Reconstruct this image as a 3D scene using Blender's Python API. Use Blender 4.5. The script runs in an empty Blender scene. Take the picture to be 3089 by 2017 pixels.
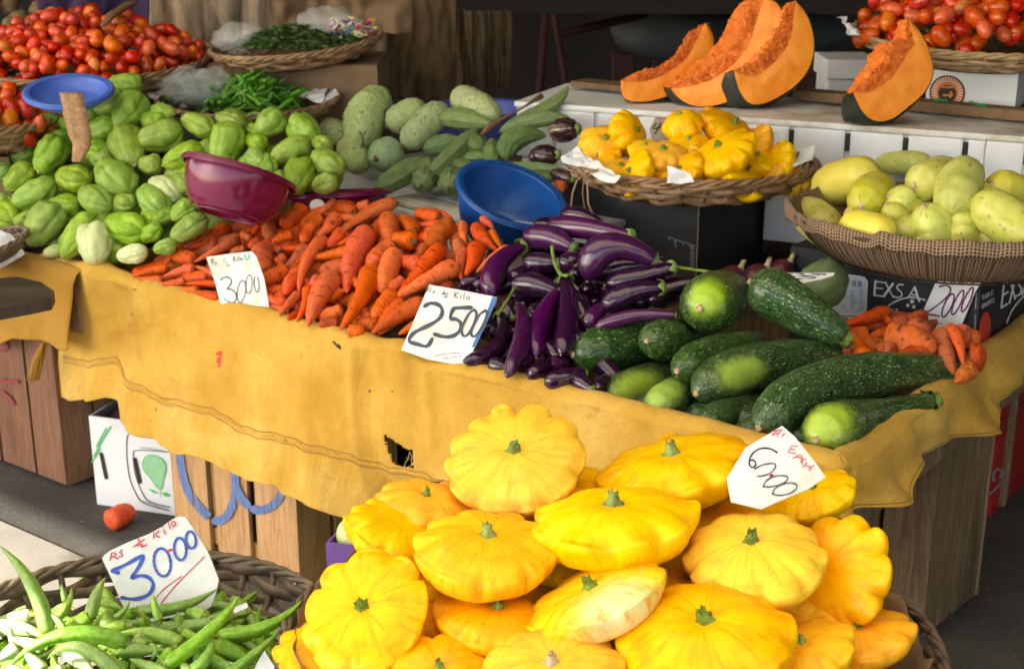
# market stall scene
import bpy, bmesh, math, random
from mathutils import Vector, Matrix, noise
R_ = math.radians
scene = bpy.context.scene
COL = scene.collection
rnd = random.Random(7)

# ---------------------------------------------------------------- camera model
F, CX, CY, PIT, CH = 4335.0, 1544.5, 1008.5, R_(18), 1.65
CAM = Vector((0, 0, CH))
CROPS = {'A': (0, 0, 2.3107), 'B': (1030, 0, 2.3107), 'C': (2059, 0, 2.3107), 'D': (0, 672, 2.3107), 'E': (1030, 672, 2.3107),
         'F': (2059, 672, 2.3107), 'G': (0, 1345, 2.3107), 'H': (1030, 1345, 2.3107), 'I': (2059, 1345, 2.3107),
         'J': (380, 580, 2.3107), 'K': (1350, 600, 2.3107), 'L': (0, 200, 2.3107), 'M': (0, 0, 3.606), 'N': (2429, 0, 3.606),
         'Q': (900, 220, 2.8), 'O': (0, 0, 2380 / 3089)}

def direc(c, x, y):
    ox, oy, s = CROPS[c]
    px = (ox + x / s - CX) / F; py = -(oy + y / s - CY) / F
    return Vector((px, math.cos(PIT) + py * math.sin(PIT), -math.sin(PIT) + py * math.cos(PIT)))

TC = Vector((.575, 2.334, 0)); UD = Vector((-.798, .602, 0)).normalized(); VD = Vector((.602, .798, 0)).normalized()

def W(u, v, z=0.0): return TC + UD * u + VD * v + Vector((0, 0, z))
def uv(p): d = Vector((p.x, p.y, 0)) - TC; return d.dot(UD), d.dot(VD)
def at_z(c, x, y, z): d = direc(c, x, y); return CAM + d * ((z - CH) / d.z)
def at_v(c, x, y, v): d = direc(c, x, y); return CAM + d * ((v - (CAM - TC).dot(VD)) / d.dot(VD))
def at_u(c, x, y, u): d = direc(c, x, y); return CAM + d * ((u - (CAM - TC).dot(UD)) / d.dot(UD))
def at_Y(c, x, y, Y): d = direc(c, x, y); return CAM + d * (Y / d.y)
def at_plane(c, x, y, p0, n): d = direc(c, x, y); return CAM + d * ((p0 - CAM).dot(n) / d.dot(n))
def at_dist(c, x, y, r): return CAM + direc(c, x, y).normalized() * r

def on_heap(c, x, y, f, lift=0.0):
    d = direc(c, x, y).normalized(); t = .9
    while t < 9:
        p = CAM + d * t
        if p.z < f(p): break
        t += .02
    a, b = t - .02, t
    for _ in range(12):
        m = (a + b) / 2; p = CAM + d * m
        if p.z < f(p): b = m
        else: a = m
    return CAM + d * (b - lift)

def mpp(c, p):                      # metres per crop pixel at point p
    return (p - CAM).dot(Vector((0, math.cos(PIT), -math.sin(PIT)))) / F / CROPS[c][2]

# ---------------------------------------------------------------- objects
def link(name, me, mat=None, parent=None, smooth=True):
    o = bpy.data.objects.new(name, me); COL.objects.link(o)
    if mat is not None and not me.materials: me.materials.append(mat)
    if parent is not None: o.parent = parent
    return o

def mk(name, verts, faces, mat=None, parent=None, smooth=True, attrs=None, mats=None, fm=None, origin=None):
    me = bpy.data.meshes.new(name)
    if origin is None and parent is None and verts:
        zs = min(v[2] for v in verts); n = len(verts)
        origin = Vector((sum(v[0] for v in verts) / n, sum(v[1] for v in verts) / n, zs))
    if origin is None: origin = parent_origin(parent) if parent is not None else Vector((0, 0, 0))
    me.from_pydata([(v[0] - origin.x, v[1] - origin.y, v[2] - origin.z) for v in verts], [], faces)
    if smooth: me.polygons.foreach_set('use_smooth', [True] * len(me.polygons))
    if attrs:
        for k, (ty, vals) in attrs.items():
            a = me.attributes.new(k, ty, 'POINT')
            if ty == 'FLOAT': a.data.foreach_set('value', vals)
            else: a.data.foreach_set('vector', [q for v in vals for q in v])
    if mats:
        for m in mats: me.materials.append(m)
        if fm: me.polygons.foreach_set('material_index', fm)
    me.update()
    o = link(name, me, mat, parent)
    if parent is None: o.location = origin
    return o

def parent_origin(o):
    p = Vector((0, 0, 0))
    while o is not None: p += o.location; o = o.parent
    return p

def empty(name, loc):
    o = bpy.data.objects.new(name, None); COL.objects.link(o); o.location = Vector(loc); o.empty_display_size = .02
    return o

def tag(o, label=None, cat=None, group=None, kind=None):
    if label: o['label'] = label
    if cat: o['category'] = cat
    if group: o['group'] = group
    if kind: o['kind'] = kind
    return o

class MB:
    def __init__(s): s.v = []; s.f = []; s.m = []
    def add(s, v, f, m=0):
        b = len(s.v); s.v += [tuple(q) for q in v]; s.f += [tuple(i + b for i in q) for q in f]; s.m += [m] * len(f)
    def box(s, o, a, b, c, m=0, bev=0.0):      # corner o, edge vectors
        if bev <= 0:
            P = [o, o + a, o + a + b, o + b]; P += [q + c for q in P]
            s.add(P, [(3, 2, 1, 0), (4, 5, 6, 7), (0, 1, 5, 4), (1, 2, 6, 5), (2, 3, 7, 6), (3, 0, 4, 7)], m); return
        bm = bmesh.new(); P = [o, o + a, o + a + b, o + b]; P += [q + c for q in P]
        vs = [bm.verts.new(q) for q in P]
        for q in [(3, 2, 1, 0), (4, 5, 6, 7), (0, 1, 5, 4), (1, 2, 6, 5), (2, 3, 7, 6), (3, 0, 4, 7)]: bm.faces.new([vs[i] for i in q])
        bmesh.ops.recalc_face_normals(bm, faces=bm.faces)
        bmesh.ops.bevel(bm, geom=list(bm.edges), offset=bev, segments=2, affect='EDGES', profile=.6)
        bm.verts.index_update(); s.add([v.co.copy() for v in bm.verts], [[v.index for v in f.verts] for f in bm.faces], m); bm.free()
    def tube(s, pts, r, n=8, m=0, closed=False, cap=True):
        pts = [Vector(p) for p in pts]; N = len(pts)
        rr = r if callable(r) else (lambda t: r)
        fr = frames(pts, closed); V = []; 
        for i, (p, (t, a, b)) in enumerate(zip(pts, fr)):
            q = rr(i / max(1, N - 1))
            for k in range(n):
                an = 2 * math.pi * k / n; V.append(p + (a * math.cos(an) + b * math.sin(an)) * q)
        Fc = []
        for i in range(N if closed else N - 1):
            j = (i + 1) % N
            for k in range(n): l = (k + 1) % n; Fc.append((i * n + k, i * n + l, j * n + l, j * n + k))
        if cap and not closed:
            Fc.append(tuple(range(n - 1, -1, -1))); Fc.append(tuple((N - 1) * n + k for k in range(n)))
        s.add(V, Fc, m)
    def build(s, name, mats, parent=None, smooth=False, origin=None):
        if not isinstance(mats, (list, tuple)): mats = [mats]
        return mk(name, s.v, s.f, parent=parent, smooth=smooth, mats=mats, fm=s.m, origin=origin)

def frames(pts, closed=False):
    N = len(pts); T = []
    for i in range(N):
        if closed: t = pts[(i + 1) % N] - pts[i - 1]
        else: t = pts[min(i + 1, N - 1)] - pts[max(i - 1, 0)]
        T.append(t.normalized() if t.length > 1e-9 else Vector((0, 0, 1)))
    up = Vector((0, 0, 1)) if abs(T[0].z) < .9 else Vector((1, 0, 0))
    a = (up - T[0] * up.dot(T[0])).normalized(); out = []
    for t in T:
        a = a - t * a.dot(t)
        a = a.normalized() if a.length > 1e-9 else t.orthogonal().normalized()
        out.append((t, a, t.cross(a)))
    return out

def bez(a, b, mid=None, n=16):
    if mid is None: return [a.lerp(b, i / n) for i in range(n + 1)]
    c = mid * 2 - (a + b) * .5; o = []
    for i in range(n + 1):
        t = i / n; o.append(a * (1 - t) ** 2 + c * (2 * t * (1 - t)) + b * t * t)
    return o

def interp(tab, t):
    for (a, x), (b, y) in zip(tab, tab[1:]):
        if t <= b:
            k = (t - a) / (b - a) if b > a else 0; k = k * k * (3 - 2 * k) * .45 + k * .55
            return x + (y - x) * k
    return tab[-1][1]

def spindle_geo(pts, prof, R, n=16, lobe=None, wob=0.0, seed=0, patch=None, rings=22):
    # resample: poles get denser rings
    N = len(pts) - 1; ts = [0.5 - 0.5 * math.cos(math.pi * i / rings) for i in range(rings + 1)]
    ts = [.55 * t + .45 * i / rings for i, t in enumerate(ts)]
    P = []
    for t in ts:
        f = t * N; i = min(int(f), N - 1); P.append(pts[i].lerp(pts[i + 1], f - i))
    fr = frames(P); L = sum((P[i + 1] - P[i]).length for i in range(rings))
    V = []; A = []; PT = []
    sd = Vector((seed * 3.7, seed * 1.3, seed * .7))
    for i, (p, (t, a, b)) in enumerate(zip(P, fr)):
        pr = interp(prof, ts[i])
        for k in range(n):
            an = 2 * math.pi * k / n
            q = pr * R
            if lobe: q *= lobe(ts[i], an)
            d = a * math.cos(an) + b * math.sin(an)
            if wob: q *= 1 + wob * noise.noise(Vector((ts[i] * 3.2, math.cos(an) * .8, math.sin(an) * .8)) * 1.3 + sd)
            v = p + d * q
            V.append(v); A.append((ts[i] * L / R, math.cos(an), math.sin(an)))
            if patch: PT.append(patch(ts[i], d, v))
    Fc = []
    for i in range(rings):
        for k in range(n): l = (k + 1) % n; Fc.append((i * n + k, i * n + l, (i + 1) * n + l, (i + 1) * n + k))
    Fc.append(tuple(range(n - 1, -1, -1))); Fc.append(tuple(rings * n + k for k in range(n)))
    at = {'axc': ('FLOAT_VECTOR', A)}
    if patch: at['patch'] = ('FLOAT', PT)
    return V, Fc, at, P, fr, L

ORD = 'first second third fourth fifth sixth seventh eighth ninth tenth eleventh twelfth thirteenth fourteenth fifteenth sixteenth seventeenth eighteenth nineteenth twentieth twenty-first twenty-second twenty-third twenty-fourth twenty-fifth twenty-sixth twenty-seventh twenty-eighth twenty-ninth thirtieth thirty-first thirty-second thirty-third thirty-fourth thirty-fifth thirty-sixth thirty-seventh thirty-eighth thirty-ninth fortieth'.split()
def autolabel(items, marks):
    """items: (obj, look phrase, point); marks: (phrase, point). Each gets its own label."""
    g = {}
    for o, look, p in items:
        j = min(range(len(marks)), key=lambda k: (marks[k][1] - p).length)
        g.setdefault((look, j), []).append(((marks[j][1] - p).length, o))
    for (look, j), l in g.items():
        l.sort(key=lambda q: q[0])
        for i, (d, o) in enumerate(l):
            if i == 0: o['label'] = '%s lying next to the %s' % (look, marks[j][0])
            else: o['label'] = '%s, %s one out from the %s' % (look, ORD[i] if i < 40 else 'number %d' % (i + 1), marks[j][0])

# ---------------------------------------------------------------- materials
def newmat(name):
    m = bpy.data.materials.new(name); m.use_nodes = True; nt = m.node_tree; nt.nodes.clear()
    out = nt.nodes.new('ShaderNodeOutputMaterial'); b = nt.nodes.new('ShaderNodeBsdfPrincipled')
    nt.links.new(b.outputs[0], out.inputs[0]); return m, nt, b

class NT:
    def __init__(s, nt): s.nt = nt
    def n(s, t, **k):
        q = s.nt.nodes.new('ShaderNode' + t)
        for a, b in k.items(): setattr(q, a, b)
        return q
    def l(s, a, b): s.nt.links.new(a, b)
    def coord(s, kind='Object', scale=(1, 1, 1), rand=True):
        if kind in ('axc',): a = s.n('Attribute', attribute_name=kind).outputs['Vector']
        else: a = s.n('TexCoord').outputs[kind]
        mp = s.n('Mapping'); s.l(a, mp.inputs[0]); mp.inputs['Scale'].default_value = scale
        if rand:
            oi = s.n('ObjectInfo'); mu = s.n('Math', operation='MULTIPLY'); mu.inputs[1].default_value = 37.0
            s.l(oi.outputs['Random'], mu.inputs[0]); s.l(mu.outputs[0], mp.inputs['Location'])
        return mp.outputs[0]
    def noise(s, vec, scale, detail=4, rough=.55, dist=0):
        q = s.n('TexNoise'); q.inputs['Scale'].default_value = scale; q.inputs['Detail'].default_value = detail
        q.inputs['Roughness'].default_value = rough; q.inputs['Distortion'].default_value = dist; s.l(vec, q.inputs['Vector']); return q.outputs['Fac']
    def voro(s, vec, scale, feat='F1', rnd_=1):
        q = s.n('TexVoronoi', feature=feat); q.inputs['Scale'].default_value = scale; q.inputs['Randomness'].default_value = rnd_; s.l(vec, q.inputs['Vector']); return q.outputs['Distance']
    def ramp(s, fac, stops):
        q = s.n('ValToRGB'); s.l(fac, q.inputs[0]); e = q.color_ramp.elements
        while len(e) < len(stops): e.new(.5)
        for el, (p, c) in zip(e, stops): el.position = p; el.color = (*c, 1) if len(c) == 3 else c
        return q.outputs[0]
    def sm(s, fac, a, b):
        q = s.n('MapRange', interpolation_type='SMOOTHSTEP'); s.l(fac, q.inputs[0]); q.inputs[1].default_value = a; q.inputs[2].default_value = b; return q.outputs[0]
    def math(s, op, a, b=None):
        q = s.n('Math', operation=op)
        for i, x in enumerate((a, b)):
            if x is None: continue
            if isinstance(x, (int, float)): q.inputs[i].default_value = x
            else: s.l(x, q.inputs[i])
        return q.outputs[0]
    def mix(s, fac, a, b, mode='MIX'):
        q = s.n('Mix', data_type='RGBA', blend_type=mode)
        for i, x in ((0, fac), (6, a), (7, b)):
            if isinstance(x, (int, float)): q.inputs[i].default_value = x
            elif isinstance(x, tuple): q.inputs[i].default_value = (*x, 1)
            else: s.l(x, q.inputs[i])
        return q.outputs[2]
    def bump(s, h, st, dist, b, prev=None):
        q = s.n('Bump'); q.inputs['Strength'].default_value = st; q.inputs['Distance'].default_value = dist; s.l(h, q.inputs['Height'])
        if prev is not None: s.l(prev, q.inputs['Normal'])
        if b is not None: s.l(q.outputs[0], b.inputs['Normal'])
        return q.outputs[0]
    def vary(s, col, hue=.01, val=.15, sat=.1):
        oi = s.n('ObjectInfo'); h = s.n('HueSaturation'); r = oi.outputs['Random']
        def mr(src, lo, hi):
            q = s.n('MapRange'); s.l(src, q.inputs[0]); q.inputs[3].default_value = lo; q.inputs[4].default_value = hi; return q.outputs[0]
        r2 = s.math('FRACT', s.math('MULTIPLY', r, 13.7)); r3 = s.math('FRACT', s.math('MULTIPLY', r, 57.3))
        s.l(mr(r, .5 - hue, .5 + hue), h.inputs['Hue']); s.l(mr(r2, 1 - sat, 1 + sat), h.inputs['Saturation']); s.l(mr(r3, 1 - val, 1 + val), h.inputs['Value'])
        s.l(col, h.inputs['Color']); return h.outputs[0]

def simple(name, cols, scale=6, rough=.5, bump=.2, bscale=40, bdist=.002, stretch=(1, 1, 1), var=(0, 0, 0), spec=.5, coat=0, sss=0, kind='Object', metal=0, detail=5, rand=True, trans=0):
    m, nt, b = newmat(name); N = NT(nt)
    v = N.coord(kind, stretch, rand)
    f = N.noise(v, scale, detail, .6)
    k = len(cols); c = N.ramp(f, [(.3 + .4 * i / max(1, k - 1), q) for i, q in enumerate(cols)])
    if any(var): c = N.vary(c, *var)
    N.l(c, b.inputs['Base Color']); b.inputs['Roughness'].default_value = rough
    b.inputs['Specular IOR Level'].default_value = spec; b.inputs['Coat Weight'].default_value = coat; b.inputs['Metallic'].default_value = metal
    if coat: b.inputs['Coat Roughness'].default_value = .15
    if sss: b.inputs['Subsurface Weight'].default_value = sss; b.inputs['Subsurface Radius'].default_value = (.01, .005, .002); b.inputs['Subsurface Scale'].default_value = .5
    if bump:
        g = N.noise(v, bscale, 4, .6); N.bump(g, bump, bdist, b)
    return m
# ---------------------------------------------------------------- materials of the place
MT = {}
def produce_mat(name, base, mottle, spots=None, rough=.4, spec=.5, coat=.0, streak=None, bumpv=(.25, 30, .002), var=(.012, .12, .08), sss=.0, rings=None, spotsz=9, spotth=.16, patchcol=None, flecks=None):
    m, nt, b = newmat(name); N = NT(nt)
    v = N.coord('axc'); f = N.noise(v, 1.4, 5, .6)
    c = N.ramp(f, [(.3 + .4 * i / (len(base) - 1), q) for i, q in enumerate(base)])
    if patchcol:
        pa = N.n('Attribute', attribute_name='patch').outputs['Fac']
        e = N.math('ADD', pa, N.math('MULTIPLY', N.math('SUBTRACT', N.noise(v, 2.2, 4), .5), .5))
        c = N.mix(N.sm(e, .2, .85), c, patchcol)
    if streak:      # long streaks running pole to pole
        vs = N.coord('axc', (streak[1], streak[2], streak[2])); s = N.noise(vs, 2.0, 6, .65)
        c = N.mix(N.math('MULTIPLY', N.sm(s, streak[3], streak[4]), streak[5]), c, streak[0])
    if mottle:
        g = N.noise(v, mottle[1], 6, .7); c = N.mix(N.math('MULTIPLY', N.sm(g, mottle[2], mottle[3]), mottle[4]), c, mottle[0])
    if spots:
        d = N.voro(v, spotsz); g2 = N.noise(v, 3, 3)
        k = N.math('MULTIPLY', N.sm(d, spotth, spotth * .5), N.sm(g2, .45, .6)); c = N.mix(k, c, spots)
    bh = None
    if flecks:      # short pale flecks stretched along the fruit
        col, sx, sr, th = flecks
        vf = N.coord('axc', (sx, sr, sr)); d = N.voro(vf, 1.0); nn = N.noise(N.coord('axc', (sx * .6, sr * .6, sr * .6)), 1.2, 3)
        k = N.math('MULTIPLY', N.sm(d, th, th * .45), N.sm(nn, .38, .62)); c = N.mix(k, c, col)
        d2 = N.voro(N.coord('axc', (sx * 1.9, sr * 1.9, sr * 1.9)), 1.0); k2 = N.math('MULTIPLY', N.sm(d2, th, th * .4), .55); c = N.mix(k2, c, col)
        bh = k
    if rings:       # growth rings round a root
        vr = N.coord('axc', (rings[1], .45, .45)); g = N.noise(vr, 2.2, 3, .6)
        k = N.math('MULTIPLY', N.sm(g, .57, .68), rings[2]); c = N.mix(k, c, rings[0]); bh = k
    c = N.vary(c, *var)
    N.l(c, b.inputs['Base Color']); b.inputs['Specular IOR Level'].default_value = spec
    g = N.noise(N.coord('axc'), bumpv[1] * .12, 5, .65); N.l(N.ramp(g, [(.3, (rough * .8,) * 3), (.7, (min(1, rough * 1.3),) * 3)]), b.inputs['Roughness'])
    p = N.bump(g, bumpv[0], bumpv[2], None)
    if bh is not None: N.bump(bh, -.35, .0012, b, p)
    else: N.l(p, b.inputs['Normal'])
    if coat: b.inputs['Coat Weight'].default_value = coat; b.inputs['Coat Roughness'].default_value = .08
    if sss: b.inputs['Subsurface Weight'].default_value = sss; b.inputs['Subsurface Radius'].default_value = (1, .5, .2); b.inputs['Subsurface Scale'].default_value = .004
    MT[name] = m; return m

produce_mat('carrot', [(.54, .062, .008), (.68, .105, .012), (.62, .09, .015)], ((.40, .08, .02), 2.4, .52, .7, .55), rough=.5, spec=.25, rings=((.20, .035, .01), 1.7, 1.0), bumpv=(.45, 30, .002), var=(.008, .16, .05), spots=(.12, .05, .02), spotsz=2.6, spotth=.13)
produce_mat('carrot_dusty', [(.42, .06, .012), (.54, .10, .018), (.46, .09, .022)], ((.28, .10, .045), 2.0, .45, .7, .65), rough=.62, spec=.18, rings=((.13, .03, .012), 1.7, 1.0), bumpv=(.5, 30, .0025), var=(.008, .16, .05), spots=(.10, .05, .02), spotsz=2.6, spotth=.16)
produce_mat('eggplant', [(.010, .002, .012), (.022, .003, .024), (.040, .004, .040)], ((.16, .07, .05), 3.5, .66, .8, .45), rough=.2, spec=.55, coat=.35, streak=((.07, .008, .065), .3, 1.6, .55, .75, .5), bumpv=(.06, 20, .001), var=(.012, .35, .08), spots=(.3, .2, .15), spotsz=2.0, spotth=.05)
produce_mat('eggplant_bright', [(.035, .003, .036), (.060, .005, .060), (.045, .004, .04)], None, rough=.2, spec=.55, coat=.35, streak=((.10, .012, .09), .3, 1.6, .55, .75, .5), bumpv=(.06, 20, .001), var=(.01, .25, .08))
produce_mat('eggplant_round', [(.018, .006, .012), (.035, .008, .018), (.02, .006, .014)], None, rough=.25, spec=.5, coat=.3, streak=((.42, .27, .14), .25, 3.2, .56, .62, .9), bumpv=(.1, 20, .001))
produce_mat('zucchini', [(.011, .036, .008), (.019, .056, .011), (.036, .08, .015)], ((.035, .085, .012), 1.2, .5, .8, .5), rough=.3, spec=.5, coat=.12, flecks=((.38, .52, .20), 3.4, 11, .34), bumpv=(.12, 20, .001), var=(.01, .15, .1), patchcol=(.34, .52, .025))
produce_mat('chayote', [(.15, .26, .02), (.24, .38, .035), (.33, .47, .075)], ((.10, .19, .015), 2.2, .5, .75, .6), rough=.4, spec=.4, bumpv=(.7, 26, .004), var=(.012, .13, .08), sss=0, spots=(.26, .14, .05), spotsz=2.4, spotth=.2)
produce_mat('chayote_pale', [(.42, .52, .18), (.55, .63, .28), (.62, .68, .36)], ((.2, .33, .06), 2.0, .5, .75, .5), rough=.45, spec=.4, bumpv=(.5, 26, .003), var=(.01, .1, .1), sss=.12)
produce_mat('patty', [(.84, .41, .003), (.92, .53, .004), (.92, .60, .006)], ((.84, .60, .03), 2.6, .55, .85, .3), rough=.36, spec=.2, coat=0, streak=((.80, .30, .002), .30, 4.2, .46, .70, .75), bumpv=(.14, 14, .002), var=(.010, .07, .04), sss=0, spots=(.5, .34, .12), spotsz=3.2, spotth=.07, patchcol=(.85, .76, .38))
produce_mat('patty_orange', [(.84, .38, .003), (.90, .46, .003), (.92, .53, .005)], ((.85, .52, .06), 2.6, .5, .8, .5), rough=.36, spec=.28, coat=0, streak=((.76, .24, .002), .30, 4.2, .46, .70, .7), bumpv=(.14, 14, .002), var=(.008, .07, .05), sss=0, spots=(.5, .3, .1), spotsz=3.2, spotth=.07)
produce_mat('whitesquash', [(.42, .45, .07), (.55, .55, .10), (.62, .60, .20)], ((.30, .42, .06), 1.3, .5, .75, .6), rough=.38, spec=.4, bumpv=(.12, 16, .002), var=(.02, .1, .15), sss=.08, spots=(.36, .20, .07), spotsz=2.6, spotth=.30)
produce_mat('yellowsquash', [(.60, .48, .03), (.70, .58, .06), (.66, .62, .1)], ((.45, .46, .06), 1.3, .5, .75, .5), rough=.38, spec=.4, bumpv=(.12, 16, .002), sss=.08)
produce_mat('wartygourd', [(.36, .45, .17), (.50, .58, .27), (.44, .54, .28)], ((.20, .30, .08), 3.5, .48, .7, .6), rough=.5, spec=.3, bumpv=(1.0, 50, .008), var=(.012, .08, .1), spots=(.10, .06, .02), spotsz=2.2, spotth=.26)
produce_mat('smoothgourd', [(.22, .36, .19), (.32, .46, .27), (.29, .43, .23)], ((.12, .22, .06), 3, .5, .8, .6), rough=.5, spec=.3, bumpv=(.4, 30, .003), var=(.01, .1, .1), spots=(.08, .05, .02), spotsz=1.7, spotth=.16)
produce_mat('luffa', [(.10, .16, .05), (.15, .22, .08), (.20, .26, .11)], ((.22, .19, .09), 3, .55, .75, .4), rough=.62, spec=.25, bumpv=(.6, 40, .003), var=(.012, .2, .12))
produce_mat('okra', [(.11, .24, .015), (.18, .34, .035), (.28, .45, .08)], ((.4, .5, .2), 1.0, .5, .8, .45), rough=.42, spec=.4, bumpv=(.35, 30, .001), var=(.012, .22, .12), sss=0, streak=((.38, .54, .16), .3, 2.4, .5, .7, .6), spots=(.16, .09, .03), spotsz=2.6, spotth=.09)
produce_mat('okra_sunlit', [(.42, .52, .2), (.55, .64, .32), (.6, .68, .38)], None, rough=.45, spec=.4, bumpv=(.3, 30, .001), var=(.01, .15, .1), sss=.12)  # okra brightened: sunshine on the basket corner put into the colour
produce_mat('chilli', [(.04, .15, .008), (.07, .23, .012), (.12, .3, .02)], None, rough=.3, spec=.5, bumpv=(.1, 20, .001), var=(.02, .3, .1))
produce_mat('tomato', [(.48, .028, .004), (.60, .055, .005), (.60, .10, .007)], None, rough=.22, spec=.5, coat=.15, bumpv=(.05, 10, .001), var=(.012, .25, .05))
produce_mat('tomato_orange', [(.62, .08, .008), (.7, .17, .015), (.66, .1, .01)], None, rough=.25, spec=.5, coat=.1, bumpv=(.05, 10, .001), var=(.015, .15, .05))
produce_mat('potato', [(.16, .10, .05), (.22, .15, .08), (.27, .18, .1)], None, rough=.8, spec=.2, bumpv=(.3, 20, .002))
MT['calyx'] = simple('calyx', [(.11, .2, .03), (.2, .32, .07), (.27, .36, .12)], 60, .55, .4, 200, .002, var=(.01, .15, .1))
MT['stalk'] = simple('stalk', [(.11, .13, .02), (.20, .28, .045), (.34, .40, .12)], 60, .75, .9, 160, .004, spec=.15, var=(.01, .15, .1))
MT['stub_tan'] = simple('stub_tan', [(.34, .22, .10), (.5, .36, .2), (.6, .48, .3)], 120, .8, .6, 300, .002)
MT['stub_dark'] = simple('stub_dark', [(.10, .07, .03), (.2, .15, .08)], 120, .85, .6, 300, .002)
MT['greenshoulder'] = simple('greenshoulder', [(.10, .11, .035), (.18, .17, .05)], 60, .7, .3, 200, .001)

def cloth_mat(name, cols, stain, weave=900, rough=.9, bumpd=.0004, grime=.5):
    m, nt, b = newmat(name); N = NT(nt); v = N.coord('Object', rand=False)
    f = N.noise(v, 4.5, 7, .6); c = N.ramp(f, [(.3 + .4 * i / (len(cols) - 1), q) for i, q in enumerate(cols)])
    g = N.noise(v, 2.2, 6, .65, 1.2); c = N.mix(N.math('MULTIPLY', N.sm(g, .55, .74), grime), c, stain)
    g2 = N.noise(v, 9, 7, .72, .8); c = N.mix(N.math('MULTIPLY', N.sm(g2, .60, .68), .35), c, stain)
    d = N.voro(v, 26); c = N.mix(N.math('MULTIPLY', N.sm(d, .055, .02), .75), c, (.13, .07, .02))
    wv = N.noise(N.coord('Object', (1, 1, .12), False), weave, 2); wh = N.noise(N.coord('Object', (.12, .12, 1), False), weave, 2)
    w = N.math('ADD', wv, wh); c = N.mix(N.math('MULTIPLY', N.sm(w, .8, 1.2), .18), c, stain)
    N.l(c, b.inputs['Base Color']); b.inputs['Roughness'].default_value = rough; b.inputs['Specular IOR Level'].default_value = .15
    b.inputs['Sheen Weight'].default_value = .05
    p = N.bump(w, .5, bumpd, None); N.bump(N.noise(N.coord('Object', (1, 1, .45), False), 16, 6, .6, 1.0), .6, .010, b, p); MT[name] = m; return m
cloth_mat('canvas', [(.44, .25, .032), (.57, .34, .055), (.68, .44, .11)], (.36, .15, .02), grime=.75, weave=430)
cloth_mat('canvas_shaded', [(.32, .165, .022), (.42, .225, .032), (.38, .20, .03)], (.28, .16, .05))  # canvas darkened: shade over the side table put into the colour
cloth_mat('paper_brown', [(.12, .065, .03), (.20, .115, .055), (.27, .165, .085)], (.07, .04, .018), 1500, .65, .0001)
MT['thread'] = simple('thread', [(.22, .10, .03), (.34, .17, .05)], 300, .9, 0)
MT['hole_edge'] = simple('hole_edge', [(.5, .3, .1), (.7, .5, .22)], 300, .9, 0)

def wood_mat(name, cols, rough=.75, gs=(.6, .6, .06), scale=22, bump=.5, var=.12, knots=True, axis=2):
    m, nt, b = newmat(name); N = NT(nt)
    sc = [1, 1, 1]; sc[axis] = .07
    v = N.coord('Object', tuple(sc)); g = N.noise(v, scale * 1.9, 8, .72, 2.2)
    c = N.ramp(g, [(.25 + .5 * i / (len(cols) - 1), q) for i, q in enumerate(cols)])
    v2 = N.coord('Object', tuple(.35 if i == axis else 1 for i in range(3))); k = N.noise(v2, 5, 5, .6); c = N.mix(N.math('MULTIPLY', N.sm(k, .52, .75), .4), c, tuple(q * .45 for q in cols[0]))
    c = N.vary(c, .008, var, .05)
    N.l(c, b.inputs['Base Color']); b.inputs['Roughness'].default_value = rough; b.inputs['Specular IOR Level'].default_value = .25
    N.bump(g, bump, .002, b); MT[name] = m; return m
wood_mat('pine', [(.24, .12, .045), (.46, .265, .10), (.60, .37, .165)], bump=.8)
wood_mat('oldwood', [(.07, .042, .022), (.20, .13, .072), (.36, .25, .15)], bump=.8, var=.3)
wood_mat('redwood', [(.09, .045, .024), (.20, .10, .055), (.30, .16, .09)], bump=.8)
wood_mat('darkwood', [(.012, .009, .007), (.03, .022, .016), (.05, .036, .026)], axis=0)
wood_mat('plankwood', [(.10, .062, .033), (.17, .105, .058), (.24, .15, .085)], axis=0, scale=14)
MT['wicker'] = simple('wicker', [(.15, .08, .035), (.30, .17, .08), (.42, .27, .14)], 30, .6, .6, 140, .002, var=(.01, .1, .05))
MT['wicker_dark'] = simple('wicker_dark', [(.06, .042, .028), (.14, .095, .06), (.26, .185, .12)], 26, .65, .7, 140, .002, var=(.01, .1, .05))
MT['wicker_pale'] = simple('wicker_pale', [(.26, .16, .075), (.42, .28, .14), (.54, .38, .21)], 30, .6, .6, 140, .002)
MT['wire'] = simple('wire', [(.03, .02, .015), (.09, .06, .04)], 60, .55, .2, metal=.3)
MT['twine'] = simple('twine', [(.26, .17, .09), (.42, .3, .18)], 200, .9, .5, 400, .001)
def plastic(name, c, rough=.3, dirt=.15, spec=.5, bump=.04):
    m = simple(name, [tuple(q * .8 for q in c), c, tuple(min(1, q * 1.12) for q in c)], 5, rough, bump, 160, .001, spec=spec); MT[name] = m; return m
plastic('maroon', (.16, .007, .05), .15); plastic('bluebowl', (.012, .085, .34), .3); plastic('palebluebowl', (.06, .13, .50), .4)
plastic('violetbowl', (.10, .13, .55), .4); plastic('redplastic', (.36, .012, .014), .35)
MT['foam'] = simple('foam', [(.60, .61, .62), (.72, .73, .74), (.78, .79, .80)], 5, .8, .35, 300, .0015)
MT['foamdirty'] = simple('foamdirty', [(.26, .18, .11), (.50, .44, .36), (.68, .67, .64), (.76, .76, .74)], 7, .8, .4, 200, .002)
MT['slot'] = simple('slot', [(.02, .018, .016), (.03, .028, .025)], 10, .9, 0)
MT['carton_brown'] = simple('carton_brown', [(.17, .10, .05), (.22, .135, .07), (.26, .16, .085)], 6, .85, .2, 200, .0005)
MT['carton_black'] = simple('carton_black', [(.010, .010, .011), (.016, .016, .018), (.028, .027, .027)], 9, .6, .3, 60, .001)
MT['carton_white'] = simple('carton_white', [(.60, .61, .62), (.72, .73, .74), (.76, .77, .78)], 5, .7, .2, 60, .001)
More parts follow.
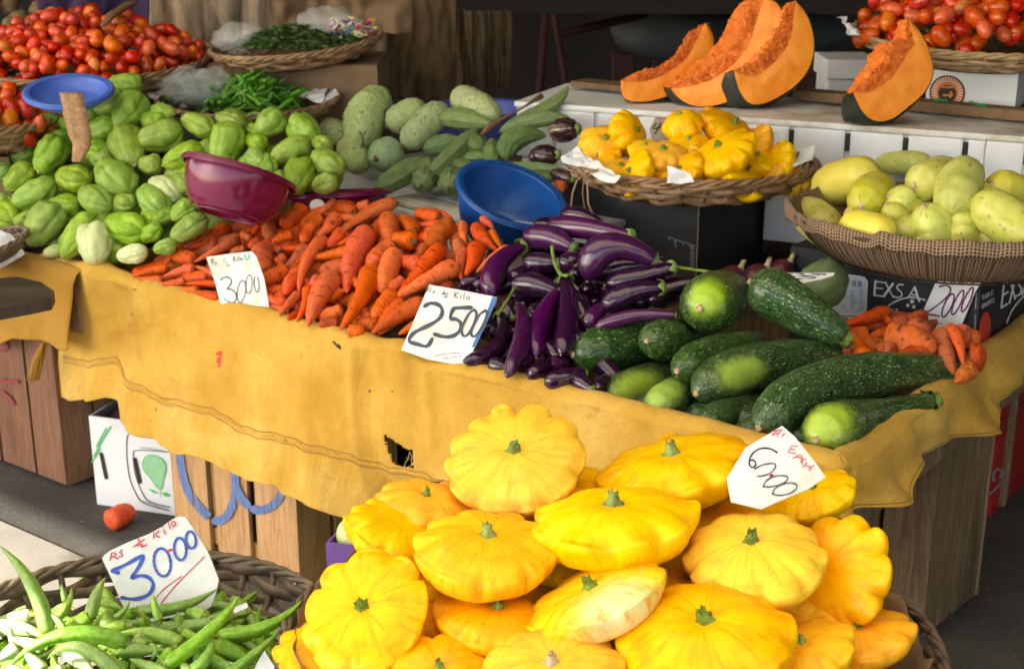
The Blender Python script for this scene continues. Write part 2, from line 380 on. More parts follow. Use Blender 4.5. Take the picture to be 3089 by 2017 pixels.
MT['carton_edge'] = simple('carton_edge', [(.30, .22, .14), (.42, .32, .22)], 80, .9, .3)
MT['purplecarton'] = simple('purplecarton', [(.11, .05, .25), (.15, .07, .33)], 8, .6, .1)
MT['paper'] = simple('paper', [(.62, .64, .70), (.74, .75, .78), (.80, .80, .82)], 6, .8, .2, 30, .004)
MT['card'] = simple('card', [(.58, .54, .44), (.74, .73, .68), (.80, .80, .77), (.82, .82, .8)], 9, .75, .25, 60, .001)
MT['cardgrey'] = simple('cardgrey', [(.50, .52, .50), (.56, .59, .58), (.62, .64, .63)], 40, .75, .25, 120, .001)
MT['kraft'] = simple('kraft', [(.30, .25, .2), (.4, .34, .27)], 20, .85, .2)
def flat(name, c, rough=.7): MT[name] = simple(name, [tuple(q * .8 for q in c), c], 60, rough, 0)
flat('ink_black', (.02, .022, .028)); flat('ink_slate', (.045, .06, .09)); flat('ink_blue', (.03, .08, .40)); flat('ink_red', (.55, .02, .05)); flat('ink_purple', (.16, .015, .10))
flat('ink_pink', (.70, .02, .10)); flat('ink_white', (.75, .75, .75)); flat('ink_grey', (.35, .36, .37)); flat('ink_green', (.06, .5, .12)); flat('ink_lime', (.30, .62, .34)); flat('ink_orange', (.75, .20, .02)); flat('tape_blue', (.05, .16, .45))
flat('ink_redlabel', (.65, .05, .02)); flat('ink_yellow', (.75, .75, .1)); flat('ink_labelblue', (.62, .70, .78)); flat('ink_teal', (.02, .09, .09)); flat('spray_blue', (.12, .19, .42)); flat('spray_red', (.25, .03, .04))
MT['cement'] = simple('cement', [(.16, .15, .14), (.24, .23, .21), (.30, .28, .26)], 3, .9, .3, 60, .004)

def burlap(name='burlap'):
    m, nt, b = newmat(name); N = NT(nt); v = N.coord('UV', (1, 1, 1), False)
    w1 = N.n('TexWave', wave_type='BANDS', bands_direction='X'); w1.inputs['Scale'].default_value = 13; w1.inputs['Distortion'].default_value = 1.2; w1.inputs['Detail Scale'].default_value = 3; N.l(v, w1.inputs[0])
    w2 = N.n('TexWave', wave_type='BANDS', bands_direction='Y'); w2.inputs['Scale'].default_value = 13; w2.inputs['Distortion'].default_value = 1.2; w2.inputs['Detail Scale'].default_value = 3; N.l(v, w2.inputs[0])
    h = N.math('MAXIMUM', w1.outputs['Fac'], w2.outputs['Fac'])
    c = N.ramp(h, [(.35, (.05, .03, .018)), (.7, (.22, .145, .09)), (1, (.33, .23, .15))])
    N.l(c, b.inputs['Base Color']); b.inputs['Roughness'].default_value = .95; b.inputs['Specular IOR Level'].default_value = .1
    N.bump(h, .8, .002, b); MT[name] = m
burlap()
MT['burlap_far'] = simple('burlap_far', [(.12, .095, .06), (.32, .23, .15), (.44, .33, .23), (.52, .40, .28)], 9, .95, .6, 60, .01, stretch=(3.2, 3.2, .35), rand=False)
MT['sack_dark'] = simple('sack_dark', [(.10, .065, .035), (.17, .11, .06), (.24, .16, .09)], 5, .95, .4, 300, .004)
MT['purple_cloth'] = simple('purple_cloth', [(.028, .012, .05), (.05, .025, .085)], 4, .9, .3, 200, .003)
MT['grey_tarp'] = simple('grey_tarp', [(.05, .055, .06), (.09, .095, .10)], 3, .7, .3, 30, .004)
MT['redpaint'] = simple('redpaint', [(.07, .02, .018), (.10, .032, .028)], 20, .6, .2)
# clear plastic bag
m, nt, b = newmat('clearbag'); N_ = NT(nt); b.inputs['Base Color'].default_value = (.9, .92, .92, 1); b.inputs['Roughness'].default_value = .12; b.inputs['Alpha'].default_value = .22
N_.bump(N_.noise(N_.coord('Object'), 60, 3), .8, .004, b); MT['clearbag'] = m
# pumpkin
m, nt, b = newmat('pumpkin_flesh'); N_ = NT(nt); v = N_.coord('Object', (1, 1, 1)); g = N_.noise(v, 20, 6, .65, .5)
c = N_.ramp(g, [(.3, (.86, .22, .010)), (.5, (.93, .29, .014)), (.7, (.95, .37, .03))]); N_.l(c, b.inputs['Base Color']); b.inputs['Roughness'].default_value = .42
b.inputs['Subsurface Weight'].default_value = 0.0; b.inputs['Subsurface Radius'].default_value = (1, .4, .1); b.inputs['Subsurface Scale'].default_value = .006
N_.bump(N_.noise(v, 60, 6, .7), .4, .004, b); MT['pumpkin_flesh'] = m
m, nt, b = newmat('pumpkin_pulp'); N_ = NT(nt); v = N_.coord('Object', (1, 1, 1)); g = N_.noise(v, 50, 7, .75, 2.5)
c = N_.ramp(g, [(.3, (.62, .085, .006)), (.5, (.88, .20, .015)), (.72, (.95, .38, .05))]); N_.l(c, b.inputs['Base Color']); b.inputs['Roughness'].default_value = .4
N_.bump(g, .8, .006, b); MT['pumpkin_pulp'] = m
MT['pumpkin_rind'] = simple('pumpkin_rind', [(.010, .013, .010), (.022, .028, .02), (.05, .052, .04)], 20, .45, .4, 60, .003)
# ground
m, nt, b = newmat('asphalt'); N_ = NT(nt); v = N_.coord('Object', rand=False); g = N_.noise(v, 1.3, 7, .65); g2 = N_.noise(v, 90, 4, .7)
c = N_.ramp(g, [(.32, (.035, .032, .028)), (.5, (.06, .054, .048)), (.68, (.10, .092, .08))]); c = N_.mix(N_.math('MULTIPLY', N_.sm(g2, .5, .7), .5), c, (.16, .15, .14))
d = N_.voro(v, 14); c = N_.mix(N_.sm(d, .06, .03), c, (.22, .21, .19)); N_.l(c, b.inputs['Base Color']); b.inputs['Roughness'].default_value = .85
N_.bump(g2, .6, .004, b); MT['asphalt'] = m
MT['sunpatch'] = simple('sunpatch', [(.19, .175, .15), (.23, .215, .185), (.27, .255, .22)], 3, .9, .3, 80, .003)
MT['roofsheet'] = simple('roofsheet', [(.15, .14, .12), (.20, .19, .17)], 2, .7, .1)
MT['darkwall'] = simple('darkwall', [(.014, .012, .010), (.03, .025, .02)], 1.5, .95, .2)

m, nt, b = newmat('fill_sheet'); N_ = NT(nt); tl = nt.nodes.new('ShaderNodeBsdfTranslucent'); tl.inputs[0].default_value = (.86, .80, .66, 1); nt.links.new(tl.outputs[0], nt.nodes['Material Output'].inputs[0]); MT['fill_sheet'] = m  # translucent sheet invented to add soft top light over the stall

sp_ = MT['spray_blue']; nt = sp_.node_tree; N_ = NT(nt); bs = [n for n in nt.nodes if n.type == 'BSDF_PRINCIPLED'][0]
N_.l(N_.sm(N_.noise(N_.coord('Object', (1, 1, .08), False), 120, 5, .7), .30, .52), bs.inputs['Alpha'])
MT['board_dark'] = simple('board_dark', [(.018, .012, .009), (.045, .03, .022), (.07, .05, .038)], 8, .6, .5, 60, .003, stretch=(.3, 3, 1))
# ---------------------------------------------------------------- produce builders
PROF = {
 'carrot': [(0, .30), (.03, .72), (.09, .97), (.2, 1), (.5, .82), (.8, .5), (.95, .25), (1, .06)],
 'carrot_blunt': [(0, .3), (.03, .74), (.1, 1), (.5, 1.02), (.75, .9), (.9, .62), (.96, .36), (1, .12)],
 'eggplant': [(0, .1), (.04, .48), (.12, .84), (.28, 1), (.5, .97), (.75, .78), (.92, .58), (1, .42)],
 'zucchini': [(0, .12), (.03, .45), (.1, .78), (.22, .97), (.4, 1), (.65, .92), (.85, .72), (.95, .6), (1, .45)],
 'neck': [(0, .12), (.03, .45), (.1, .8), (.22, 1), (.38, .95), (.55, .72), (.75, .5), (.93, .38), (1, .34)],
 'chayote': [(0, .1), (.05, .42), (.18, .72), (.4, .9), (.62, 1), (.82, .93), (.93, .66), (.98, .38), (1, .2)],
 'capsule': [(0, .1), (.05, .52), (.16, .86), (.35, 1), (.65, 1), (.84, .84), (.95, .5), (1, .1)],
 'okra': [(0, .72), (.04, .98), (.2, 1), (.45, .88), (.7, .6), (.9, .26), (1, .04)],
 'luffa': [(0, .16), (.05, .5), (.18, .86), (.4, 1), (.65, .9), (.85, .6), (.96, .3), (1, .14)],
 'tomato': [(0, .1), (.07, .55), (.25, .93), (.5, 1), (.75, .9), (.93, .52), (1, .1)],
 'ball': [(0, .08), (.04, .42), (.15, .75), (.35, .97), (.5, 1), (.65, .97), (.85, .75), (.96, .42), (1, .08)],
}
def furrow(n, a, p=.6, full=None):
    def f(t, an):
        e = 1 - a * (1 - abs(math.cos(n * an / 2)) ** p)
        return e
    return f
def ridges(n, a): return lambda t, an: 1 + a * (max(0, math.cos(n * an)) ** 3)
def penta(t, an): return 1 - .15 * (1 - abs(math.cos(2.5 * an)))

def spindle(name, A, B, R, prof, mat, mid=None, n=14, lobe=None, wob=.06, parent=None, patch=None, rings=18, seed=None):
    A = Vector(A); B = Vector(B)
    pts = bez(A, B, Vector(mid) if mid is not None else None)
    seed = rnd.random() * 50 if seed is None else seed
    V, Fc, at, P, fr, L = spindle_geo(pts, PROF[prof] if isinstance(prof, str) else prof, R, n, lobe, wob, seed, patch, rings)
    o = mk(name, V, Fc, MT[mat], parent=parent, attrs=at, origin=(None if parent is not None else None))
    return o, P, fr, L

def stub(name, mat, p, d, r, h, parent, n=9, flare=1.5, jag=.25, star=0):
    """cut stem: flared foot, jagged top"""
    d = d.normalized(); a = d.orthogonal().normalized(); b = d.cross(a); V = []; Fc = []
    lv = [(-.25, flare), (0.0, flare * .95), (.3, 1.05), (.8, .9), (1, .88)]
    for h_, k in lv:
        for i in range(n):
            an = 2 * math.pi * i / n; q = k * r * (1 + (.22 * math.cos(5 * an) if k > 1.1 else .08 * math.cos(5 * an)))
            hh = h_ * h + (rnd.uniform(-jag, jag) * h if h_ >= .99 else 0)
            V.append(p + d * hh + (a * math.cos(an) + b * math.sin(an)) * q)
    for l in range(len(lv) - 1):
        for i in range(n): j = (i + 1) % n; Fc.append((l * n + i, l * n + j, (l + 1) * n + j, (l + 1) * n + i))
    c = len(V); V.append(p + d * h * .75)
    for i in range(n): Fc.append(((len(lv) - 1) * n + i, (len(lv) - 1) * n + (i + 1) % n, c))
    return mk(name, V, Fc, MT[mat], parent=parent)

def calyx(p, d, r, parent, stalk=None, sr=.006):
    d = d.normalized(); a = d.orthogonal().normalized(); b = d.cross(a); mb = MB(); n = 20; V = []
    ph = rnd.random() * 6
    for l, (h, q) in enumerate([(.5, .34), (.35, .7), (.1, 1.05), (-.35, 1.14), (-.8, 1.1)]):
        for i in range(n):
            an = 2 * math.pi * i / n; s = .5 + .5 * math.cos(5 * an + ph)
            hh = h if l < 3 else (.1 + (h - .1) * (.15 + .95 * s)); qq = q if l < 3 else q * (1 + .10 * s)
            V.append(p + d * hh * r + (a * math.cos(an) + b * math.sin(an)) * qq * r)
    Fc = [(l * n + i, l * n + (i + 1) % n, (l + 1) * n + (i + 1) % n, (l + 1) * n + i) for l in range(4) for i in range(n)]
    mk('calyx', V, Fc, MT['calyx'], parent=parent)
    if stalk:
        m2 = MB(); pts = bez(p + d * r * .3, Vector(stalk[-1]), Vector(stalk[0]) if len(stalk) > 1 else None, 10)
        m2.tube(pts, lambda t: sr * (1.5 - 1.1 * t if t < .5 else .95 + (.25 if t > .93 else 0)), 8); m2.build('stalk', MT['stalk'], parent, True)

def root_at(name, p): return empty(name, p)

# patty pan squash: scalloped disc with a domed top and a deeper underside
def patty_geo(Rr, Ht, Hb, n, seed, droop=.12, nt=84, nf=26, amp=.16):
    V = []; A = []; PT = []; rs = random.Random(seed); sd = Vector((seed * 1.7, seed * .9, 3))
    lob = [rs.uniform(.65, 1.35) for _ in range(n)]; wid = [rs.uniform(.75, 1.3) for _ in range(n)]; s = sum(wid); acc = 0; edges = [0]
    for w in wid: acc += w / s * 2 * math.pi; edges.append(acc)
    ell = rs.uniform(-.07, .07); el0 = rs.random() * 3
    for j in range(nf + 1):
        ph = math.pi * j / nf
        for i in range(nt):
            th = 2 * math.pi * i / nt
            k = next(q for q in range(n) if th < edges[q + 1] + 1e-9); x = (th - edges[k]) / (edges[k + 1] - edges[k])
            e = max(0.0, math.sin(math.pi * min(1.0, max(0.0, x)))) ** .40; am = amp * (1 + .3 * (lob[k] - 1))
            sr = max(0.0, math.sin(ph)); r = sr ** .84
            w = max(0, (r - .5) / .5) ** 1.9
            rr = r * (1 - am * (1 - e) * w + .5 * am * (lob[k] - 1) * e * w)
            rr *= 1 + ell * math.cos(2 * (th - el0)) + .03 * noise.noise(Vector((math.cos(th), math.sin(th), ph)) * 1.5 + sd)
            c = math.cos(ph)
            z = (Ht * (abs(c) ** 1.35) if c > 0 else -Hb * (abs(c) ** .9))
            if c > 0: z -= Ht * .20 * math.exp(-(r / .20) ** 2)          # dimple round the stem
            z += Rr * droop * (e - .45) * w * (.9 if c < .35 else .6) * lob[k] * (1 if c > -.5 else .5)
            z += Rr * .035 * noise.noise(Vector((math.cos(th) * r, math.sin(th) * r, c)) * 2.2 + sd)
            V.append(Vector((rr * Rr * math.cos(th), rr * Rr * math.sin(th), z)))
            A.append((ph * 2.2, math.cos(th) * 1.0, math.sin(th) * 1.0)); PT.append(0.0)
    Fc = [(j * nt + i, j * nt + (i + 1) % nt, (j + 1) * nt + (i + 1) % nt, (j + 1) * nt + i) for j in range(nf) for i in range(nt)]
    Fc = [tuple(reversed(f)) for f in Fc]
    return V, Fc, A, PT

def orient(axis, spin=0.0):
    z = axis.normalized(); q = z.to_track_quat('Z', 'Y'); return q.to_matrix() @ Matrix.Rotation(spin, 3, 'Z')

def patty(name, pos, axis, Rr, n=10, seed=1, mat='patty', stem='stalk', flat=.40, deep=.42, droop=.12, amp=.16, stemr=.10, patch=None, spin=None, nt=84, nf=26):
    M = orient(axis, rnd.random() * 6 if spin is None else spin)
    V, Fc, A, PT = patty_geo(Rr, Rr * flat, Rr * deep, n, seed, droop, nt, nf, amp)
    V = [pos + M @ v for v in V]
    if patch: PT = [patch(v) for v in V]
    root = empty(name, pos)
    at = {'axc': ('FLOAT_VECTOR', A), 'patch': ('FLOAT', PT)}
    mk('flesh', V, Fc, MT[mat], parent=root, attrs=at)
    if stem: stub('stem', stem, pos + (M @ Vector((0, 0, 1))) * Rr * flat * .86, M @ Vector((rnd.uniform(-.25, .25), rnd.uniform(-.25, .25), 1)), Rr * stemr * .72, Rr * .13, root, n=15, flare=1.65, jag=.5)
    return root

# ---------------------------------------------------------------- baskets
def wicker(name, c, R0, depth, mat, tilt=Matrix.Identity(3), rows=9, N=30, flare=.8, ell=1.0, tr=.006, rimr=.012, stakes=True, parent=None):
    """round woven basket; c = centre of the rim, R0 = rim radius"""
    root = empty(name, c); mb = MB(); seg = N * 6
    T = lambda v: Vector(c) + tilt @ v
    for k in range(rows):
        f = (k + .5) / rows; rr = R0 * (flare + (1 - flare) * (1 - (1 - f) ** 1.6)); z = -depth * (1 - f)
        pts = []
        for i in range(seg):
            an = 2 * math.pi * i / seg; w = math.sin(an * N / 2 + math.pi * k) * tr * 1.2
            jz = noise.noise(Vector((math.cos(an) * 3, math.sin(an) * 3, k * 2.3))) * tr * 1.4
            pts.append(T(Vector(((rr + w) * math.cos(an) * ell, (rr + w) * math.sin(an), z + jz))))
        n = 6; fr = frames(pts, True); V = []
        for p, (t, a, b) in zip(pts, fr):
            for q in range(n):
                an = 2 * math.pi * q / n; V.append(p + tilt @ Vector((0, 0, 1)) * math.sin(an) * depth / rows * .56 + (p - T(Vector((0, 0, z)))).normalized() * math.cos(an) * tr * .55)
        mb.add(V, [(i * n + q, i * n + (q + 1) % n, ((i + 1) % seg) * n + (q + 1) % n, ((i + 1) % seg) * n + q) for i in range(seg) for q in range(n)])
    for k in range(N):
        an = 2 * math.pi * (k + .5) / N
        pts = [T(Vector((R0 * (flare + (1 - flare) * (1 - (1 - f) ** 1.6)) * math.cos(an) * ell, R0 * (flare + (1 - flare) * (1 - (1 - f) ** 1.6)) * math.sin(an), -depth * (1 - f)))) for f in (0, .25, .5, .75, 1)]
        mb.tube(pts, tr * .8, 5)
    mb.build('woven_wall', MT[mat], root, True)
    mb = MB()
    for s in range(3):
        pts = []
        for i in range(seg * 2):
            an = 2 * math.pi * i / (seg * 2); ph = an * N * .8 // 1 * 0 + an * round(N * .6) + s * 2.1
            rr = R0 + math.cos(ph) * rimr * .6; z = math.sin(ph) * rimr * .6 + rimr * .3
            pts.append(T(Vector((rr * math.cos(an) * ell, rr * math.sin(an), z))))
        mb.tube(pts, rimr * .62, 6, closed=True)
    mb.build('rim', MT[mat], root, True)
    mb = MB(); V = [T(Vector((0, 0, -depth)))]; n = 48; rb = R0 * flare
    V += [T(Vector((rb * math.cos(2 * math.pi * i / n) * ell, rb * math.sin(2 * math.pi * i / n), -depth))) for i in range(n)]
    V += [v + tilt @ Vector((0, 0, -.006)) for v in V]
    m_ = n + 1
    mb.add(V, [(0, 1 + i, 1 + (i + 1) % n) for i in range(n)] + [(m_, m_ + 1 + (i + 1) % n, m_ + 1 + i) for i in range(n)])
    mb.build('base', MT[mat], root)
    return root

def bowl(name, c, R0, depth, mat, tilt, base=.62, lip=.012, th=.004, rimdrop=.02, mat_in=None):
    root = empty(name, c); n = 72; T = lambda v: Vector(c) + tilt @ v
    prof = []
    K = 14
    for i in range(K + 1):
        f = i / K; r = R0 * (base + (1 - base) * math.sin(f * math.pi / 2) ** .8) ; prof.append((r, -depth * (1 - f)))
    outer = [(0, -depth), (R0 * base * .95, -depth)] + prof + [(R0 + lip, .0), (R0 + lip * 1.1, .004), (R0 + lip * .8, .007), (R0 + .001, .006)]
    inner = [(R0 - th, .003)] + [(r - th, z + (th if i else th)) for i, (r, z) in reversed(list(enumerate(prof)))] + [(0, -depth + th)]
    ring = outer + inner; V = []; Fc = []
    for r, z in ring: V += [T(Vector((r * math.cos(2 * math.pi * i / n), r * math.sin(2 * math.pi * i / n), z))) for i in range(n)]
    for l in range(len(ring) - 1): Fc += [(l * n + i, l * n + (i + 1) % n, (l + 1) * n + (i + 1) % n, (l + 1) * n + i) for i in range(n)]
    mk('shell', V, Fc, MT[mat], parent=root)
    mb = MB(); mb.tube([T(Vector(((R0 + lip * .9) * math.cos(2 * math.pi * i / n), (R0 + lip * .9) * math.sin(2 * math.pi * i / n), -.003))) for i in range(n)], .0045, 8, closed=True); mb.build('rim', MT[mat], root, True)
    mb = MB(); rb = R0 * base * .8; mb.tube([T(Vector((rb * math.cos(2 * math.pi * i / n), rb * math.sin(2 * math.pi * i / n), -depth - .002))) for i in range(n)], .004, 6, closed=True); mb.build('foot_ring', MT[mat], root, True)
    return root

# ---------------------------------------------------------------- marks and writing, laid on a plane
GL = {'A': [[(0, 0), (.5, 1), (1, 0)], [(.2, .38), (.8, .38)]], 'B': [[(0, 0), (0, 1), (.7, 1), (.85, .78), (.65, .52), (0, .52)], [(.65, .52), (.95, .27), (.7, 0), (0, 0)]],
 'C': [[(1, .85), (.6, 1), (.15, .8), (0, .5), (.15, .15), (.6, 0), (1, .15)]], 'E': [[(.9, 1), (0, 1), (0, 0), (.9, 0)], [(0, .52), (.75, .52)]],
 'G': [[(1, .85), (.6, 1), (.15, .8), (0, .5), (.15, .15), (.6, 0), (1, .12), (1, .45), (.6, .45)]], 'H': [[(0, 0), (0, 1)], [(1, 0), (1, 1)], [(0, .5), (1, .5)]],
 'I': [[(.5, 0), (.5, 1)]], 'K': [[(0, 0), (0, 1)], [(.9, 1), (.05, .45), (.95, 0)]], 'L': [[(0, 1), (0, 0), (.85, 0)]], 'O': [[(.5, 1), (.1, .8), (0, .5), (.1, .2), (.5, 0), (.9, .2), (1, .5), (.9, .8), (.5, 1)]],
 'P': [[(0, 0), (0, 1), (.7, 1), (.95, .75), (.7, .48), (0, .48)]], 'R': [[(0, 0), (0, 1), (.7, 1), (.9, .76), (.7, .5), (0, .5)], [(.45, .5), (.95, 0)]],
 'S': [[(.9, .85), (.5, 1), (.1, .8), (.25, .56), (.75, .42), (.95, .2), (.5, 0), (.05, .15)]], 'T': [[(0, 1), (1, 1)], [(.5, 1), (.5, 0)]], 'X': [[(0, 1), (1, 0)], [(1, 1), (0, 0)]],
 '1': [[(.3, .8), (.55, 1), (.55, 0)]], '2': [[(.05, .8), (.5, 1), (.9, .75), (.1, 0), (1, 0)]], '4': [[(.7, 0), (.7, 1), (0, .35), (1, .35)]], '0': [[(.5, 1), (.1, .8), (0, .5), (.1, .2), (.5, 0), (.9, .2), (1, .5), (.9, .8), (.5, 1)]],
 '.': [[(.4, 0), (.55, .05)]], 'i': [[(.5, 0), (.45, .55)], [(.45, .8), (.47, .84)]], 'l': [[(.5, 0), (.45, 1)]], 'o': [[(.5, .6), (.15, .45), (.15, .15), (.5, 0), (.85, .15), (.85, .45), (.5, .6)]], 's': [[(.8, .55), (.4, .6), (.3, .42), (.75, .25), (.6, 0), (.15, .05)]]}
def smooth_line(pts, it=2):
    for _ in range(it):
        q = [pts[0]]
        for a, b in zip(pts, pts[1:]): q += [(a[0] * .75 + b[0] * .25, a[1] * .75 + b[1] * .25), (a[0] * .25 + b[0] * .75, a[1] * .25 + b[1] * .75)]
        q.append(pts[-1]); pts = q
    return pts
def ell_line(cx, cy, rx, ry, rot=0, n=20, a0=0, a1=360):
    o = []
    for i in range(n + 1):
        t = R_(a0 + (a1 - a0) * i / n); x = rx * math.cos(t); y = ry * math.sin(t); r = R_(rot); o.append((cx + x * math.cos(r) - y * math.sin(r), cy + x * math.sin(r) + y * math.cos(r)))
    return o

class Plane:
    def __init__(s, p0, n): s.p0 = Vector(p0); s.n = Vector(n).normalized(); s.k = 0
        
    def pt(s, c, x, y, off=0.0):
        n = s.n if (CAM - s.p0).dot(s.n) > 0 else -s.n
        return at_plane(c, x, y, s.p0 + n * off, s.n)
def plane3(a, b, c): return Plane(a, (b - a).cross(c - a))

def ribbon(mb, pl, c, pts, w, off, sm=True, curve=None, m=0, wv=.15):
    if sm and len(pts) > 2: pts = smooth_line(pts)
    P2 = [Vector(p) for p in pts]; L = []; Rr = []; N = len(P2)
    for i, p in enumerate(P2):
        t = (P2[min(i + 1, N - 1)] - P2[max(i - 1, 0)]); t = t.normalized() if t.length > 0 else Vector((1, 0)); n = Vector((-t.y, t.x))
        k = w * .5 * (1 + wv * math.sin(i * .9))
        L.append(p + n * k); Rr.append(p - n * k)
    V = [pl.pt(c, q.x, q.y, off) for q in L] + [pl.pt(c, q.x, q.y, off) for q in Rr]
    if curve: V = [curve(v) for v in V]
    mb.add(V, [(i, i + 1, N + i + 1, N + i) for i in range(N - 1)], m)
    for e, q in ((0, P2[0]), (N - 1, P2[-1])):       # round ends
        b = len(mb.v); n = 8; c0 = pl.pt(c, q.x, q.y, off + .00005); ring = [pl.pt(c, q.x + w * .48 * math.cos(6.283 * i / n), q.y + w * .48 * math.sin(6.283 * i / n), off + .00005) for i in range(n)]
        if curve: ring = [curve(v) for v in ring]
        mb.add(ring, [tuple(range(n))], m)
def text_strokes(s, org, xd, yd, gap=.35):
    """list of polylines in crop coordinates; xd, yd = vectors of one letter's width and height"""
    o = []; p = Vector(org); xd = Vector(xd); yd = Vector(yd)
    for ch in s:
        if ch == ' ': p += xd * .8; continue
        wd = .45 if ch in 'Iil1.' else 1
        for st in GL[ch]: o.append([tuple(p + xd * (x * wd) + yd * y) for x, y in st])
        p += xd * (wd + gap)
    return o
_off = [0]
def marks(name, parent, pl, c, strokes, w, mat, off=.0008, sm=True, wv=.15, curve=None):
    mb = MB()
    for i, st in enumerate(strokes): ribbon(mb, pl, c, st, w, off + .00012 * i, sm, curve, wv=wv)
    return mb.build(name, MT[mat], parent)
def patchpoly(name, parent, pl, c, poly, mat, off=.0006, thick=0.0, curve=None):
    V = [pl.pt(c, x, y, off) for x, y in poly]
    if curve: V = [curve(v) for v in V]
    n = len(V); Fc = [tuple(range(n))]
    if thick:
        nn = pl.n if (CAM - pl.p0).dot(pl.n) > 0 else -pl.n
        V += [v - nn * thick for v in V]; Fc += [tuple(range(2 * n - 1, n - 1, -1))] + [(i, n + i, n + (i + 1) % n, (i + 1) % n) for i in range(n)]
    return mk(name, V, Fc, MT[mat], parent=parent, smooth=False)
def price_card(name, pl, c, poly, mat, label, thick=.0025):
    p = [pl.pt(c, x, y) for x, y in poly]; root = empty(name, sum(p, Vector()) / len(p)); tag(root, label, 'price card')
    patchpoly('board', root, pl, c, poly, mat, 0, thick); return root

def proj(p):        # full-frame coordinates (2380 wide) of a point
    q = p - CAM; a = q.y * math.cos(PIT) - q.z * math.sin(PIT); b = q.y * math.sin(PIT) + q.z * math.cos(PIT)
    return ((CX + F * q.x / a) * 2380 / 3089, (CY - F * b / a) * 2380 / 3089)
def inside(pt, P):
    x, y = pt; c = False; j = len(P) - 1
    for i in range(len(P)):
        if (P[i][1] > y) != (P[j][1] > y) and x < (P[j][0] - P[i][0]) * (y - P[i][1]) / (P[j][1] - P[i][1]) + P[i][0]: c = not c
        j = i
    return c
# ---------------------------------------------------------------- ground, roof, walls
def sheet(name, x0, y0, x1, y1, z, mat, nx=1, ny=1, kind='structure'):
    V = [(x0 + (x1 - x0) * i / nx, y0 + (y1 - y0) * j / ny, z) for j in range(ny + 1) for i in range(nx + 1)]
    Fc = [(j * (nx + 1) + i, j * (nx + 1) + i + 1, (j + 1) * (nx + 1) + i + 1, (j + 1) * (nx + 1) + i) for j in range(ny) for i in range(nx)]
    o = mk(name, V, Fc, MT[mat], smooth=False, origin=Vector((0, 0, 0))); return tag(o, kind=kind)
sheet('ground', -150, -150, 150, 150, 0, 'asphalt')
mb = MB()          # thin slab in front of the stalls, sunlight put into its paler colour
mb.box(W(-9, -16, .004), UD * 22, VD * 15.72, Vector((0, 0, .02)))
o = mb.build('sunpatch', MT['sunpatch']); tag(o, kind='structure')

ROOFZ = 3.0; RO = -4.52
mb = MB()          # roof sheets, leaving a strip for the added translucent fill sheet
SK0, SK1, SKA, SKB = -2.7, -.3, -3.0, 5.0
mb.box(W(-11, RO, ROOFZ), UD * 24, VD * (SK0 - RO), Vector((0, 0, .05))); mb.box(W(-11, SK1, ROOFZ), UD * 24, VD * (15.5 + RO - SK1), Vector((0, 0, .05)))
mb.box(W(-11, SK0, ROOFZ), UD * (SKA + 11), VD * (SK1 - SK0), Vector((0, 0, .05))); mb.box(W(SKB, SK0, ROOFZ), UD * (13 - SKB), VD * (SK1 - SK0), Vector((0, 0, .05)))
for k in range(24): mb.box(W(-11 + k, RO + .02, ROOFZ - .08), UD * .05, VD * 15.4, Vector((0, 0, .078)))
o = mb.build('market_roof', MT['roofsheet']); tag(o, 'pale sheet roof on thin rafters above the market stalls', 'roof')
mb = MB(); mb.box(W(SKA - .05, SK0 - .05, ROOFZ + .052), UD * (SKB - SKA + .1), VD * (SK1 - SK0 + .1), Vector((0, 0, .004)))
tag(mb.build('added_fill_sheet', MT['fill_sheet']), 'added translucent roof sheet bringing soft top light to the stall front', 'roof sheet')
for k, (u, v) in enumerate([(-4.5, -4.6), (9, -4.6), (-5, 3), (9, 3)]):
    mb = MB(); mb.tube([W(u, v, 0), W(u, v, ROOFZ - .003)], .05, 12); mb.box(W(u - .1, v - .1, 0), UD * .2, VD * .2, Vector((0, 0, .012)))
    o = mb.build('roof_post', MT['redpaint'], smooth=False); tag(o, ['steel roof post at the open corner beyond the price cards', 'steel roof post at the far open corner of the market', 'steel roof post behind the grape cartons', 'steel roof post behind the tomato baskets'][k], 'post', 'posts under the market roof')
mb = MB(); mb.box(Vector((-9, 9.2, 0)), Vector((20, 0, 0)), Vector((0, .2, 0)), Vector((0, 0, 2.98)))
o = mb.build('back_wall', MT['darkwall']); tag(o, 'dark wall closing off the back of the market hall', 'wall')
mb = MB(); mb.box(W(-3.2, .9, 0), UD * .12, VD * 6.5, Vector((0, 0, 2.9)))
o = mb.build('side_wall', MT['darkwall']); tag(o, 'dark partition wall at the end of the market hall', 'wall')

# ---------------------------------------------------------------- display table (tray on crates)
TZ = .58
UL = 2.10
tb = empty('display_table', W(1, .4, .5)); tag(tb, 'long wooden display table under a yellow cloth, heaped with carrots, eggplants and zucchini', 'table')
mb = MB(); mb.box(W(0, 0, TZ - .03), UD * UL, VD * 1.75, Vector((0, 0, .03))); mb.build('tray_floor', MT['oldwood'], tb)
mb = MB(); mb.box(W(.0, -.004, TZ - .09), UD * (UL), VD * .022, Vector((0, 0, .158))); mb.build('front_board', MT['oldwood'], tb)
mb = MB(); mb.box(W(-.004, .02, TZ - .09), UD * .022, VD * 1.73, Vector((0, 0, .158))); mb.build('side_board', MT['oldwood'], tb)
mb = MB(); mb.box(W(2.085, .03, TZ - .003), UD * .018, VD * 1.7, Vector((0, 0, .095)), bev=.003); mb.build('divider_board', MT['canvas_shaded'], tb)
lt = empty('side_table', W(2.7, .5, .5)); tag(lt, 'wooden side table carrying the chayote heap and the scale', 'table')
mb = MB(); mb.box(W(2.105, -.01, TZ - .03), UD * 1.5, VD * 2.2, Vector((0, 0, .03))); mb.build('tray_floor', MT['oldwood'], lt)
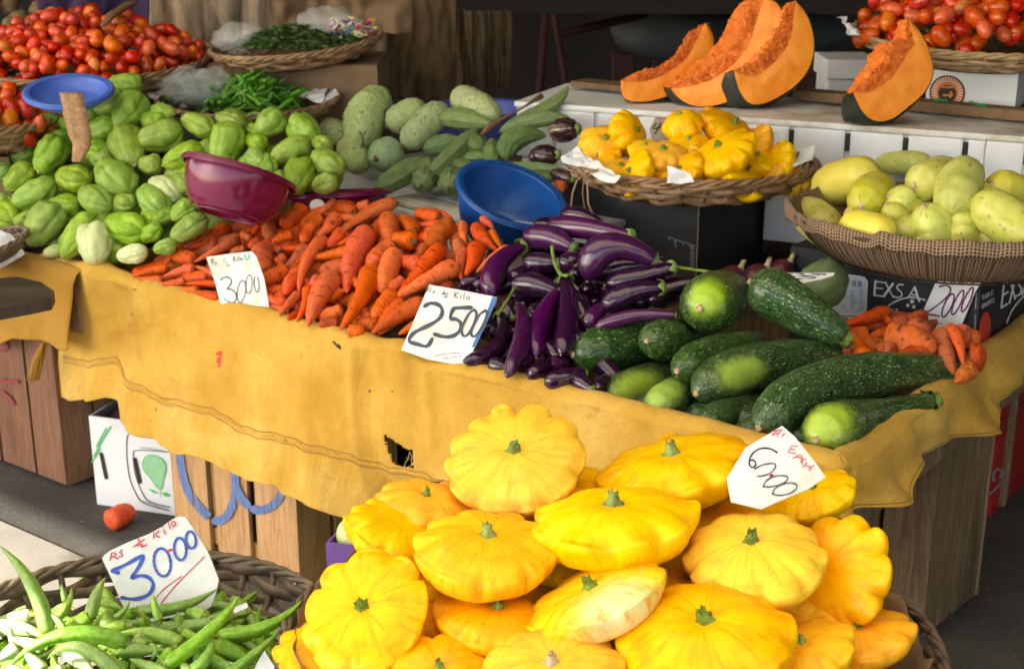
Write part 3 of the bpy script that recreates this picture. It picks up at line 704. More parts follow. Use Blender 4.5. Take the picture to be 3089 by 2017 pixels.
mb = MB(); mb.box(W(2.105, -.035, TZ - .09), UD * 1.5, VD * .022, Vector((0, 0, .15))); mb.build('front_board', MT['oldwood'], lt)
for u in (2.9, 3.5):
    mb = MB(); mb.box(W(u, .5, 0), UD * .06, VD * .06, Vector((0, 0, TZ - .033))); mb.build('leg', MT['oldwood'], lt)

# ---------------------------------------------------------------- yellow cloth
RIMZ = .662
def crop_uz(c, pts, v): 
    o = []
    for x, y in pts:
        p = at_v(c, x, y, v); u, _ = uv(p); o.append((u, p.z))
    return sorted(o)
def lin(tab, x):
    if x <= tab[0][0]: return tab[0][1]
    for (a, p), (b, q) in zip(tab, tab[1:]):
        if x <= b: return p + (q - p) * (x - a) / max(1e-6, b - a)
    return tab[-1][1]
VF = -.045
hem_f = crop_uz('O', [(112, 932), (150, 937), (200, 930), (255, 920), (285, 932), (295, 972), (318, 986), (350, 1000), (385, 1012), (400, 1025), (450, 1042), (520, 1052), (560, 1068), (600, 1078), (640, 1090), (690, 1105), (700, 1128), (745, 1150), (780, 1172), (818, 1203), (850, 1180), (900, 1150), (960, 1128), (1040, 1112), (1200, 1160), (1500, 1200), (1750, 1205), (1850, 1200), (1950, 1195)], VF)
seam_f = crop_uz('O', [(118, 828), (150, 838), (200, 840), (250, 833), (262, 838), (300, 875), (350, 893), (400, 915), (450, 925), (520, 938), (560, 955), (600, 976), (650, 988), (700, 1005), (760, 1030), (800, 1048), (860, 1075), (905, 1088), (960, 1095), (1010, 1108), (1045, 1112)], VF)
# path along the rim: front (from the far end) -> corner -> side
US = -.03
side_len = 1.9
uL = uv(at_v('O', 112, 932, VF))[0]
hem_s_pts = [(2028, 1205), (2075, 1180), (2120, 1162), (2130, 1135), (2150, 1105), (2172, 1085), (2215, 1050), (2250, 1030), (2290, 1012), (2318, 998), (2325, 965), (2380, 905)]
def crop_vz(pts, u): 
    o = []
    for x, y in pts:
        p = at_u('O', x, y, u); o.append((uv(p)[1], p.z))
    return sorted(o)
hem_s = crop_vz(hem_s_pts, US - .045)
print('HEMS', [(round(a, 2), round(b, 3)) for a, b in hem_s], 'uL', uL)
hem_s = [(max(a, 0), b) for a, b in hem_s]
def cloth_mesh():
    rc = .03; cols = []           # (s, rim point xy, outward dir, zhem)
    n_f = 330; n_c = 10; n_s = 170
    for i in range(n_f + 1):
        u = uL + .02 + (0 - uL - .02 + rc * 0) * i / n_f
        cols.append((u, 0, Vector(-VD), lin(hem_f, u)))
    for i in range(1, n_c):
        a = math.pi / 2 * i / n_c
        cols.append((-.0005 * i, 1, (-VD * math.cos(a) - UD * math.sin(a)).normalized(), hem_f[0][1] * (1 - i / n_c) + hem_s[0][1] * i / n_c))
    for i in range(n_s + 1):
        v = side_len * i / n_s; cols.append((v, 2, Vector(-UD), lin(hem_s, v)))
    rows_in = [(-.055, -.075), (-.045, -.045), (-.034, -.018), (-.026, -.004), (-.014, .004), (0, .008), (.012, .005), (.022, -.002), (.031, -.012)]   # outward offset, z above rim
    NR = 96; V = []; keep = []
    S = 0
    for ci, (q, kind, d, zh) in enumerate(cols):
        base = W(q, 0) if kind == 0 else (W(0, 0) if kind == 1 else W(0, q))
        S = ci * .006
        along = q if kind == 0 else (-.02 * ci if kind == 1 else -q)
        lump = .004 * noise.noise(Vector((along * 5, 1, 3))) + .004 * noise.noise(Vector((along * 17, 5, 3)))
        if kind == 0:
            for (cc, ww, hh) in ((1.01, .045, .008), (.935, .05, -.012), (2.06, .06, .02), (.86, .09, -.006)):
                lump += hh * math.exp(-((q - cc) / ww) ** 2)
        for o_, z_ in rows_in: V.append(base + d * (o_ - .006) + Vector((0, 0, RIMZ + z_ + lump)))
        z0 = RIMZ - .012 + lump
        for r in range(1, NR + 1):
            t = r / NR; z = z0 + (zh - z0) * t
            fl = .031 - .006
            amp = .006 + .034 * t ** 1.2
            rip = noise.noise(Vector((along * 3.2, t * .7, 2))) * amp * 1.5 + noise.noise(Vector((along * 9 + t * .8, t * 1.2, 9))) * amp * .8 + noise.noise(Vector((along * 24 + t * 2, t * 3, 19))) * amp * .16
            if kind == 0: rip += .012 * math.exp(-((q - 1.135 + .03 * t) / .014) ** 2) * (1 - .6 * t) - .010 * math.exp(-((q - 1.095 + .05 * t) / .02) ** 2) * (1 - .4 * t) + .008 * math.exp(-((q - .93 + .04 * t) / .012) ** 2) * (1 - .5 * t) + .010 * math.exp(-((q - 1.0 + t * .03) / .03) ** 2) * (1 - t) + .02 * math.exp(-((q - 2.04 - t * .03) / .05) ** 2) * (1 - .7 * t) - .014 * math.exp(-((q - 1.93 - t * .04) / .035) ** 2) * (1 - t * .5)
            out = fl + rip + (.060 * math.exp(-((q - 1.50) / .36) ** 4) * t if kind == 0 else 0) + (.012 * t if kind == 0 else (.012 + .022 * min(1, kind / 2)) * t)
            if kind == 2: out += .022 * math.exp(-((q - .1) / .12) ** 2) * t; z += .0
            p = base + d * max(out, .004) + Vector((0, 0, z))
            if kind == 0:      # slanted free end at the far corner
                e = max(0, 1 - (uL + .02 - q) / .10)
                p += UD * e * (.09 * (1 - t) * -1 + .0)
            V.append(p)
    nr = len(rows_in) + NR; Fc = []
    HOLE = [(893, 1008), (903, 1014), (915, 1022), (928, 1031), (945, 1042), (963, 1046), (959, 1056), (963, 1068), (958, 1076), (962, 1087), (940, 1084), (918, 1080), (906, 1055), (898, 1030)]
    def inpoly(x, y, P):
        c = False; j = len(P) - 1
        for i in range(len(P)):
            if (P[i][1] > y) != (P[j][1] > y) and x < (P[j][0] - P[i][0]) * (y - P[i][1]) / (P[j][1] - P[i][1]) + P[i][0]: c = not c
            j = i
        return c
    for i in range(len(cols) - 1):
        for r in range(nr - 1):
            a = i * nr + r
            if cols[i][1] == 0 and r > 9:
                m_ = (V[a] + V[a + nr + 1]) / 2; x_, y_ = proj(m_)
                jit = 2.5 * noise.noise(Vector((x_ * .25, y_ * .25, 0)))
                if inpoly(x_ + jit, y_ + jit, HOLE): continue
            Fc.append((a, a + nr, a + nr + 1, a + 1))
    return V, Fc, cols, nr
CV, CF, CC, CNR = cloth_mesh()
cl = empty('table_cloth', W(1, -.03, .3)); tag(cl, 'long ochre canvas cloth with a torn hole hanging over the front of the display table', 'cloth')
o = mk('canvas', CV, CF, MT['canvas'], parent=cl)
so = o.modifiers.new('th', 'SOLIDIFY'); so.thickness = .0022; so.offset = 0
# stitched seam running above the hem
def cloth_pt(u, z, off=.0):
    """point of the front cloth surface at u and height z, pushed outward"""
    i = min(range(331), key=lambda k: abs(CC[k][0] - u)); b = i * CNR
    j = min(range(CNR - 97, CNR), key=lambda r: abs(CV[b + r].z - z)); return CV[b + j] - VD * off
def seam(dz, name, w, mat):
    mb = MB(); pts = []
    u = seam_f[-1][0] - .01
    while u > .35:
        z = lin(seam_f, u) + dz + .0012 * math.sin(u * 90)
        i = min(range(331), key=lambda k: abs(CC[k][0] - u)); b = i * CNR; col = CV[b + 9:b + CNR]
        for a_, b_ in zip(col, col[1:]):
            if b_.z <= z <= a_.z: k = (a_.z - z) / max(1e-6, a_.z - b_.z); pts.append(a_.lerp(b_, k) - VD * .0016); break
        u -= .006
    mb.tube(pts, w, 5); return mb.build(name, MT[mat], cl, True)
seam(0, 'stitching', .0012, 'thread'); seam(-.016, 'stitching', .0010, 'thread'); seam(-.008, 'hem_fold', .0032, 'canvas')
# stitched seam along the side
mb = MB(); pts = []
for i in range(len(CC) - 171, len(CC)):
    b = i * CNR; pts.append(CV[b + CNR - 7] + CC[i][2] * .0016)
mb.tube(pts, .0011, 5); mb.build('stitching', MT['thread'], cl, True)
def on_cloth(v): return cloth_pt(uv(v)[0], v.z, .0022)
plc = Plane(W(1, VF), VD)
marks('paint_mark', cl, plc, 'D', [[(1530, 900), (1545, 925), (1540, 950), (1552, 985)]], 24, 'ink_redlabel', 0, curve=on_cloth, wv=.4)
marks('feather', cl, plc, 'D', [[(2288, 835), (2305, 860), (2340, 882)]], 16, 'slot', 0, curve=on_cloth, wv=.5)
for c_, pts_ in (('D', [(880, 645), (895, 655)]), ('D', [(895, 472), (905, 480)]), ('E', [(165, 1170), (172, 1185)]), ('E', [(345, 1172), (352, 1180)]), ('D', [(1150, 1270), (1158, 1276)])): marks('speck', cl, plc, c_, [pts_], 11, 'stub_dark', 0, sm=False, curve=on_cloth)
# torn threads hanging from the hole and the frayed far end
mb = MB()
for k in range(12):
    x = rnd.uniform(950, 964); p = at_v('O', x, rnd.uniform(1044, 1084), -.075); q = p + Vector((rnd.uniform(-.01, .01), rnd.uniform(-.01, .01), rnd.uniform(-.02, .004))); mb.tube([p, (p + q) / 2 + Vector((rnd.uniform(-.004, .004), 0, 0)), q], .0005, 4)
mb.build('frayed_thread', MT['hole_edge'], cl)
# far end: cloth of the side table, shade put into its colour, with its own short drop
hem_l = crop_uz('O', [(0, 790), (20, 775), (45, 765), (100, 770), (150, 790), (185, 790), (195, 700)], -.07)
V = []; Fc = []; nc = 90; nr2 = 30
for i in range(nc + 1):
    u = 2.08 + 1.3 * i / nc; zh = lin(hem_l, u)
    prof = [(-.07, -.06), (-.05, -.01), (-.03, .006), (0, .01), (.02, .0), (.028, -.015)]
    lump = .008 * noise.noise(Vector((u * 5, 8, 3)))
    for o_, z_ in prof: V.append(W(u, -.03 - o_, RIMZ - .004 + z_ + lump))
    for r in range(1, nr2 + 1):
        t = r / nr2; z = RIMZ - .02 + lump + (zh - RIMZ) * t
        V.append(W(u, -.062 - .03 * t - .02 * t * noise.noise(Vector((u * 8, t, 4))), z))
n_ = len(prof) + nr2
Fc = [(i * n_ + r, (i + 1) * n_ + r, (i + 1) * n_ + r + 1, i * n_ + r + 1) for i in range(nc) for r in range(n_ - 1)]
l2 = empty('side_cloth', W(2.6, -.05, .6)); tag(l2, 'shade-toned ochre cloth with ragged hem over the side table of chayotes', 'cloth')
o = mk('canvas', V, Fc, MT['canvas_shaded'], parent=l2); so = o.modifiers.new('th', 'SOLIDIFY'); so.thickness = .002; so.offset = 0
mb = MB()          # frayed tassel hanging at the corner
p0 = at_v('D', 320, 815, -.075); p1 = at_v('D', 230, 1080, -.085)
for k in range(22):
    a = p0 + Vector((rnd.uniform(-.008, .008),) * 3); b = p1 + Vector((rnd.uniform(-.016, .016), rnd.uniform(-.01, .01), rnd.uniform(-.01, .02))); mb.tube(bez(a, b, (a + b) / 2 + Vector((rnd.uniform(-.01, .01), 0, 0)), 6), .0022, 5)
mb.build('tassel', MT['canvas_shaded'], l2, True)

# ---------------------------------------------------------------- wooden crates
def crate(name, o, w, d, h, ex, ey, mat, label, planks=(.12, .1, .1), gap=.012, slatside=True, group=None):
    """o = front corner on the ground, ex = unit along the front, ey = unit towards the back; upright planks"""
    root = empty(name, o); tag(root, label, 'crate', group)
    def panel(nm, oo, e, n, width, pl):
        mb = MB(); x = 0; tot = sum(pl) + gap * (len(pl) - 1); k = width / tot
        for i, p in enumerate(pl):
            z0 = rnd.uniform(0, .008); mb.box(oo + e * x + n * rnd.uniform(0, .002) + Vector((0, 0, z0 + .004)), e * (p * k), n * .012, Vector((0, 0, h - z0 - rnd.uniform(0, .01))), bev=.0018); x += (p + gap) * k
        mb.build(nm, MT[mat], root)
    Z = Vector((0, 0, 1))
    panel('front_panel', o, ex, ey, w, planks)
    panel('back_panel', o + ey * (d - .012), ex, ey, w, planks)
    panel('side_panel', o + ey * .0135, ey, ex, d - .027, [.11] * max(2, round(d / .12)))
    panel('side_panel', o + ey * .0135 + ex * (w - .012), ey, ex, d - .027, [.11] * max(2, round(d / .12)))
    mb = MB()
    for zz in (.03, h - .07):
        mb.box(o + ex * .02 + ey * .0145 + Z * zz, ex * (w - .04), ey * .012, Z * .045); mb.box(o + ex * .02 + ey * (d - .027) + Z * zz, ex * (w - .04), ey * .012, Z * .045)
    mb.build('batten', MT[mat], root)
    mb = MB(); mb.box(o + ex * .016 + ey * .028 + Z * .006, ex * (w - .032), ey * (d - .058), Z * .012); mb.build('bottom_board', MT[mat], root)
    return root
Z0 = Vector((0, 0, 1))
# sprayed crate below the cloth, planks facing the buyer
a = at_v('O', 398, 1100, -.054); b = at_v('O', 686, 1150, -.054); a.z = b.z = 0.0
mid = crate('wooden_crate', b, (a - b).length, .36, .355, (a - b).normalized(), VD, 'pine', 'upright pine crate with blue spray painted curves under the torn cloth', planks=(.105, .088, .098), gap=.019)
pl = Plane(at_v('O', 500, 1200, -.0565), VD)
GAPK = (a - b).length / (.105 + .088 + .098 + .019 * 2); GAPS = [(.105 * GAPK, (.105 + .019) * GAPK), ((.105 + .019 + .088) * GAPK, (.105 + .088 + .038) * GAPK)]
mb = MB()
for k_, st_ in enumerate([[(1250, -10), (1252, 60), (1262, 160), (1290, 280), (1345, 380), (1400, 440)], [(1400, 440), (1460, 500)], [(1500, 520), (1550, 515), (1595, 470), (1630, 380), (1640, 300), (1635, 200), (1625, 90)], [(1648, 300), (1680, 360), (1722, 410)], [(1765, 440), (1820, 450), (1880, 425), (1930, 385), (1965, 320), (1985, 240)]]):
    st_ = smooth_line(st_, 3); m2 = MB(); ribbon(m2, pl, 'G', st_, 58, .0008 + .0001 * k_, False, wv=.03); b0 = len(mb.v); mb.v += m2.v
    for f_ in m2.f:
        xs = sum(((Vector(m2.v[i_]) - b).dot((a - b).normalized()) for i_ in f_)) / len(f_)
        if not any(g0 + .004 < xs < g1 - .004 for g0, g1 in GAPS): mb.f.append(tuple(i_ + b0 for i_ in f_)); mb.m.append(0)
sp = mb.build('spray_paint', MT['spray_blue'], mid); sp['kind'] = 'stuff'
# crate at the far end with red marks
a = at_v('O', 155, 1150, -.02); a.z = 0
lc = crate('wooden_crate', a, .62, .34, .50, UD, VD, 'redwood', 'brown wooden crate with faded red marks under the side table', planks=(.11, .13, .13, .13), gap=.01)
pl = Plane(a - VD * .003, VD)
for st_ in ([(10, 820), (60, 870), (5, 890)], [(0, 1100), (60, 1110), (120, 1105)], [(10, 1180), (60, 1210), (90, 1260)]): marks('red_mark', lc, pl, 'D', [st_], 26, 'spray_red', .001)
# crate under the near corner
c0 = at_z('O', 2142, 1490, 0.0); c1 = at_z('O', 2272, 1385, 0.0)
e = (c1 - c0); d_ = e.length; e.normalize(); f_ = Vector((-e.y, e.x, 0))
if f_.dot(UD) < 0: f_ = -f_
print('right crate', uv(c0), uv(c1))
crate('wooden_crate', c0, .34, d_, .545, f_, e, 'oldwood', 'weathered grey brown crate holding up the table corner beside the red crates', planks=(.12, .1, .1), gap=.013)
# red bottle crates behind it
def red_crate(o, ex, ey, w, d, h, label):
    root = empty('bottle_crate', o); tag(root, label, 'crate', 'red plastic bottle crates')
    mb = MB(); t = .012
    for (q, A, B) in ((o, ex * w, ey * t), (o + ey * (d - t), ex * w, ey * t), (o + ey * t, ex * t, ey * (d - 2 * t)), (o + ey * t + ex * (w - t), ex * t, ey * (d - 2 * t))):
        mb.box(q + Z0 * .002, A, B, Z0 * (h - .03), bev=.003); mb.box(q - (ex + ey) * .004 * 0 + Z0 * (h - .0275), A, B, Z0 * .025, bev=.003)
    mb.build('wall', MT['redplastic'], root)
    mb = MB(); mb.box(o + ex * .014 + ey * .014 + Z0 * .004, ex * (w - .028), ey * (d - .028), Z0 * .008); mb.build('bottom', MT['redplastic'], root)
    mb = MB()
    for k in range(8): mb.box(o - ey * .0045 + ex * (w * (k + .5) / 8) + Z0 * .01, ex * .006, ey * .004, Z0 * (h - .05))
    mb.build('rib', MT['redplastic'], root); return root
# ---------------------------------------------------------------- things below the table
def carton(name, o, ex, ey, w, d, h, mat, label, open_top=False, cat='box', edge='carton_edge', group=None):
    root = empty(name, o); tag(root, label, cat, group); t = .005; mb = MB()
    for (q, A, B) in ((o, ex * w, ey * t), (o + ey * (d - t), ex * w, ey * t), (o + ey * t, ex * t, ey * (d - 2 * t)), (o + ey * t + ex * (w - t), ex * t, ey * (d - 2 * t))): mb.box(q + Z0 * .001, A, B, Z0 * (h - .001))
    mb.build('wall', MT[mat], root)
    mb = MB(); mb.box(o + (ex + ey) * .006 + Z0 * .002, ex * (w - .012), ey * (d - .012), Z0 * .005); mb.build('bottom', MT[mat], root)
    if not open_top:
        mb = MB(); mb.box(o + ex * .001 + ey * .001 + Z0 * (h + .0005), ex * (w - .002), ey * (d / 2 - .003), Z0 * .004); mb.box(o + ex * .001 + ey * (d / 2 + .002) + Z0 * (h + .0005), ex * (w - .002), ey * (d / 2 - .003), Z0 * .004); mb.build('flap', MT[mat], root)
    return root
a = at_z('O', 226, 1172, .0); b = at_z('O', 420, 1200, .0)
exx = (b - a).normalized(); eyy = Vector((-exx.y, exx.x, 0)); top = at_plane('O', 200, 965, a, eyy)
hh = top.z; print('pear box h', hh, (b - a).length)
pb = carton('pear_carton', a, exx, eyy, .34, .26, hh, 'carton_white', 'white pear carton with a green pear print, standing on the ground under the cloth', True)
pl = Plane(a - eyy * .001, eyy)
patchpoly('pear_print', pb, pl, 'G', smooth_line([(990, 120), (1010, 70), (1060, 58), (1110, 75), (1150, 110), (1160, 160), (1140, 220), (1130, 290), (1110, 305), (1080, 270), (1040, 210), (1000, 170), (990, 120)])[:-1], 'ink_lime', .0006)
marks('pear_outline', pb, pl, 'G', [[(990, 120), (1010, 70), (1060, 58), (1110, 75), (1150, 110), (1160, 160), (1140, 220), (1130, 290), (1110, 305), (1080, 270), (1040, 210), (1000, 170), (990, 120)], [(1115, 300), (1120, 350)]], 5, 'ink_green', .0010)
patchpoly('leaf_print', pb, pl, 'G', [(1030, 295), (1070, 305), (1110, 330), (1070, 325)], 'ink_green', .0007)
patchpoly('leaf_print', pb, pl, 'G', [(1125, 325), (1160, 318), (1195, 350), (1150, 350)], 'ink_green', .0007)
marks('frame_print', pb, pl, 'G', [[(1180, -60), (900, -95), (882, -60), (880, 60), (900, 230), (950, 340), (990, 400), (1180, 450)], [(1180, 40), (950, 25), (925, 40), (930, 130), (950, 230), (1000, 350), (1040, 390), (1185, 425)]], 6, 'ink_black', .0008)
marks('small_print', pb, pl, 'G', [[(900 + 16 * k, -130 + 3 * k + 5 * (k % 2)), (908 + 16 * k, -126 + 3 * k - 4 * (k % 2))] for k in range(14)] + [[(985 + 12 * k, 375 + 4 * k), (990 + 12 * k, 388 + 4 * k)] for k in range(16)] + [[(975 + 14 * k, 5 + 2 * k), (982 + 14 * k, 14 + 2 * k)] for k in range(12)], 5, 'ink_grey', .0008, sm=False)
marks('hand_hole', pb, pl, 'G', [[(705, 55), (740, 220)]], 26, 'slot', .0009, wv=.05); marks('hand_hole', pb, pl, 'G', [[(940, 90), (975, 250)]], 26, 'slot', .0009, wv=.05)
marks('green_band', pb, pl, 'D', [[(690, 1553), (770, 1420)], [(670, 1560), (740, 1430)]], 10, 'ink_green', .0008); marks('green_band', pb, pl, 'G', [[(640, 110), (700, 20)], [(650, 70), (690, 5)]], 9, 'ink_green', .0008)
# dark red beans heaped in the pear carton
V = []; Fc = []; n = 26
for j in range(n + 1):
    for i in range(n + 1):
        x, y = i / n, j / n; hgt = .06 * math.sin(math.pi * x) * math.sin(math.pi * y) + .006 * noise.noise(Vector((x * 18, y * 18, 1)))
        V.append(a + exx * (.01 + .32 * x) + eyy * (.01 + .24 * y) + Z0 * (hh - .02 + hgt))
Fc = [(j * (n + 1) + i, j * (n + 1) + i + 1, (j + 1) * (n + 1) + i + 1, (j + 1) * (n + 1) + i) for j in range(n) for i in range(n)]
MT['beans'] = simple('beans', [(.03, .006, .01), (.07, .012, .02), (.12, .02, .03)], 60, .6, .9, 120, .01)
tag(mk('red_beans', V, Fc, MT['beans']), 'dark red beans heaped inside the white pear carton', 'beans', kind='stuff')
# two red crates behind the weathered one
p = at_z('O', 2300, 1205, 0.0)
ry = (Vector((c1.x, c1.y, 0)) - Vector((c0.x, c0.y, 0))).normalized(); 
red_a = red_crate(p, -UD * -1, VD, .40, .30, .28, 'lower red bottle crate with white script on the dark floor')
red_b = red_crate(p + VD * .01 + Z0 * .281, UD, VD, .40, .30, .24, 'upper red bottle crate stacked under the yellow cloth')
red_c = red_crate(p + VD * .34, UD, VD, .40, .30, .30, 'red bottle crate behind the lettered one')
pl = Plane(p + VD * 0, UD); pl = Plane(p - UD * .001, UD)
marks('white_script', red_a, pl, 'I', [[(2180, 230), (2160, 250), (2170, 180), (2200, 150), (2230, 180), (2210, 220)], [(2230, 210), (2240, 130), (2260, 90), (2280, 120), (2250, 200)], [(2140, 330), (2180, 300), (2220, 255)]], 12, 'ink_grey', .001)
# loose carrot on the ground
cr = [] 
A = at_z('G', 760, 525, .028); B = at_z('G', 930, 440, .028)
o, P, fr, L = spindle('carrot', A, B, .030, 'carrot_blunt', 'carrot', n=16); tag(o, 'single stubby carrot fallen on the ground in front of the pear carton', 'carrot')
EXPO = 1.72
# ---------------------------------------------------------------- heaps on the table
SL = .45
def heapA(p): return .672 + SL * max(0.0, uv(p)[1] - .02)
FWD = Vector((0, math.cos(PIT), -math.sin(PIT))); DLIM = 1.1
def place_long(c, a, b, f, r_px, lift=0.0, la=0.0, lb=0.0, L=None):
    A = on_heap(c, a[0], a[1], f); k = mpp(c, A); R = r_px * .5 * k
    d = (A - CAM).normalized(); A = A - d * (lift * R * 2 + la * R)
    if L is None:
        B = on_heap(c, b[0], b[1], f); B = B - (B - CAM).normalized() * (lift * R * 2 + lb * R)
        lat = math.hypot(a[0] - b[0], a[1] - b[1]) * k; ta, tb_ = (A - CAM).dot(FWD), (B - CAM).dot(FWD); lim = DLIM * lat
        if abs(tb_ - ta) > lim: B = CAM + direc(c, b[0], b[1]) * (ta + math.copysign(lim, tb_ - ta))
    else:
        d = direc(c, b[0], b[1]).normalized(); q = A - CAM; bb = -2 * d.dot(q); cc = q.length_squared - L * L; D = bb * bb - 4 * cc
        t = (-bb + math.sqrt(D)) / 2 if D > 0 else -bb / 2; B = CAM + d * t
    return A, B, R

carrots = """700,240,430,400,105,0.2;780,330,470,490,72,0.4;620,330,570,470,60,0;480,470,335,440,100,0.5;290,530,40,590,70,0.2;470,530,250,595,72,0.5;250,610,80,600,60,0.4;410,620,240,640,60,0;620,580,465,510,45,0.9;560,590,430,600,45,0.4
640,640,410,640,50,0.6;500,680,380,670,60,0.2;650,730,480,690,75,0.2;550,260,420,330,36,0.3;380,380,280,500,80,0.2;830,390,730,420,55,0;940,220,880,300,50,0.1;870,320,795,280,50,0.4;930,330,850,380,70,0;990,200,995,350,112,0.6
1230,120,1070,225,128,1.1;1160,290,1020,350,84,1.1;1070,405,985,370,60,0.8;955,400,965,600,150,0.9;1450,60,1300,180,62,0.4;1350,190,1265,285,104,0.7;1260,270,1230,350,84,0.2;1590,140,1490,85,92,0.3;1690,90,1600,110,80,0;1860,50,1690,90,42,0.2
1880,80,1475,305,88,1.2;1760,110,1545,240,80,0.5;1460,180,1330,320,112,0.8;1610,180,1375,145,60,0.3;1825,180,1840,345,140,1.3;2010,270,1905,155,100,0.5;2180,180,2015,145,95,0.5;2270,190,2135,110,40,0.7;2210,230,2010,235,60,0.7;2270,230,2120,370,140,0.9
2350,220,2370,360,80,0.1;2140,330,2080,300,84,0.4;2000,345,1820,340,130,0.4;1690,270,1540,700,168,1.4;1385,320,1205,700,98,1.5;1310,390,1170,515,50,1.4;1250,385,1105,520,94,0.9;1230,390,1015,375,50,0.9;1590,400,1270,465,88,1.7;1510,270,1400,380,92,0.3
1600,310,1470,370,62,0.2;1600,510,1345,545,118,0.9;1090,460,1050,500,80,0;1110,540,950,640,112,0.5;1190,560,1110,710,104,1.1;1230,520,1160,560,64,0.6;1090,670,970,700,62,0.3;1860,380,1700,520,150,0.9;1880,430,1780,700,152,1.7;2050,500,1930,470,124,0.4
2190,390,1900,700,132,1.9;2095,370,2050,440,62,0.2;2325,420,2300,330,92,0.6;2300,520,1860,745,142,1.3;2365,400,2345,615,90,1.0;1700,550,1490,960,152,2.0;1440,600,1270,930,172,1.5;1270,670,1190,900,92,1.5;1200,710,1070,860,74,0.6;1180,850,1120,880,50,0
1500,820,1345,885,92,0.9;1550,650,1470,715,40,1.0;1740,700,1610,800,84,0.4;1930,620,1840,700,100,0.6;1850,710,1710,875,132,1.2;1940,780,1760,920,110,0.9;2080,770,1710,985,132,1.7;1710,860,1580,840,72,0.5;1740,930,1600,930,100,0;1560,965,1665,965,92,1.3
1470,910,1340,920,72,0.3;1330,600,1300,710,84,0.2;1110,760,1000,740,64,0.3;1110,840,1030,790,62,0;2450,250,2590,410,112,0.8;2440,380,2365,580,132,1.5;2660,390,2440,560,84,0.9;2550,280,2620,390,70,0.3;2480,180,2560,260,60,0;700,480,560,560,60,0.6
760,440,640,500,60,0.2;860,640,780,700,70,0;1480,690,1400,760,80,0;1900,860,1760,990,90,0.6;2080,900,1900,990,90,0.3;1240,610,1330,700,60,0;1000,720,1100,800,60,0.2;1590,610,1640,700,70,0.4;2040,560,1990,640,80,0.5;2200,330,2130,420,70,0.3""".replace('\n', ';').split(';')
dusty = {3, 13, 19, 27, 30, 34, 35, 39, 46, 51, 61, 62, 64, 76, 78, 80, 90, 91}
blunt = {3, 19, 20, 21, 25, 26, 34, 36, 41, 42, 51, 54, 58, 59, 74, 79}
CARR = []
def ringy(sd):
    def f(t, an):
        q = noise.noise(Vector((t * 34, math.cos(an) * .7, sd * 3.1))); return 1 - .055 * max(0, q - .05) * 2 + .02 * noise.noise(Vector((t * 9, math.cos(an) * 2, math.sin(an) * 2 + sd)))
    return f
def crown(A, B, R, root, mat='stub_dark'):
    d = (A - B).normalized(); return stub('crown', mat, A - d * R * .05, d, R * .34, R * .28, root, n=8)
for i, s in enumerate(carrots):
    x0, y0, x1, y1, w_, lf = map(float, s.split(','))
    A, B, R = place_long('J', (x0, y0), (x1, y1), heapA, w_, lf * .32)
    R *= 1.0; L = (A - B).length; ax = (B - A).normalized()
    A = A - ax * R * .25
    side = ax.cross(Vector((0, 0, 1))).normalized(); mid = (A + B) / 2 + side * rnd.uniform(-.10, .10) * L + Vector((0, 0, rnd.uniform(-.02, .04) * L))
    pr = 'carrot_blunt' if i in blunt or (L < R * 4.2 and i not in (8, 45)) else 'carrot'
    root = empty('carrot', (A + B) / 2)
    spindle('root', A, B, R, pr, 'carrot_dusty' if i in dusty else 'carrot', mid, n=20, lobe=ringy(i), wob=.15, parent=root, rings=46)
    if i not in (20,): crown(A, B, R, root, 'greenshoulder' if i in (23, 27, 44, 79) else 'stub_dark')
    col = 'dusty dark' if i in dusty else rnd.choice(['bright orange', 'orange']); th = 'stubby' if pr == 'carrot_blunt' else ('slim' if w_ < 75 else ('thick long' if L > .17 else 'tapering'))
    root['category'] = 'carrot'; root['group'] = 'carrots heaped on the display table'; CARR.append((root, '%s %s carrot' % (th, col), A.lerp(B, .5)))
# deeper layer of carrots that fills the heap
def inu(p, a, b): u = uv(p)[0]; return a < u < b
meshes = []
for k in range(10):
    r = rnd.uniform(.016, .026); o, *_ = spindle('root', Vector((-.07, 0, 0)), Vector((.07, 0, 0)), r, 'carrot' if k % 3 else 'carrot_blunt', 'carrot' if k % 2 else 'carrot_dusty', Vector((0, rnd.uniform(-.01, .01), 0)), n=12, wob=.14, rings=14)
    meshes.append((o.data, o.location.copy())); bpy.data.objects.remove(o)
cmesh = [m_[0] for m_ in meshes]
k = 0
us = [.98 + .062 * i for i in range(18)]
for i, u in enumerate(us):
    for v in (.09, .15, .21, .27, .33, .39):
        p = W(u + rnd.uniform(-.02, .02), v + rnd.uniform(-.02, .02)); p.z = heapA(p) - .052 + rnd.uniform(-.006, .004)
        if not inside(proj(p), [(345, 640), (420, 590), (540, 545), (640, 520), (700, 500), (760, 495), (880, 500), (960, 520), (1090, 560), (1130, 600), (1100, 650), (990, 690), (900, 765), (850, 770)]): continue
        me, l0 = meshes[rnd.randrange(10)]
        o = bpy.data.objects.new('carrot', me); COL.objects.link(o); o.location = p
        yaw = rnd.uniform(0, 6.28); o.rotation_euler = (orient(Vector((-VD.x * SL, -VD.y * SL, 1))) @ Matrix.Rotation(yaw, 3, 'Z')).to_euler()
        o['category'] = 'carrot'; o['group'] = 'carrots heaped on the display table'; CARR.append((o, 'half buried carrot', p)); k += 1

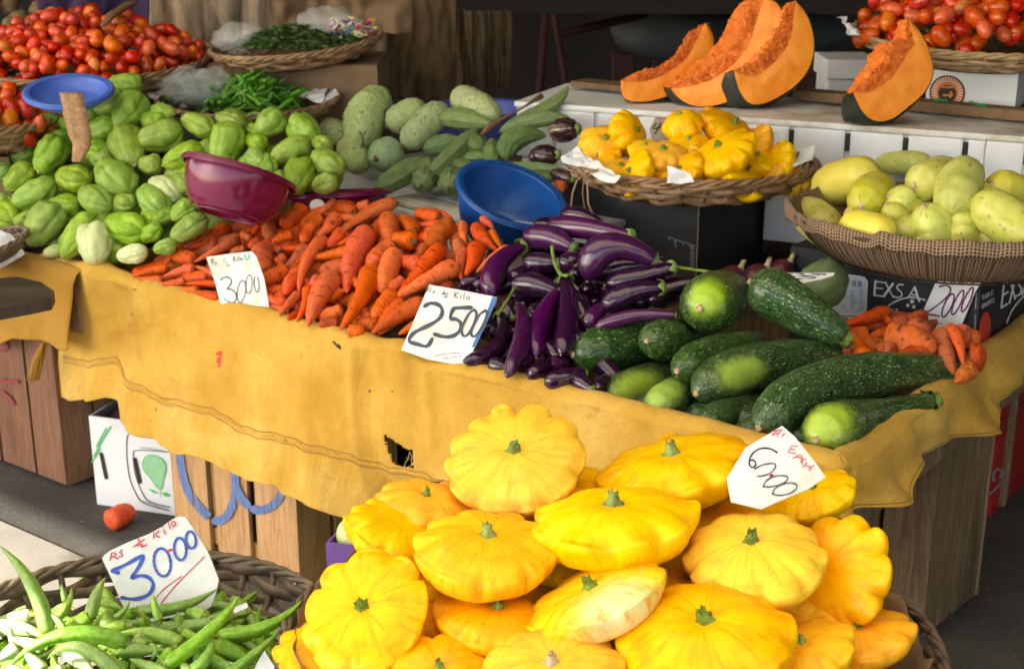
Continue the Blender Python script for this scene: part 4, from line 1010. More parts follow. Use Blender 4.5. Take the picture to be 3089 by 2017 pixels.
# ---------------------------------------------------------------- eggplants
def heapE(p): return .668 + .50 * max(0.0, uv(p)[1] - .02)
EGG = []
egg = [ # blossom end, stem end, mid or None, width, lift, mat, length or None, stalk px or None
 ((600, 215), (790, 160), None, 120, .3, 0, None, None), ((790, 110), (1080, 190), (940, 120), 104, .5, 0, None, None), ((545, 280), (880, 345), (700, 270), 158, .6, 1, None, None),
 ((695, 185), (1285, 265), (960, 205), 136, 1.4, 1, None, 'c'), ((780, 470), (960, 400), None, 130, 0, 0, None, None), ((535, 450), (780, 450), None, 142, .5, 0, None, None), ((450, 580), (570, 480), None, 120, .1, 0, None, None),
 ((320, 680), (525, 330), (335, 480), 150, 1.1, 1, None, 'c'), ((470, 620), (780, 660), (600, 600), 160, .9, 0, None, None), ((985, 570), (1440, 430), (1120, 340), 200, 1.5, 1, None, None), ((880, 560), (920, 480), None, 100, .4, 0, None, 'c'),
 ((1105, 600), (1580, 475), (1330, 545), 138, 1.1, 0, None, [(1630, 480), (1835, 510)]), ((960, 630), (1090, 650), None, 140, .7, 0, .16, None), ((900, 690), (960, 830), None, 130, .1, 0, None, None),
 ((1090, 775), (1500, 620), (1260, 660), 146, 1.2, 0, None, 'c'), ((1420, 700), (1640, 690), None, 124, 1.0, 0, .17, None), ((975, 900), (1140, 740), (1030, 800), 112, .5, 1, None, None), ((1020, 905), (1590, 810), (1280, 820), 90, .8, 1, None, None),
 ((600, 750), (640, 880), None, 110, .2, 0, None, None), ((400, 700), (460, 830), None, 90, .2, 0, None, None), ((620, 1100), (790, 620), (650, 850), 138, 1.3, 1, None, None),
 ((790, 1080), (825, 560), (845, 830), 150, 1.9, 0, None, [(755, 470), (728, 325)]), ((410, 1240), (500, 745), (520, 960), 124, 1.7, 1, None, None), ((110, 1125), (365, 800), (340, 1040), 124, 2.0, 0, None, [(420, 700), (465, 620)]),
 ((715, 1150), (930, 1160), None, 134, 1.6, 1, .17, None), ((560, 1240), (740, 1130), None, 112, .9, 0, None, None), ((680, 1290), (960, 1210), (820, 1240), 120, .8, 0, None, None), ((1050, 1310), (1160, 1240), None, 120, .7, 0, .15, None),
 ((210, 630), (270, 530), None, 104, .8, 0, None, None), ((90, 600), (240, 545), None, 84, .7, 0, None, None), ((455, 1190), (600, 1100), None, 110, .3, 0, None, None), ((290, 950), (330, 830), None, 110, .2, 0, None, None),
 ((700, 1010), (760, 1100), None, 100, 0, 0, None, None), ((860, 950), (960, 1010), None, 120, .1, 0, None, None), ((300, 1150), (420, 1180), None, 110, .4, 0, None, None), ((560, 980), (600, 1080), None, 100, 0, 0, None, None), ((860, 1240), (1010, 1330), None, 110, .3, 0, None, None)]
for i, (a, b, m_, w_, lf, mt, L, st) in enumerate(egg):
    A, B, R = place_long('K', a, b, heapE, w_ * 1.12, lf * .28, L=L)
    A = A + (B - A).normalized() * R * -.1
    mid = None
    if m_ is not None:
        pm = (A + B) / 2; dm = direc('K', *m_); t = (pm - CAM).dot(Vector((0, math.cos(PIT), -math.sin(PIT)))); mid = CAM + dm * t
    root = empty('eggplant', (A + B) / 2); mat = 'eggplant_bright' if mt else 'eggplant'
    o, P, fr, _ = spindle('body', A, B, R, 'eggplant', mat, mid, n=22, wob=.05, parent=root, rings=26)
    d = (P[-1] - P[-3]).normalized()
    if st:
        sk_ = None
        if st != 'c':
            pts = []
            for q in st: pts.append(CAM + direc('K', *q) * (P[-1] - CAM).dot(Vector((0, math.cos(PIT), -math.sin(PIT)))))
            sk_ = pts
        calyx(P[-1], d, R * .62, root, sk_, R * .15)
    elif i == 22: stub('stem', 'stub_tan', P[-1], d, R * .4, R * .12, root)
    else: stub('stem', 'calyx', P[-1], d, R * .4, R * .2, root)
    stub('blossom_scar', 'stub_tan', P[0] + (P[0] - P[2]).normalized() * R * .02, (P[0] - P[2]), R * .09, R * .05, root, flare=1.1)
    root['category'] = 'eggplant'; root['group'] = 'purple eggplants heaped on the display table'
    EGG.append((root, '%s %s eggplant' % ('curved' if m_ else 'straight', 'bright purple' if mt else 'dark purple') + (' with a green stalk' if st and st != 'c' else ''), (A + B) / 2))
meshes = []
for k in range(5):
    o, *_ = spindle('body', Vector((-.09, 0, 0)), Vector((.09, 0, 0)), .028, 'eggplant', 'eggplant', Vector((0, rnd.uniform(-.02, .02), 0)), n=16, rings=16); meshes.append(o.data); bpy.data.objects.remove(o)
for u in [.3 + .08 * i for i in range(11)]:
    for v in (.15, .24, .33, .42, .51):
        p = W(u + rnd.uniform(-.03, .03), v + rnd.uniform(-.02, .02)); p.z = heapE(p) - .075
        if not inside(proj(p), [(1110, 680), (1190, 600), (1250, 560), (1330, 530), (1500, 640), (1560, 700), (1500, 780), (1340, 900), (1200, 860), (1120, 800)]): continue
        o = bpy.data.objects.new('eggplant', meshes[rnd.randrange(5)]); COL.objects.link(o); o.location = p
        o.rotation_euler = (orient(Vector((-VD.x * .5, -VD.y * .5, 1))) @ Matrix.Rotation(rnd.uniform(0, 6.28), 3, 'Z')).to_euler()
        o['category'] = 'eggplant'; o['group'] = 'purple eggplants heaped on the display table'; EGG.append((o, 'half buried dark eggplant', p))

# ---------------------------------------------------------------- zucchini
def heapZ(p): return .70 + .40 * max(0.0, uv(p)[1] - .05)
FWD = Vector((0, math.cos(PIT), -math.sin(PIT)))
def atdepth(c, x, y, t): return CAM + direc(c, x, y) * t
# (crop, blossom px, depth), (crop, stem px, depth), width px, profile, label, patch (crop px, radius m)
depth0 = lambda c, x, y: (on_heap(c, x, y, heapZ) - CAM).dot(FWD)
zz = [
 ('E', (2345, 1000), 2.60, (3350 / 1, 0), 0),
]
ZU = [
 # name label, blossom (crop,x,y,depth), stem (crop,x,y,depth), mid or None, width(px 2.31), profile, patch centre px (crop,x,y) radius
 ('dark zucchini lying at the back of the bottom layer, half hidden', ('F', 140, 1385, 2.42), ('F', 560, 1230, 2.60), None, 225, 'zucchini', None),
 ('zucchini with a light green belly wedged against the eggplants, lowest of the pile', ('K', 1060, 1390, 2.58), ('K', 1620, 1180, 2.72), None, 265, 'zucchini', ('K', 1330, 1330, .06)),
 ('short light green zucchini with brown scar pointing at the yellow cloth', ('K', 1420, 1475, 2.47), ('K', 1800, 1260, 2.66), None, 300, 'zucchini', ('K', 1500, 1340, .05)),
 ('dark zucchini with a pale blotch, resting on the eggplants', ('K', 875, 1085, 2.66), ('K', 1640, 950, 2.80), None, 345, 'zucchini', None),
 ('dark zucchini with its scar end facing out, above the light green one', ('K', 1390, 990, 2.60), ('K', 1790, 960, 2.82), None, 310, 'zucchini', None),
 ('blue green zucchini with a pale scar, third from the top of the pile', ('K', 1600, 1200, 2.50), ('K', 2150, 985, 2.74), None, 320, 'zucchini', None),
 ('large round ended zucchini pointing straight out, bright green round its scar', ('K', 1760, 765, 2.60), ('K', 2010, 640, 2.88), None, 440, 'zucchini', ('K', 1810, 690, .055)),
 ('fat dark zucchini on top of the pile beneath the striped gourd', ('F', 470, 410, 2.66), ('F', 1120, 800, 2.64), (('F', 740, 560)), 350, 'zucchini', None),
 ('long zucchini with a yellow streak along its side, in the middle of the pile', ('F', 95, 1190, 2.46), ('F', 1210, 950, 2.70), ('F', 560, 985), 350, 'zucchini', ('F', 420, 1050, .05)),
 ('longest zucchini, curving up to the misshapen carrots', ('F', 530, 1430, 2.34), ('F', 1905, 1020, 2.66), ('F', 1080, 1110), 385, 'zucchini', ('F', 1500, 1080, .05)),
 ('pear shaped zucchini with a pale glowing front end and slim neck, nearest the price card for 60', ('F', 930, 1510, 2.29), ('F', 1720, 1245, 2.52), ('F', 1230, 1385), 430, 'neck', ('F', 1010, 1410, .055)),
]
for i, (lab, a, b, m_, w_, pr, pt) in enumerate(ZU):
    a = (*a[:3], a[3] + .285); b = (*b[:3], b[3] + .285); A = atdepth(*a); B = atdepth(*b); sc_ = 1 / F / 2.3107; R = w_ * .5 * a[3] * sc_; mid = None
    if m_ is not None: mid = atdepth(m_[0], m_[1], m_[2], (a[3] + b[3]) / 2)
    A = A - (A - B).normalized() * 0
    patch = None
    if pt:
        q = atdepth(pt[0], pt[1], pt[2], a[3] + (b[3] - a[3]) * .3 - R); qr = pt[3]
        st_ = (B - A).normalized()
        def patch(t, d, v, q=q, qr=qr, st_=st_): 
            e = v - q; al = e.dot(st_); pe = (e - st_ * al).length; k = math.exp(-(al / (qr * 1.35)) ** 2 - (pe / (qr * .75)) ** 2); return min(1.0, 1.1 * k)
    root = empty('zucchini', (A + B) / 2)
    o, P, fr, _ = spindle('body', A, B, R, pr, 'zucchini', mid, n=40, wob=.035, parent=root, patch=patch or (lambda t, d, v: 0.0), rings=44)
    stub('blossom_scar', 'stub_tan', P[0] + (P[0] - P[2]).normalized() * .0005, P[0] - P[2], R * .12, R * .07, root, n=10, flare=1.15, jag=.6)
    stub('stem', 'stalk', P[-1], P[-1] - P[-3], R * .36, R * .30, root, n=12, flare=1.2)
    tag(root, lab.replace(', nearest the price card for 60', ''), 'zucchini', 'zucchini stacked at the table corner')
# support layer so that nothing hangs in the air
for k, (u, v, yaw) in enumerate([(.13, .12, .3), (.14, .24, .2), (.26, .14, .5), (.3, .26, .4), (.16, .36, .3), (.38, .12, .6), (.42, .24, .4), (.28, .38, .2)]):
    p = W(u, v, 0); p.z = TZ + .045; ax = (UD * math.cos(yaw) * -1 + VD * math.sin(yaw)).normalized() * .13
    root = empty('zucchini', p); spindle('body', p - ax, p + ax, .042, 'zucchini', 'zucchini', n=20, parent=root, patch=lambda t, d, v: 0.0)
    tag(root, 'dark zucchini buried under the others, %s out from the table corner' % ORD[k], 'zucchini', 'zucchini stacked at the table corner')
# pale scratch on one zucchini
# striped gourd at the back with a card
A = atdepth('F', 1050, 285, 3.20); B = atdepth('F', 840, 520, 3.12)
root = empty('striped_gourd', A); spindle('body', B, A, .052, 'luffa', 'luffa', atdepth('F', 985, 420, 3.14), n=30, lobe=ridges(10, .06), parent=root, rings=24)
stub('stem', 'stub_tan', A, A - B, .012, .02, root); tag(root, 'striped green gourd lying behind the fat dark zucchini with a paper card across it', 'gourd')

# ---------------------------------------------------------------- misshapen carrots
def heapM(p): return .695 + .22 * max(0.0, uv(p)[1] - .42)
mis = [ # thick, thin, mid, width, lift, label
 ((1950, 760), (1900, 880), None, 150, 0, 'greenish dull carrot half hidden behind the forked one', 'carrot_dusty'), ((1180, 930), (1050, 780), None, 150, .3, 'squat misshapen carrot beside the fat dark zucchini', 'carrot_dusty'), ((1230, 750), (1350, 905), None, 90, .8, 'small pointed carrot lying against the squat one', 'carrot_dusty'),
 ((1420, 800), (1760, 900), (1600, 830), 200, .5, 'broad flat carrot lying behind the longest zucchini', 'carrot_dusty'), ((1440, 620), (1110, 720), (1290, 660), 100, .9, 'crooked carrot reaching towards the label of the black carton', 'carrot_dusty'),
 ((1620, 620), (1430, 690), (1600, 700), 140, 1.3, 'knotted carrot with a bright round tip, on top of the misshapen ones', 'carrot_dusty'), ((1600, 760), (1690, 800), None, 185, .8, 'round smooth carrot like a ball under the card for 2000', 'carrot_dusty'),
 ((1790, 760), (1900, 1060), (1830, 900), 135, .9, 'forked carrot with legs crossing beside the black carton corner', 'carrot_dusty'), ((1850, 745), (1960, 1010), (1920, 820), 100, 1.5, 'bent bright carrot lying over the forked one', 'carrot'),
 ((2000, 930), (2120, 940), None, 170, .5, 'round dull carrot resting against the yellow side cloth', 'carrot_dusty'), ((2010, 1020), (1900, 1110), None, 120, .3, 'carrot tip showing under the stem of the longest zucchini', 'carrot_dusty'), ((1700, 900), (1500, 960), None, 130, .1, 'buried carrot between the zucchini and the broad carrot', 'carrot_dusty'),
 ((1150, 850), (1300, 960), None, 130, .1, 'buried carrot at the foot of the squat one', 'carrot'), ((1480, 900), (1330, 860), None, 120, .1, 'dull buried carrot behind the small pointed one', 'carrot_dusty')]
for (a, b, m_, w_, lf, lab, mt) in mis:
    A, B, R = place_long('F', a, b, heapM, w_ * 1.12, lf * .3); mid = None
    if m_: mid = CAM + direc('F', *m_) * ((A + B) / 2 - CAM).dot(FWD)
    root = empty('carrot', (A + B) / 2); spindle('root', A, B, R, 'carrot_blunt' if 'round' in lab or 'broad' in lab or 'squat' in lab else 'carrot', mt, mid, n=22, lobe=ringy(len(lab)), wob=.22, parent=root, rings=46)
    if 'bright round tip' in lab: stub('tip', 'carrot', B, B - A, R * .4, R * .2, root)
    tag(root, lab, 'carrot', 'misshapen carrots by the grape carton')

for k in range(14):
    u = .05 + .05 * (k % 7); v = .52 + .10 * (k // 7); p = W(u, v); p.z = heapM(p) - .045
    if not inside(proj(p), [(1950, 770), (2200, 750), (2260, 800), (2260, 860), (1960, 840)]): continue
    o = bpy.data.objects.new('carrot', cmesh[k % len(cmesh)]); COL.objects.link(o); o.location = p; o.rotation_euler = (0, rnd.uniform(-.2, .2), rnd.uniform(0, 6.28))
    tag(o, 'dull carrot buried among the misshapen ones, %s from the side cloth' % ORD[k], 'carrot', 'misshapen carrots by the grape carton')
# ---------------------------------------------------------------- big yellow squash basket
BC = at_z('O', 1412, 1475, .715); BR = .415
BT = Matrix.Rotation(R_(-3), 3, 'X')
bk = wicker('wicker_basket', BC, BR, .13, 'wicker_dark', BT, rows=9, N=40, flare=.72, tr=.006, rimr=.007); tag(bk, 'dark wicker basket with brown paper lining, full of large yellow squash', 'basket')
# brown paper lining
V = []; Fc = []; n = 140; m_ = 12
for j in range(m_ + 1):
    f = j / m_
    for i in range(n):
        an = 2 * math.pi * i / n; q = noise.noise(Vector((math.cos(an) * 2.5, math.sin(an) * 2.5, 4))); q2 = noise.noise(Vector((math.cos(an) * 9, math.sin(an) * 9, f * 2)))
        r = BR * (.70 + .255 * f ** .7) + .012 * q2 * f; z = -.115 + (.115 + .012 + .035 * q) * f ** 1.6 + .014 * q2 * f + .008 * abs(noise.noise(Vector((math.cos(an) * 22, math.sin(an) * 22, f * 6)))) * f
        V.append(BC + BT @ Vector((r * math.cos(an), r * math.sin(an), z)))
c_ = len(V); V.append(BC + BT @ Vector((0, 0, -.118)))
Fc = [(j * n + i, j * n + (i + 1) % n, (j + 1) * n + (i + 1) % n, (j + 1) * n + i) for j in range(m_) for i in range(n)] + [((i + 1) % n, i, c_) for i in range(n)]
li = mk('paper_lining', V, Fc, MT['paper_brown']); so = li.modifiers.new('t', 'SOLIDIFY'); so.thickness = .0012; tag(li, 'torn brown paper lining the basket of large yellow squash', 'paper')
def heapS(p): return BC.z + .07 + .33 * (p.y - BC.y)
big = [ # centre x,y (full frame), width px, stem offset px (dx, dy), lobes, seed, material, lift(m), flat, label, extra
 (985, 1170, 235, (20, -45), 9, 3, 'patty_orange', .0, .42, 'orange squash at the back edge of the basket under the purple strip'),
 (1200, 1062, 335, (-14, -8), 11, 11, 'patty', .06, .38, 'large round yellow squash standing highest against the yellow cloth', .10),
 (1900, 1150, 195, (-45, -30), 9, 7, 'patty', .02, .5, 'lobed yellow squash half behind the card for 60'),
 (1570, 1085, 365, (-42, -22), 10, 5, 'patty', .045, .42, 'wide yellow squash propped behind the top one, beside the card for 60', .16),
 (925, 1240, 265, (55, -22), 10, 8, 'patty', .02, .42, 'ochre lobed squash at the edge of the basket, its stem in a dimple', .2, 'none'),
 (1130, 1275, 348, (10, -62), 10, 21, 'patty', .075, .46, 'broad yellow squash with a tall green stem in the middle of the basket', .12),
 (1430, 1212, 392, (-8, -62), 9, 33, 'patty', .085, .48, 'big bright yellow squash with deep wavy rim, top of the heap', .2),
 (1945, 1330, 300, (95, -25), 9, 14, 'patty_orange', .015, .55, 'orange deep lobed squash on its side at the rim with the brown paper', .2, 'none'),
 (850, 1420, 318, (-15, -18), 9, 17, 'patty', .05, .42, 'large yellow squash tipped outward over the basket rim beside the okra', .07),
 (1150, 1440, 285, (22, -68), 9, 19, 'patty_orange', .01, .5, 'smooth orange squash tucked under the broad one', .08),
 (1752, 1292, 352, (-10, -80), 12, 23, 'patty', .075, .50, 'yellow squash with many ribs and a thick green stem below the card for 60', .13),
 (1385, 1385, 345, (-25, -58), 9, 29, 'patty', .07, .36, 'mottled whitish yellow squash tilted in the middle with a green scratch', .12),
 (1640, 1478, 405, (-12, -70), 10, 31, 'patty', .075, .52, 'biggest smooth yellow squash lowest in the picture', .07),
 (1875, 1515, 250, (-25, -62), 9, 37, 'patty', .02, .5, 'yellow squash sitting low beside the brown paper', .15),
 (1020, 1562, 240, (0, -25), 9, 41, 'patty_orange', .03, .42, 'orange yellow squash cut by the bottom edge with a broad green stem', .1),
 (1285, 1565, 345, (-22, -48), 12, 43, 'patty', .05, .45, 'yellow squash with a dried tan stem at the bottom edge', .06, 'stub_tan'),
 (1480, 1500, 220, (0, -50), 9, 47, 'patty_orange', -.02, .45, 'deep yellow squash buried between the three lowest ones'),
 (1600, 1365, 260, (-10, -50), 9, 53, 'patty_orange', -.02, .45, 'dark golden squash buried behind the mottled one'),
 (960, 1420, 230, (0, -40), 9, 59, 'patty_orange', -.03, .45, 'shaded squash buried behind the two outer ones'),
 (1330, 1290, 240, (0, -40), 9, 61, 'patty', -.03, .45, 'shaded squash buried under the top one'),
 (1780, 1420, 240, (0, -40), 9, 67, 'patty', -.03, .45, 'yellow squash peeping out between the ribbed one and the biggest one'),
 (1740, 1180, 230, (-5, -50), 9, 71, 'patty', -.01, .45, 'shaded yellow squash under the card for 60')]
LEAN = {0: (.90, 10), 1: (.66, -12), 2: (.86, -22), 3: (.92, -12), 4: (.88, 22), 5: (.86, 5), 6: (.93, -4), 7: (.62, -62), 8: (.55, -30), 9: (.86, 12), 10: (.82, -5), 11: (.96, -24), 12: (.76, -3), 13: (.84, -18), 14: (.66, 0), 15: (.74, -5)}
for k_, (x_, y_) in enumerate([(1080, 1190), (1330, 1140), (1000, 1330), (1270, 1490), (1560, 1260), (1890, 1420), (1420, 1300), (1130, 1540), (760, 1500), (2000, 1480), (1620, 1180)]):
    big.append((x_, y_, 250, (0, -40), 9, 80 + k_, 'patty_orange' if k_ % 3 == 0 else 'patty', -.035, .45, 'shaded squash deep in the front basket, %s one in from the okra side' % ORD[k_]))
for i, t in enumerate(big):
    x, y, w_, off, n, sd, mt, lf, fl, lab = t[:10]; fl *= .74; amp = (t[10] if len(t) > 10 else .14) * 1.25; st = t[11] if len(t) > 11 else 'stalk'
    p = on_heap('O', x, y + w_ * .02, heapS, lf); k = mpp('O', p); Rr = w_ * .5 * k
    hs = fl * Rr / k * .9
    mag, an_ = LEAN.get(i, (.85, rnd.uniform(-15, 15))); ox, oy = mag * math.sin(R_(an_)), mag * math.cos(R_(an_))
    if mag > .93: ox *= .93 / mag; oy *= .93 / mag; mag = .93
    oz = math.sqrt(1 - mag * mag)
    right = Vector((1, 0, 0)); up = Vector((0, math.sin(PIT), math.cos(PIT))); vd = (CAM - p).normalized()
    right = (right - vd * right.dot(vd)).normalized(); up = vd.cross(right)
    ax = right * ox + up * oy + vd * oz
    pf = None
    if i == 11: q = p + vd * Rr * .6 + right * Rr * .35 - up * Rr * .3; pf = lambda v, q=q: .95 * math.exp(-((v - q).length / .065) ** 2)
    if i == 1: q = p - up * Rr * .6 + vd * .03; pf = lambda v, q=q: .45 * math.exp(-((v - q).length / .06) ** 2)
    root = patty('patty_pan_squash', p - ax * Rr * .02, ax, Rr, n, sd, mt, None if st == 'none' else st, fl, .38, .17 if i != 6 else .24, amp, patch=pf, stemr=.10 if w_ > 300 else .09)
    tag(root, lab, 'squash', 'large yellow squash in the front basket')
# the layers beneath, which carry the ones on show
sd_ = 0
for dy in (-.20, -.05, .10, .24):
    for dx in (-.26, -.09, .08, .25):
        if math.hypot(dx, dy) > .36: continue
        zt = heapS(Vector((0, BC.y + dy, 0))) - .095; z_ = zt
        while z_ > BC.z - .10:
            p = Vector((BC.x + dx + rnd.uniform(-.015, .015), BC.y + dy - .02, z_)); sd_ += 1
            tag(patty('patty_pan_squash', p, Vector((rnd.uniform(-.2, .2), -.15, 1)), .088, 9, 200 + sd_, 'patty', 'stalk', .36, .4, .12, .12, nt=48, nf=14), 'squash in the hidden lower layers, %s from the okra side' % ORD[sd_], 'squash', 'large yellow squash in the front basket'); z_ -= .072
# stand under the basket
st_o = at_z('O', 1412, 1475, .56); st_o.z = 0
crate('wooden_crate', st_o + Vector((-.2, -.16, 0)), .40, .34, .575, Vector((1, 0, 0)), Vector((0, 1, 0)), 'oldwood', 'wooden crate standing on end under the basket of large yellow squash')

# ---------------------------------------------------------------- okra basket
OC = at_z('O', 300, 1490, .70); OR = .262
OT = Matrix.Rotation(R_(-2), 3, 'X')
ob = wicker('wicker_basket', OC, OR, .12, 'wicker_dark', OT, rows=7, N=30, flare=.70, tr=.006, rimr=.007); tag(ob, 'dark wicker basket of green okra at the pavement edge', 'basket')
st_o = Vector((OC.x, OC.y, 0)); crate('wooden_crate', st_o + Vector((-.16, -.14, 0)), .32, .28, .57, Vector((1, 0, 0)), Vector((0, 1, 0)), 'oldwood', 'wooden crate standing on end under the basket of okra')
def heapO(p):
    r = Vector((p.x - OC.x, p.y - OC.y, 0)).length / OR; return OC.z - .055 + .075 * max(-.4, 1 - r * r)
ok = [ # cap, tip, mid, width, lift, mat
 ((330, 1300), (-10, 690), (215, 960), 118, 2.2, 0), ((875, 1375), (40, 1560), (430, 1315), 128, 2.6, 0), ((1590, 1195), (800, 1190), (1190, 1262), 108, 1.8, 0), ((965, 1150), (1515, 992), (1260, 1115), 100, 1.6, 0),
 ((1530, 1320), (2108, 1068), (1870, 1250), 112, 2.2, 0), ((1160, 1520), (1668, 1040), (1480, 1270), 112, 2.4, 0), ((1260, 1370), (830, 1300), (1050, 1300), 104, 1.4, 0), ((985, 1340), (920, 1580), None, 126, 2.0, 0),
 ((620, 1190), (450, 1300), None, 112, 1.4, 0), ((375, 1215), (498, 985), (470, 1110), 76, 1.2, 0), ((455, 1080), (425, 955), None, 48, 1.4, 0), ((630, 1190), (737, 912), (670, 1040), 96, 1.0, 0), ((575, 990), (602, 762), None, 62, 1.2, 0),
 ((655, 990), (500, 1060), None, 84, .6, 0), ((1110, 1210), (1068, 1028), (1080, 1110), 64, 2.0, 0), ((790, 1205), (907, 1072), (860, 1150), 54, 1.6, 0), ((450, 1300), (306, 1138), (400, 1210), 60, 1.8, 0), ((215, 1175), (-40, 1210), None, 92, 1.2, 1),
 ((830, 1600), (330, 1480), (560, 1400), 112, 2.6, 0), ((1340, 1560), (1480, 1300), (1450, 1450), 96, 2.0, 0), ((1590, 1580), (1938, 1295), (1780, 1440), 84, 2.2, 0), ((1245, 1190), (1250, 1290), None, 66, 1.0, 0), ((755, 1215), (770, 1330), None, 128, .8, 0),
 ((1000, 1200), (1010, 1290), None, 92, .8, 0), ((1720, 1160), (1590, 1180), None, 72, 1.0, 0), ((1520, 1390), (1790, 1520), None, 138, 1.2, 0), ((1690, 1350), (1840, 1450), None, 84, .9, 0), ((1050, 1390), (1050, 1490), (1080, 1440), 60, 1.5, 0), ((1510, 1390), (1470, 1560), (1515, 1480), 52, 1.8, 0),
 ((-20, 1270), (350, 1350), (160, 1270), 120, 1.5, 1), ((450, 1400), (660, 1580), None, 134, 1.6, 1), ((70, 1280), (110, 1500), None, 46, 2.2, 1), ((270, 1090), (70, 1140), (180, 1120), 62, .8, 0), ((490, 990), (290, 1070), (400, 1020), 46, 1.0, 0), ((560, 990), (665, 938), None, 34, 1.3, 0),
 ((1430, 1190), (1270, 1140), None, 112, .7, 0), ((1160, 1590), (900, 1480), None, 110, 1.0, 0), ((820, 1420), (1180, 1420), None, 110, .4, 0), ((120, 1400), (-30, 1500), None, 110, 1.2, 1), ((300, 1400), (60, 1330), None, 90, .8, 1), ((1200, 1420), (1050, 1580), None, 90, 1.3, 0),
 ((340, 1090), (560, 1160), None, 80, .4, 0), ((150, 1180), (300, 1260), None, 84, .4, 1), ((1280, 1300), (1460, 1400), None, 90, .4, 0), ((1420, 1060), (1300, 1230), None, 80, .2, 0), ((880, 1250), (700, 1260), None, 90, .3, 0), ((1650, 1280), (1820, 1330), None, 84, .4, 0), ((1480, 1480), (1700, 1600), None, 84, .8, 0),
 ((720, 1080), (860, 1140), None, 80, .2, 0), ((300, 1560), (160, 1420), None, 100, 1.4, 1), ((740, 1480), (900, 1600), None, 90, 1.0, 0), ((60, 1560), (200, 1600), None, 110, 1.8, 1), ((440, 1560), (300, 1640), None, 110, 1.6, 1), ((1340, 1600), (1240, 1480), None, 90, 1.2, 0)]
OKL = []
DLIM = .35
for i, (a, b, m_, w_, lf, mt) in enumerate(ok):
    A, B, R = place_long('G', a, b, heapO, w_, lf * .25)
    mid = None
    if m_: mid = CAM + direc('G', *m_) * (((A + B) / 2 - CAM).dot(FWD) - R * .6)
    root = empty('okra', (A + B) / 2); mt = 'okra_sunlit' if mt else 'okra'
    o, P, fr, L = spindle('pod', A, B, R, 'okra', mt, mid, n=20, lobe=penta, wob=.03, parent=root, rings=24)
    stub('cap', 'stalk', P[0] + (P[0] - P[2]).normalized() * R * .15, P[0] - P[2], R * .42, R * .9, root, n=10, flare=1.75, jag=.1)
    root['category'] = 'okra'; root['group'] = 'okra pods in the basket by the pavement'; OKL.append((root, '%s %s okra pod' % ('pale' if mt == 'okra_sunlit' else 'green', 'curved' if m_ else 'straight'), (A + B) / 2))
DLIM = 1.1
meshes = []
for k in range(5):
    o, *_ = spindle('pod', Vector((-.07, 0, 0)), Vector((.07, 0, 0)), .0085, 'okra', 'okra', Vector((0, rnd.uniform(-.02, .02), 0)), n=10, lobe=penta, rings=12); meshes.append(o.data); bpy.data.objects.remove(o)
for k in range(110):
    an = rnd.random() * 6.283; rr = OR * .80 * math.sqrt(rnd.random()); p = OC + Vector((rr * math.cos(an), rr * math.sin(an), 0)); p.z = heapO(p) - .028 - rnd.random() * .03
    o = bpy.data.objects.new('okra', meshes[rnd.randrange(5)]); COL.objects.link(o); o.location = p; o.rotation_euler = (rnd.uniform(-.2, .2), rnd.uniform(-.2, .2), rnd.uniform(0, 6.28))
    o['category'] = 'okra'; o['group'] = 'okra pods in the basket by the pavement'; OKL.append((o, 'half buried okra pod', p))
# ---------------------------------------------------------------- chayotes
def heapC(p):
    u, v = uv(p); return .69 + (.56 + .32 * max(0, min(1, (u - 1.72) / .45))) * max(-.1, v) - .10 * max(0, 1.55 - u)
ch = """760,120,985,135,172,.6;540,200,720,180,160,.2;640,300,865,215,180,.9;850,410,950,225,235,1.2;1240,340,1040,300,130,.3;60,420,280,320,160,.4;140,500,420,360,185,1.0;620,480,800,400,195,.5;270,740,430,500,235,1.4;-20,560,135,540,160,.6
100,640,210,580,140,.2;960,540,1270,440,235,1.2;940,700,850,440,260,1.5;1255,350,1500,460,170,.5;1470,340,1735,430,145,.4;1790,470,1970,330,200,.8;2210,510,2040,380,225,.6;1890,650,2160,530,195,1.1;1120,700,1430,560,180,1.0;1550,650,1600,460,245,1.0
1720,500,1850,560,140,.1;1850,710,1740,600,155,.5;2170,610,2390,740,200,.9;2050,870,2120,670,225,1.0;2190,840,2330,800,150,.5;590,600,740,570,150,.7;680,660,930,900,260,1.6;370,760,660,800,195,1.3;40,860,230,690,185,1.3;80,980,390,810,210,1.6
-40,780,60,700,130,.8;560,870,780,990,215,1.8;340,970,550,970,165,.9;200,1240,420,970,275,2.0;-30,960,110,1090,190,1.4;430,1330,670,1030,225,2.1;665,1360,665,1120,270,2.5;720,1080,1040,1170,225,1.9;990,850,1150,1030,210,1.6;1165,1230,1470,1030,175,1.8
1060,800,1240,920,190,.7;970,690,1120,680,150,.5;1200,1070,1350,950,160,1.1;810,1330,1030,1290,140,1.3;1070,1280,1230,1240,120,1.3;990,1200,1110,1130,140,.7;330,1300,410,1280,96,1.2;130,1080,210,1050,110,.9;810,930,930,970,140,.7;1230,780,1310,860,160,.4
1840,600,1910,770,130,.4;2190,520,2300,570,140,.4;1730,420,1830,480,110,.1;430,370,490,440,100,.2;590,300,650,330,130,.2;1080,1080,1210,1020,130,.3;-20,1050,60,900,150,.8;1330,820,1480,900,170,.2;1500,760,1650,840,170,.2;1700,740,1830,860,160,.2;1930,740,2010,860,130,.2;-60,660,20,760,150,.4;1000,1020,1110,1090,130,.2;560,1120,700,1060,150,.3""".replace('\n', ';').split(';')
CHY = []
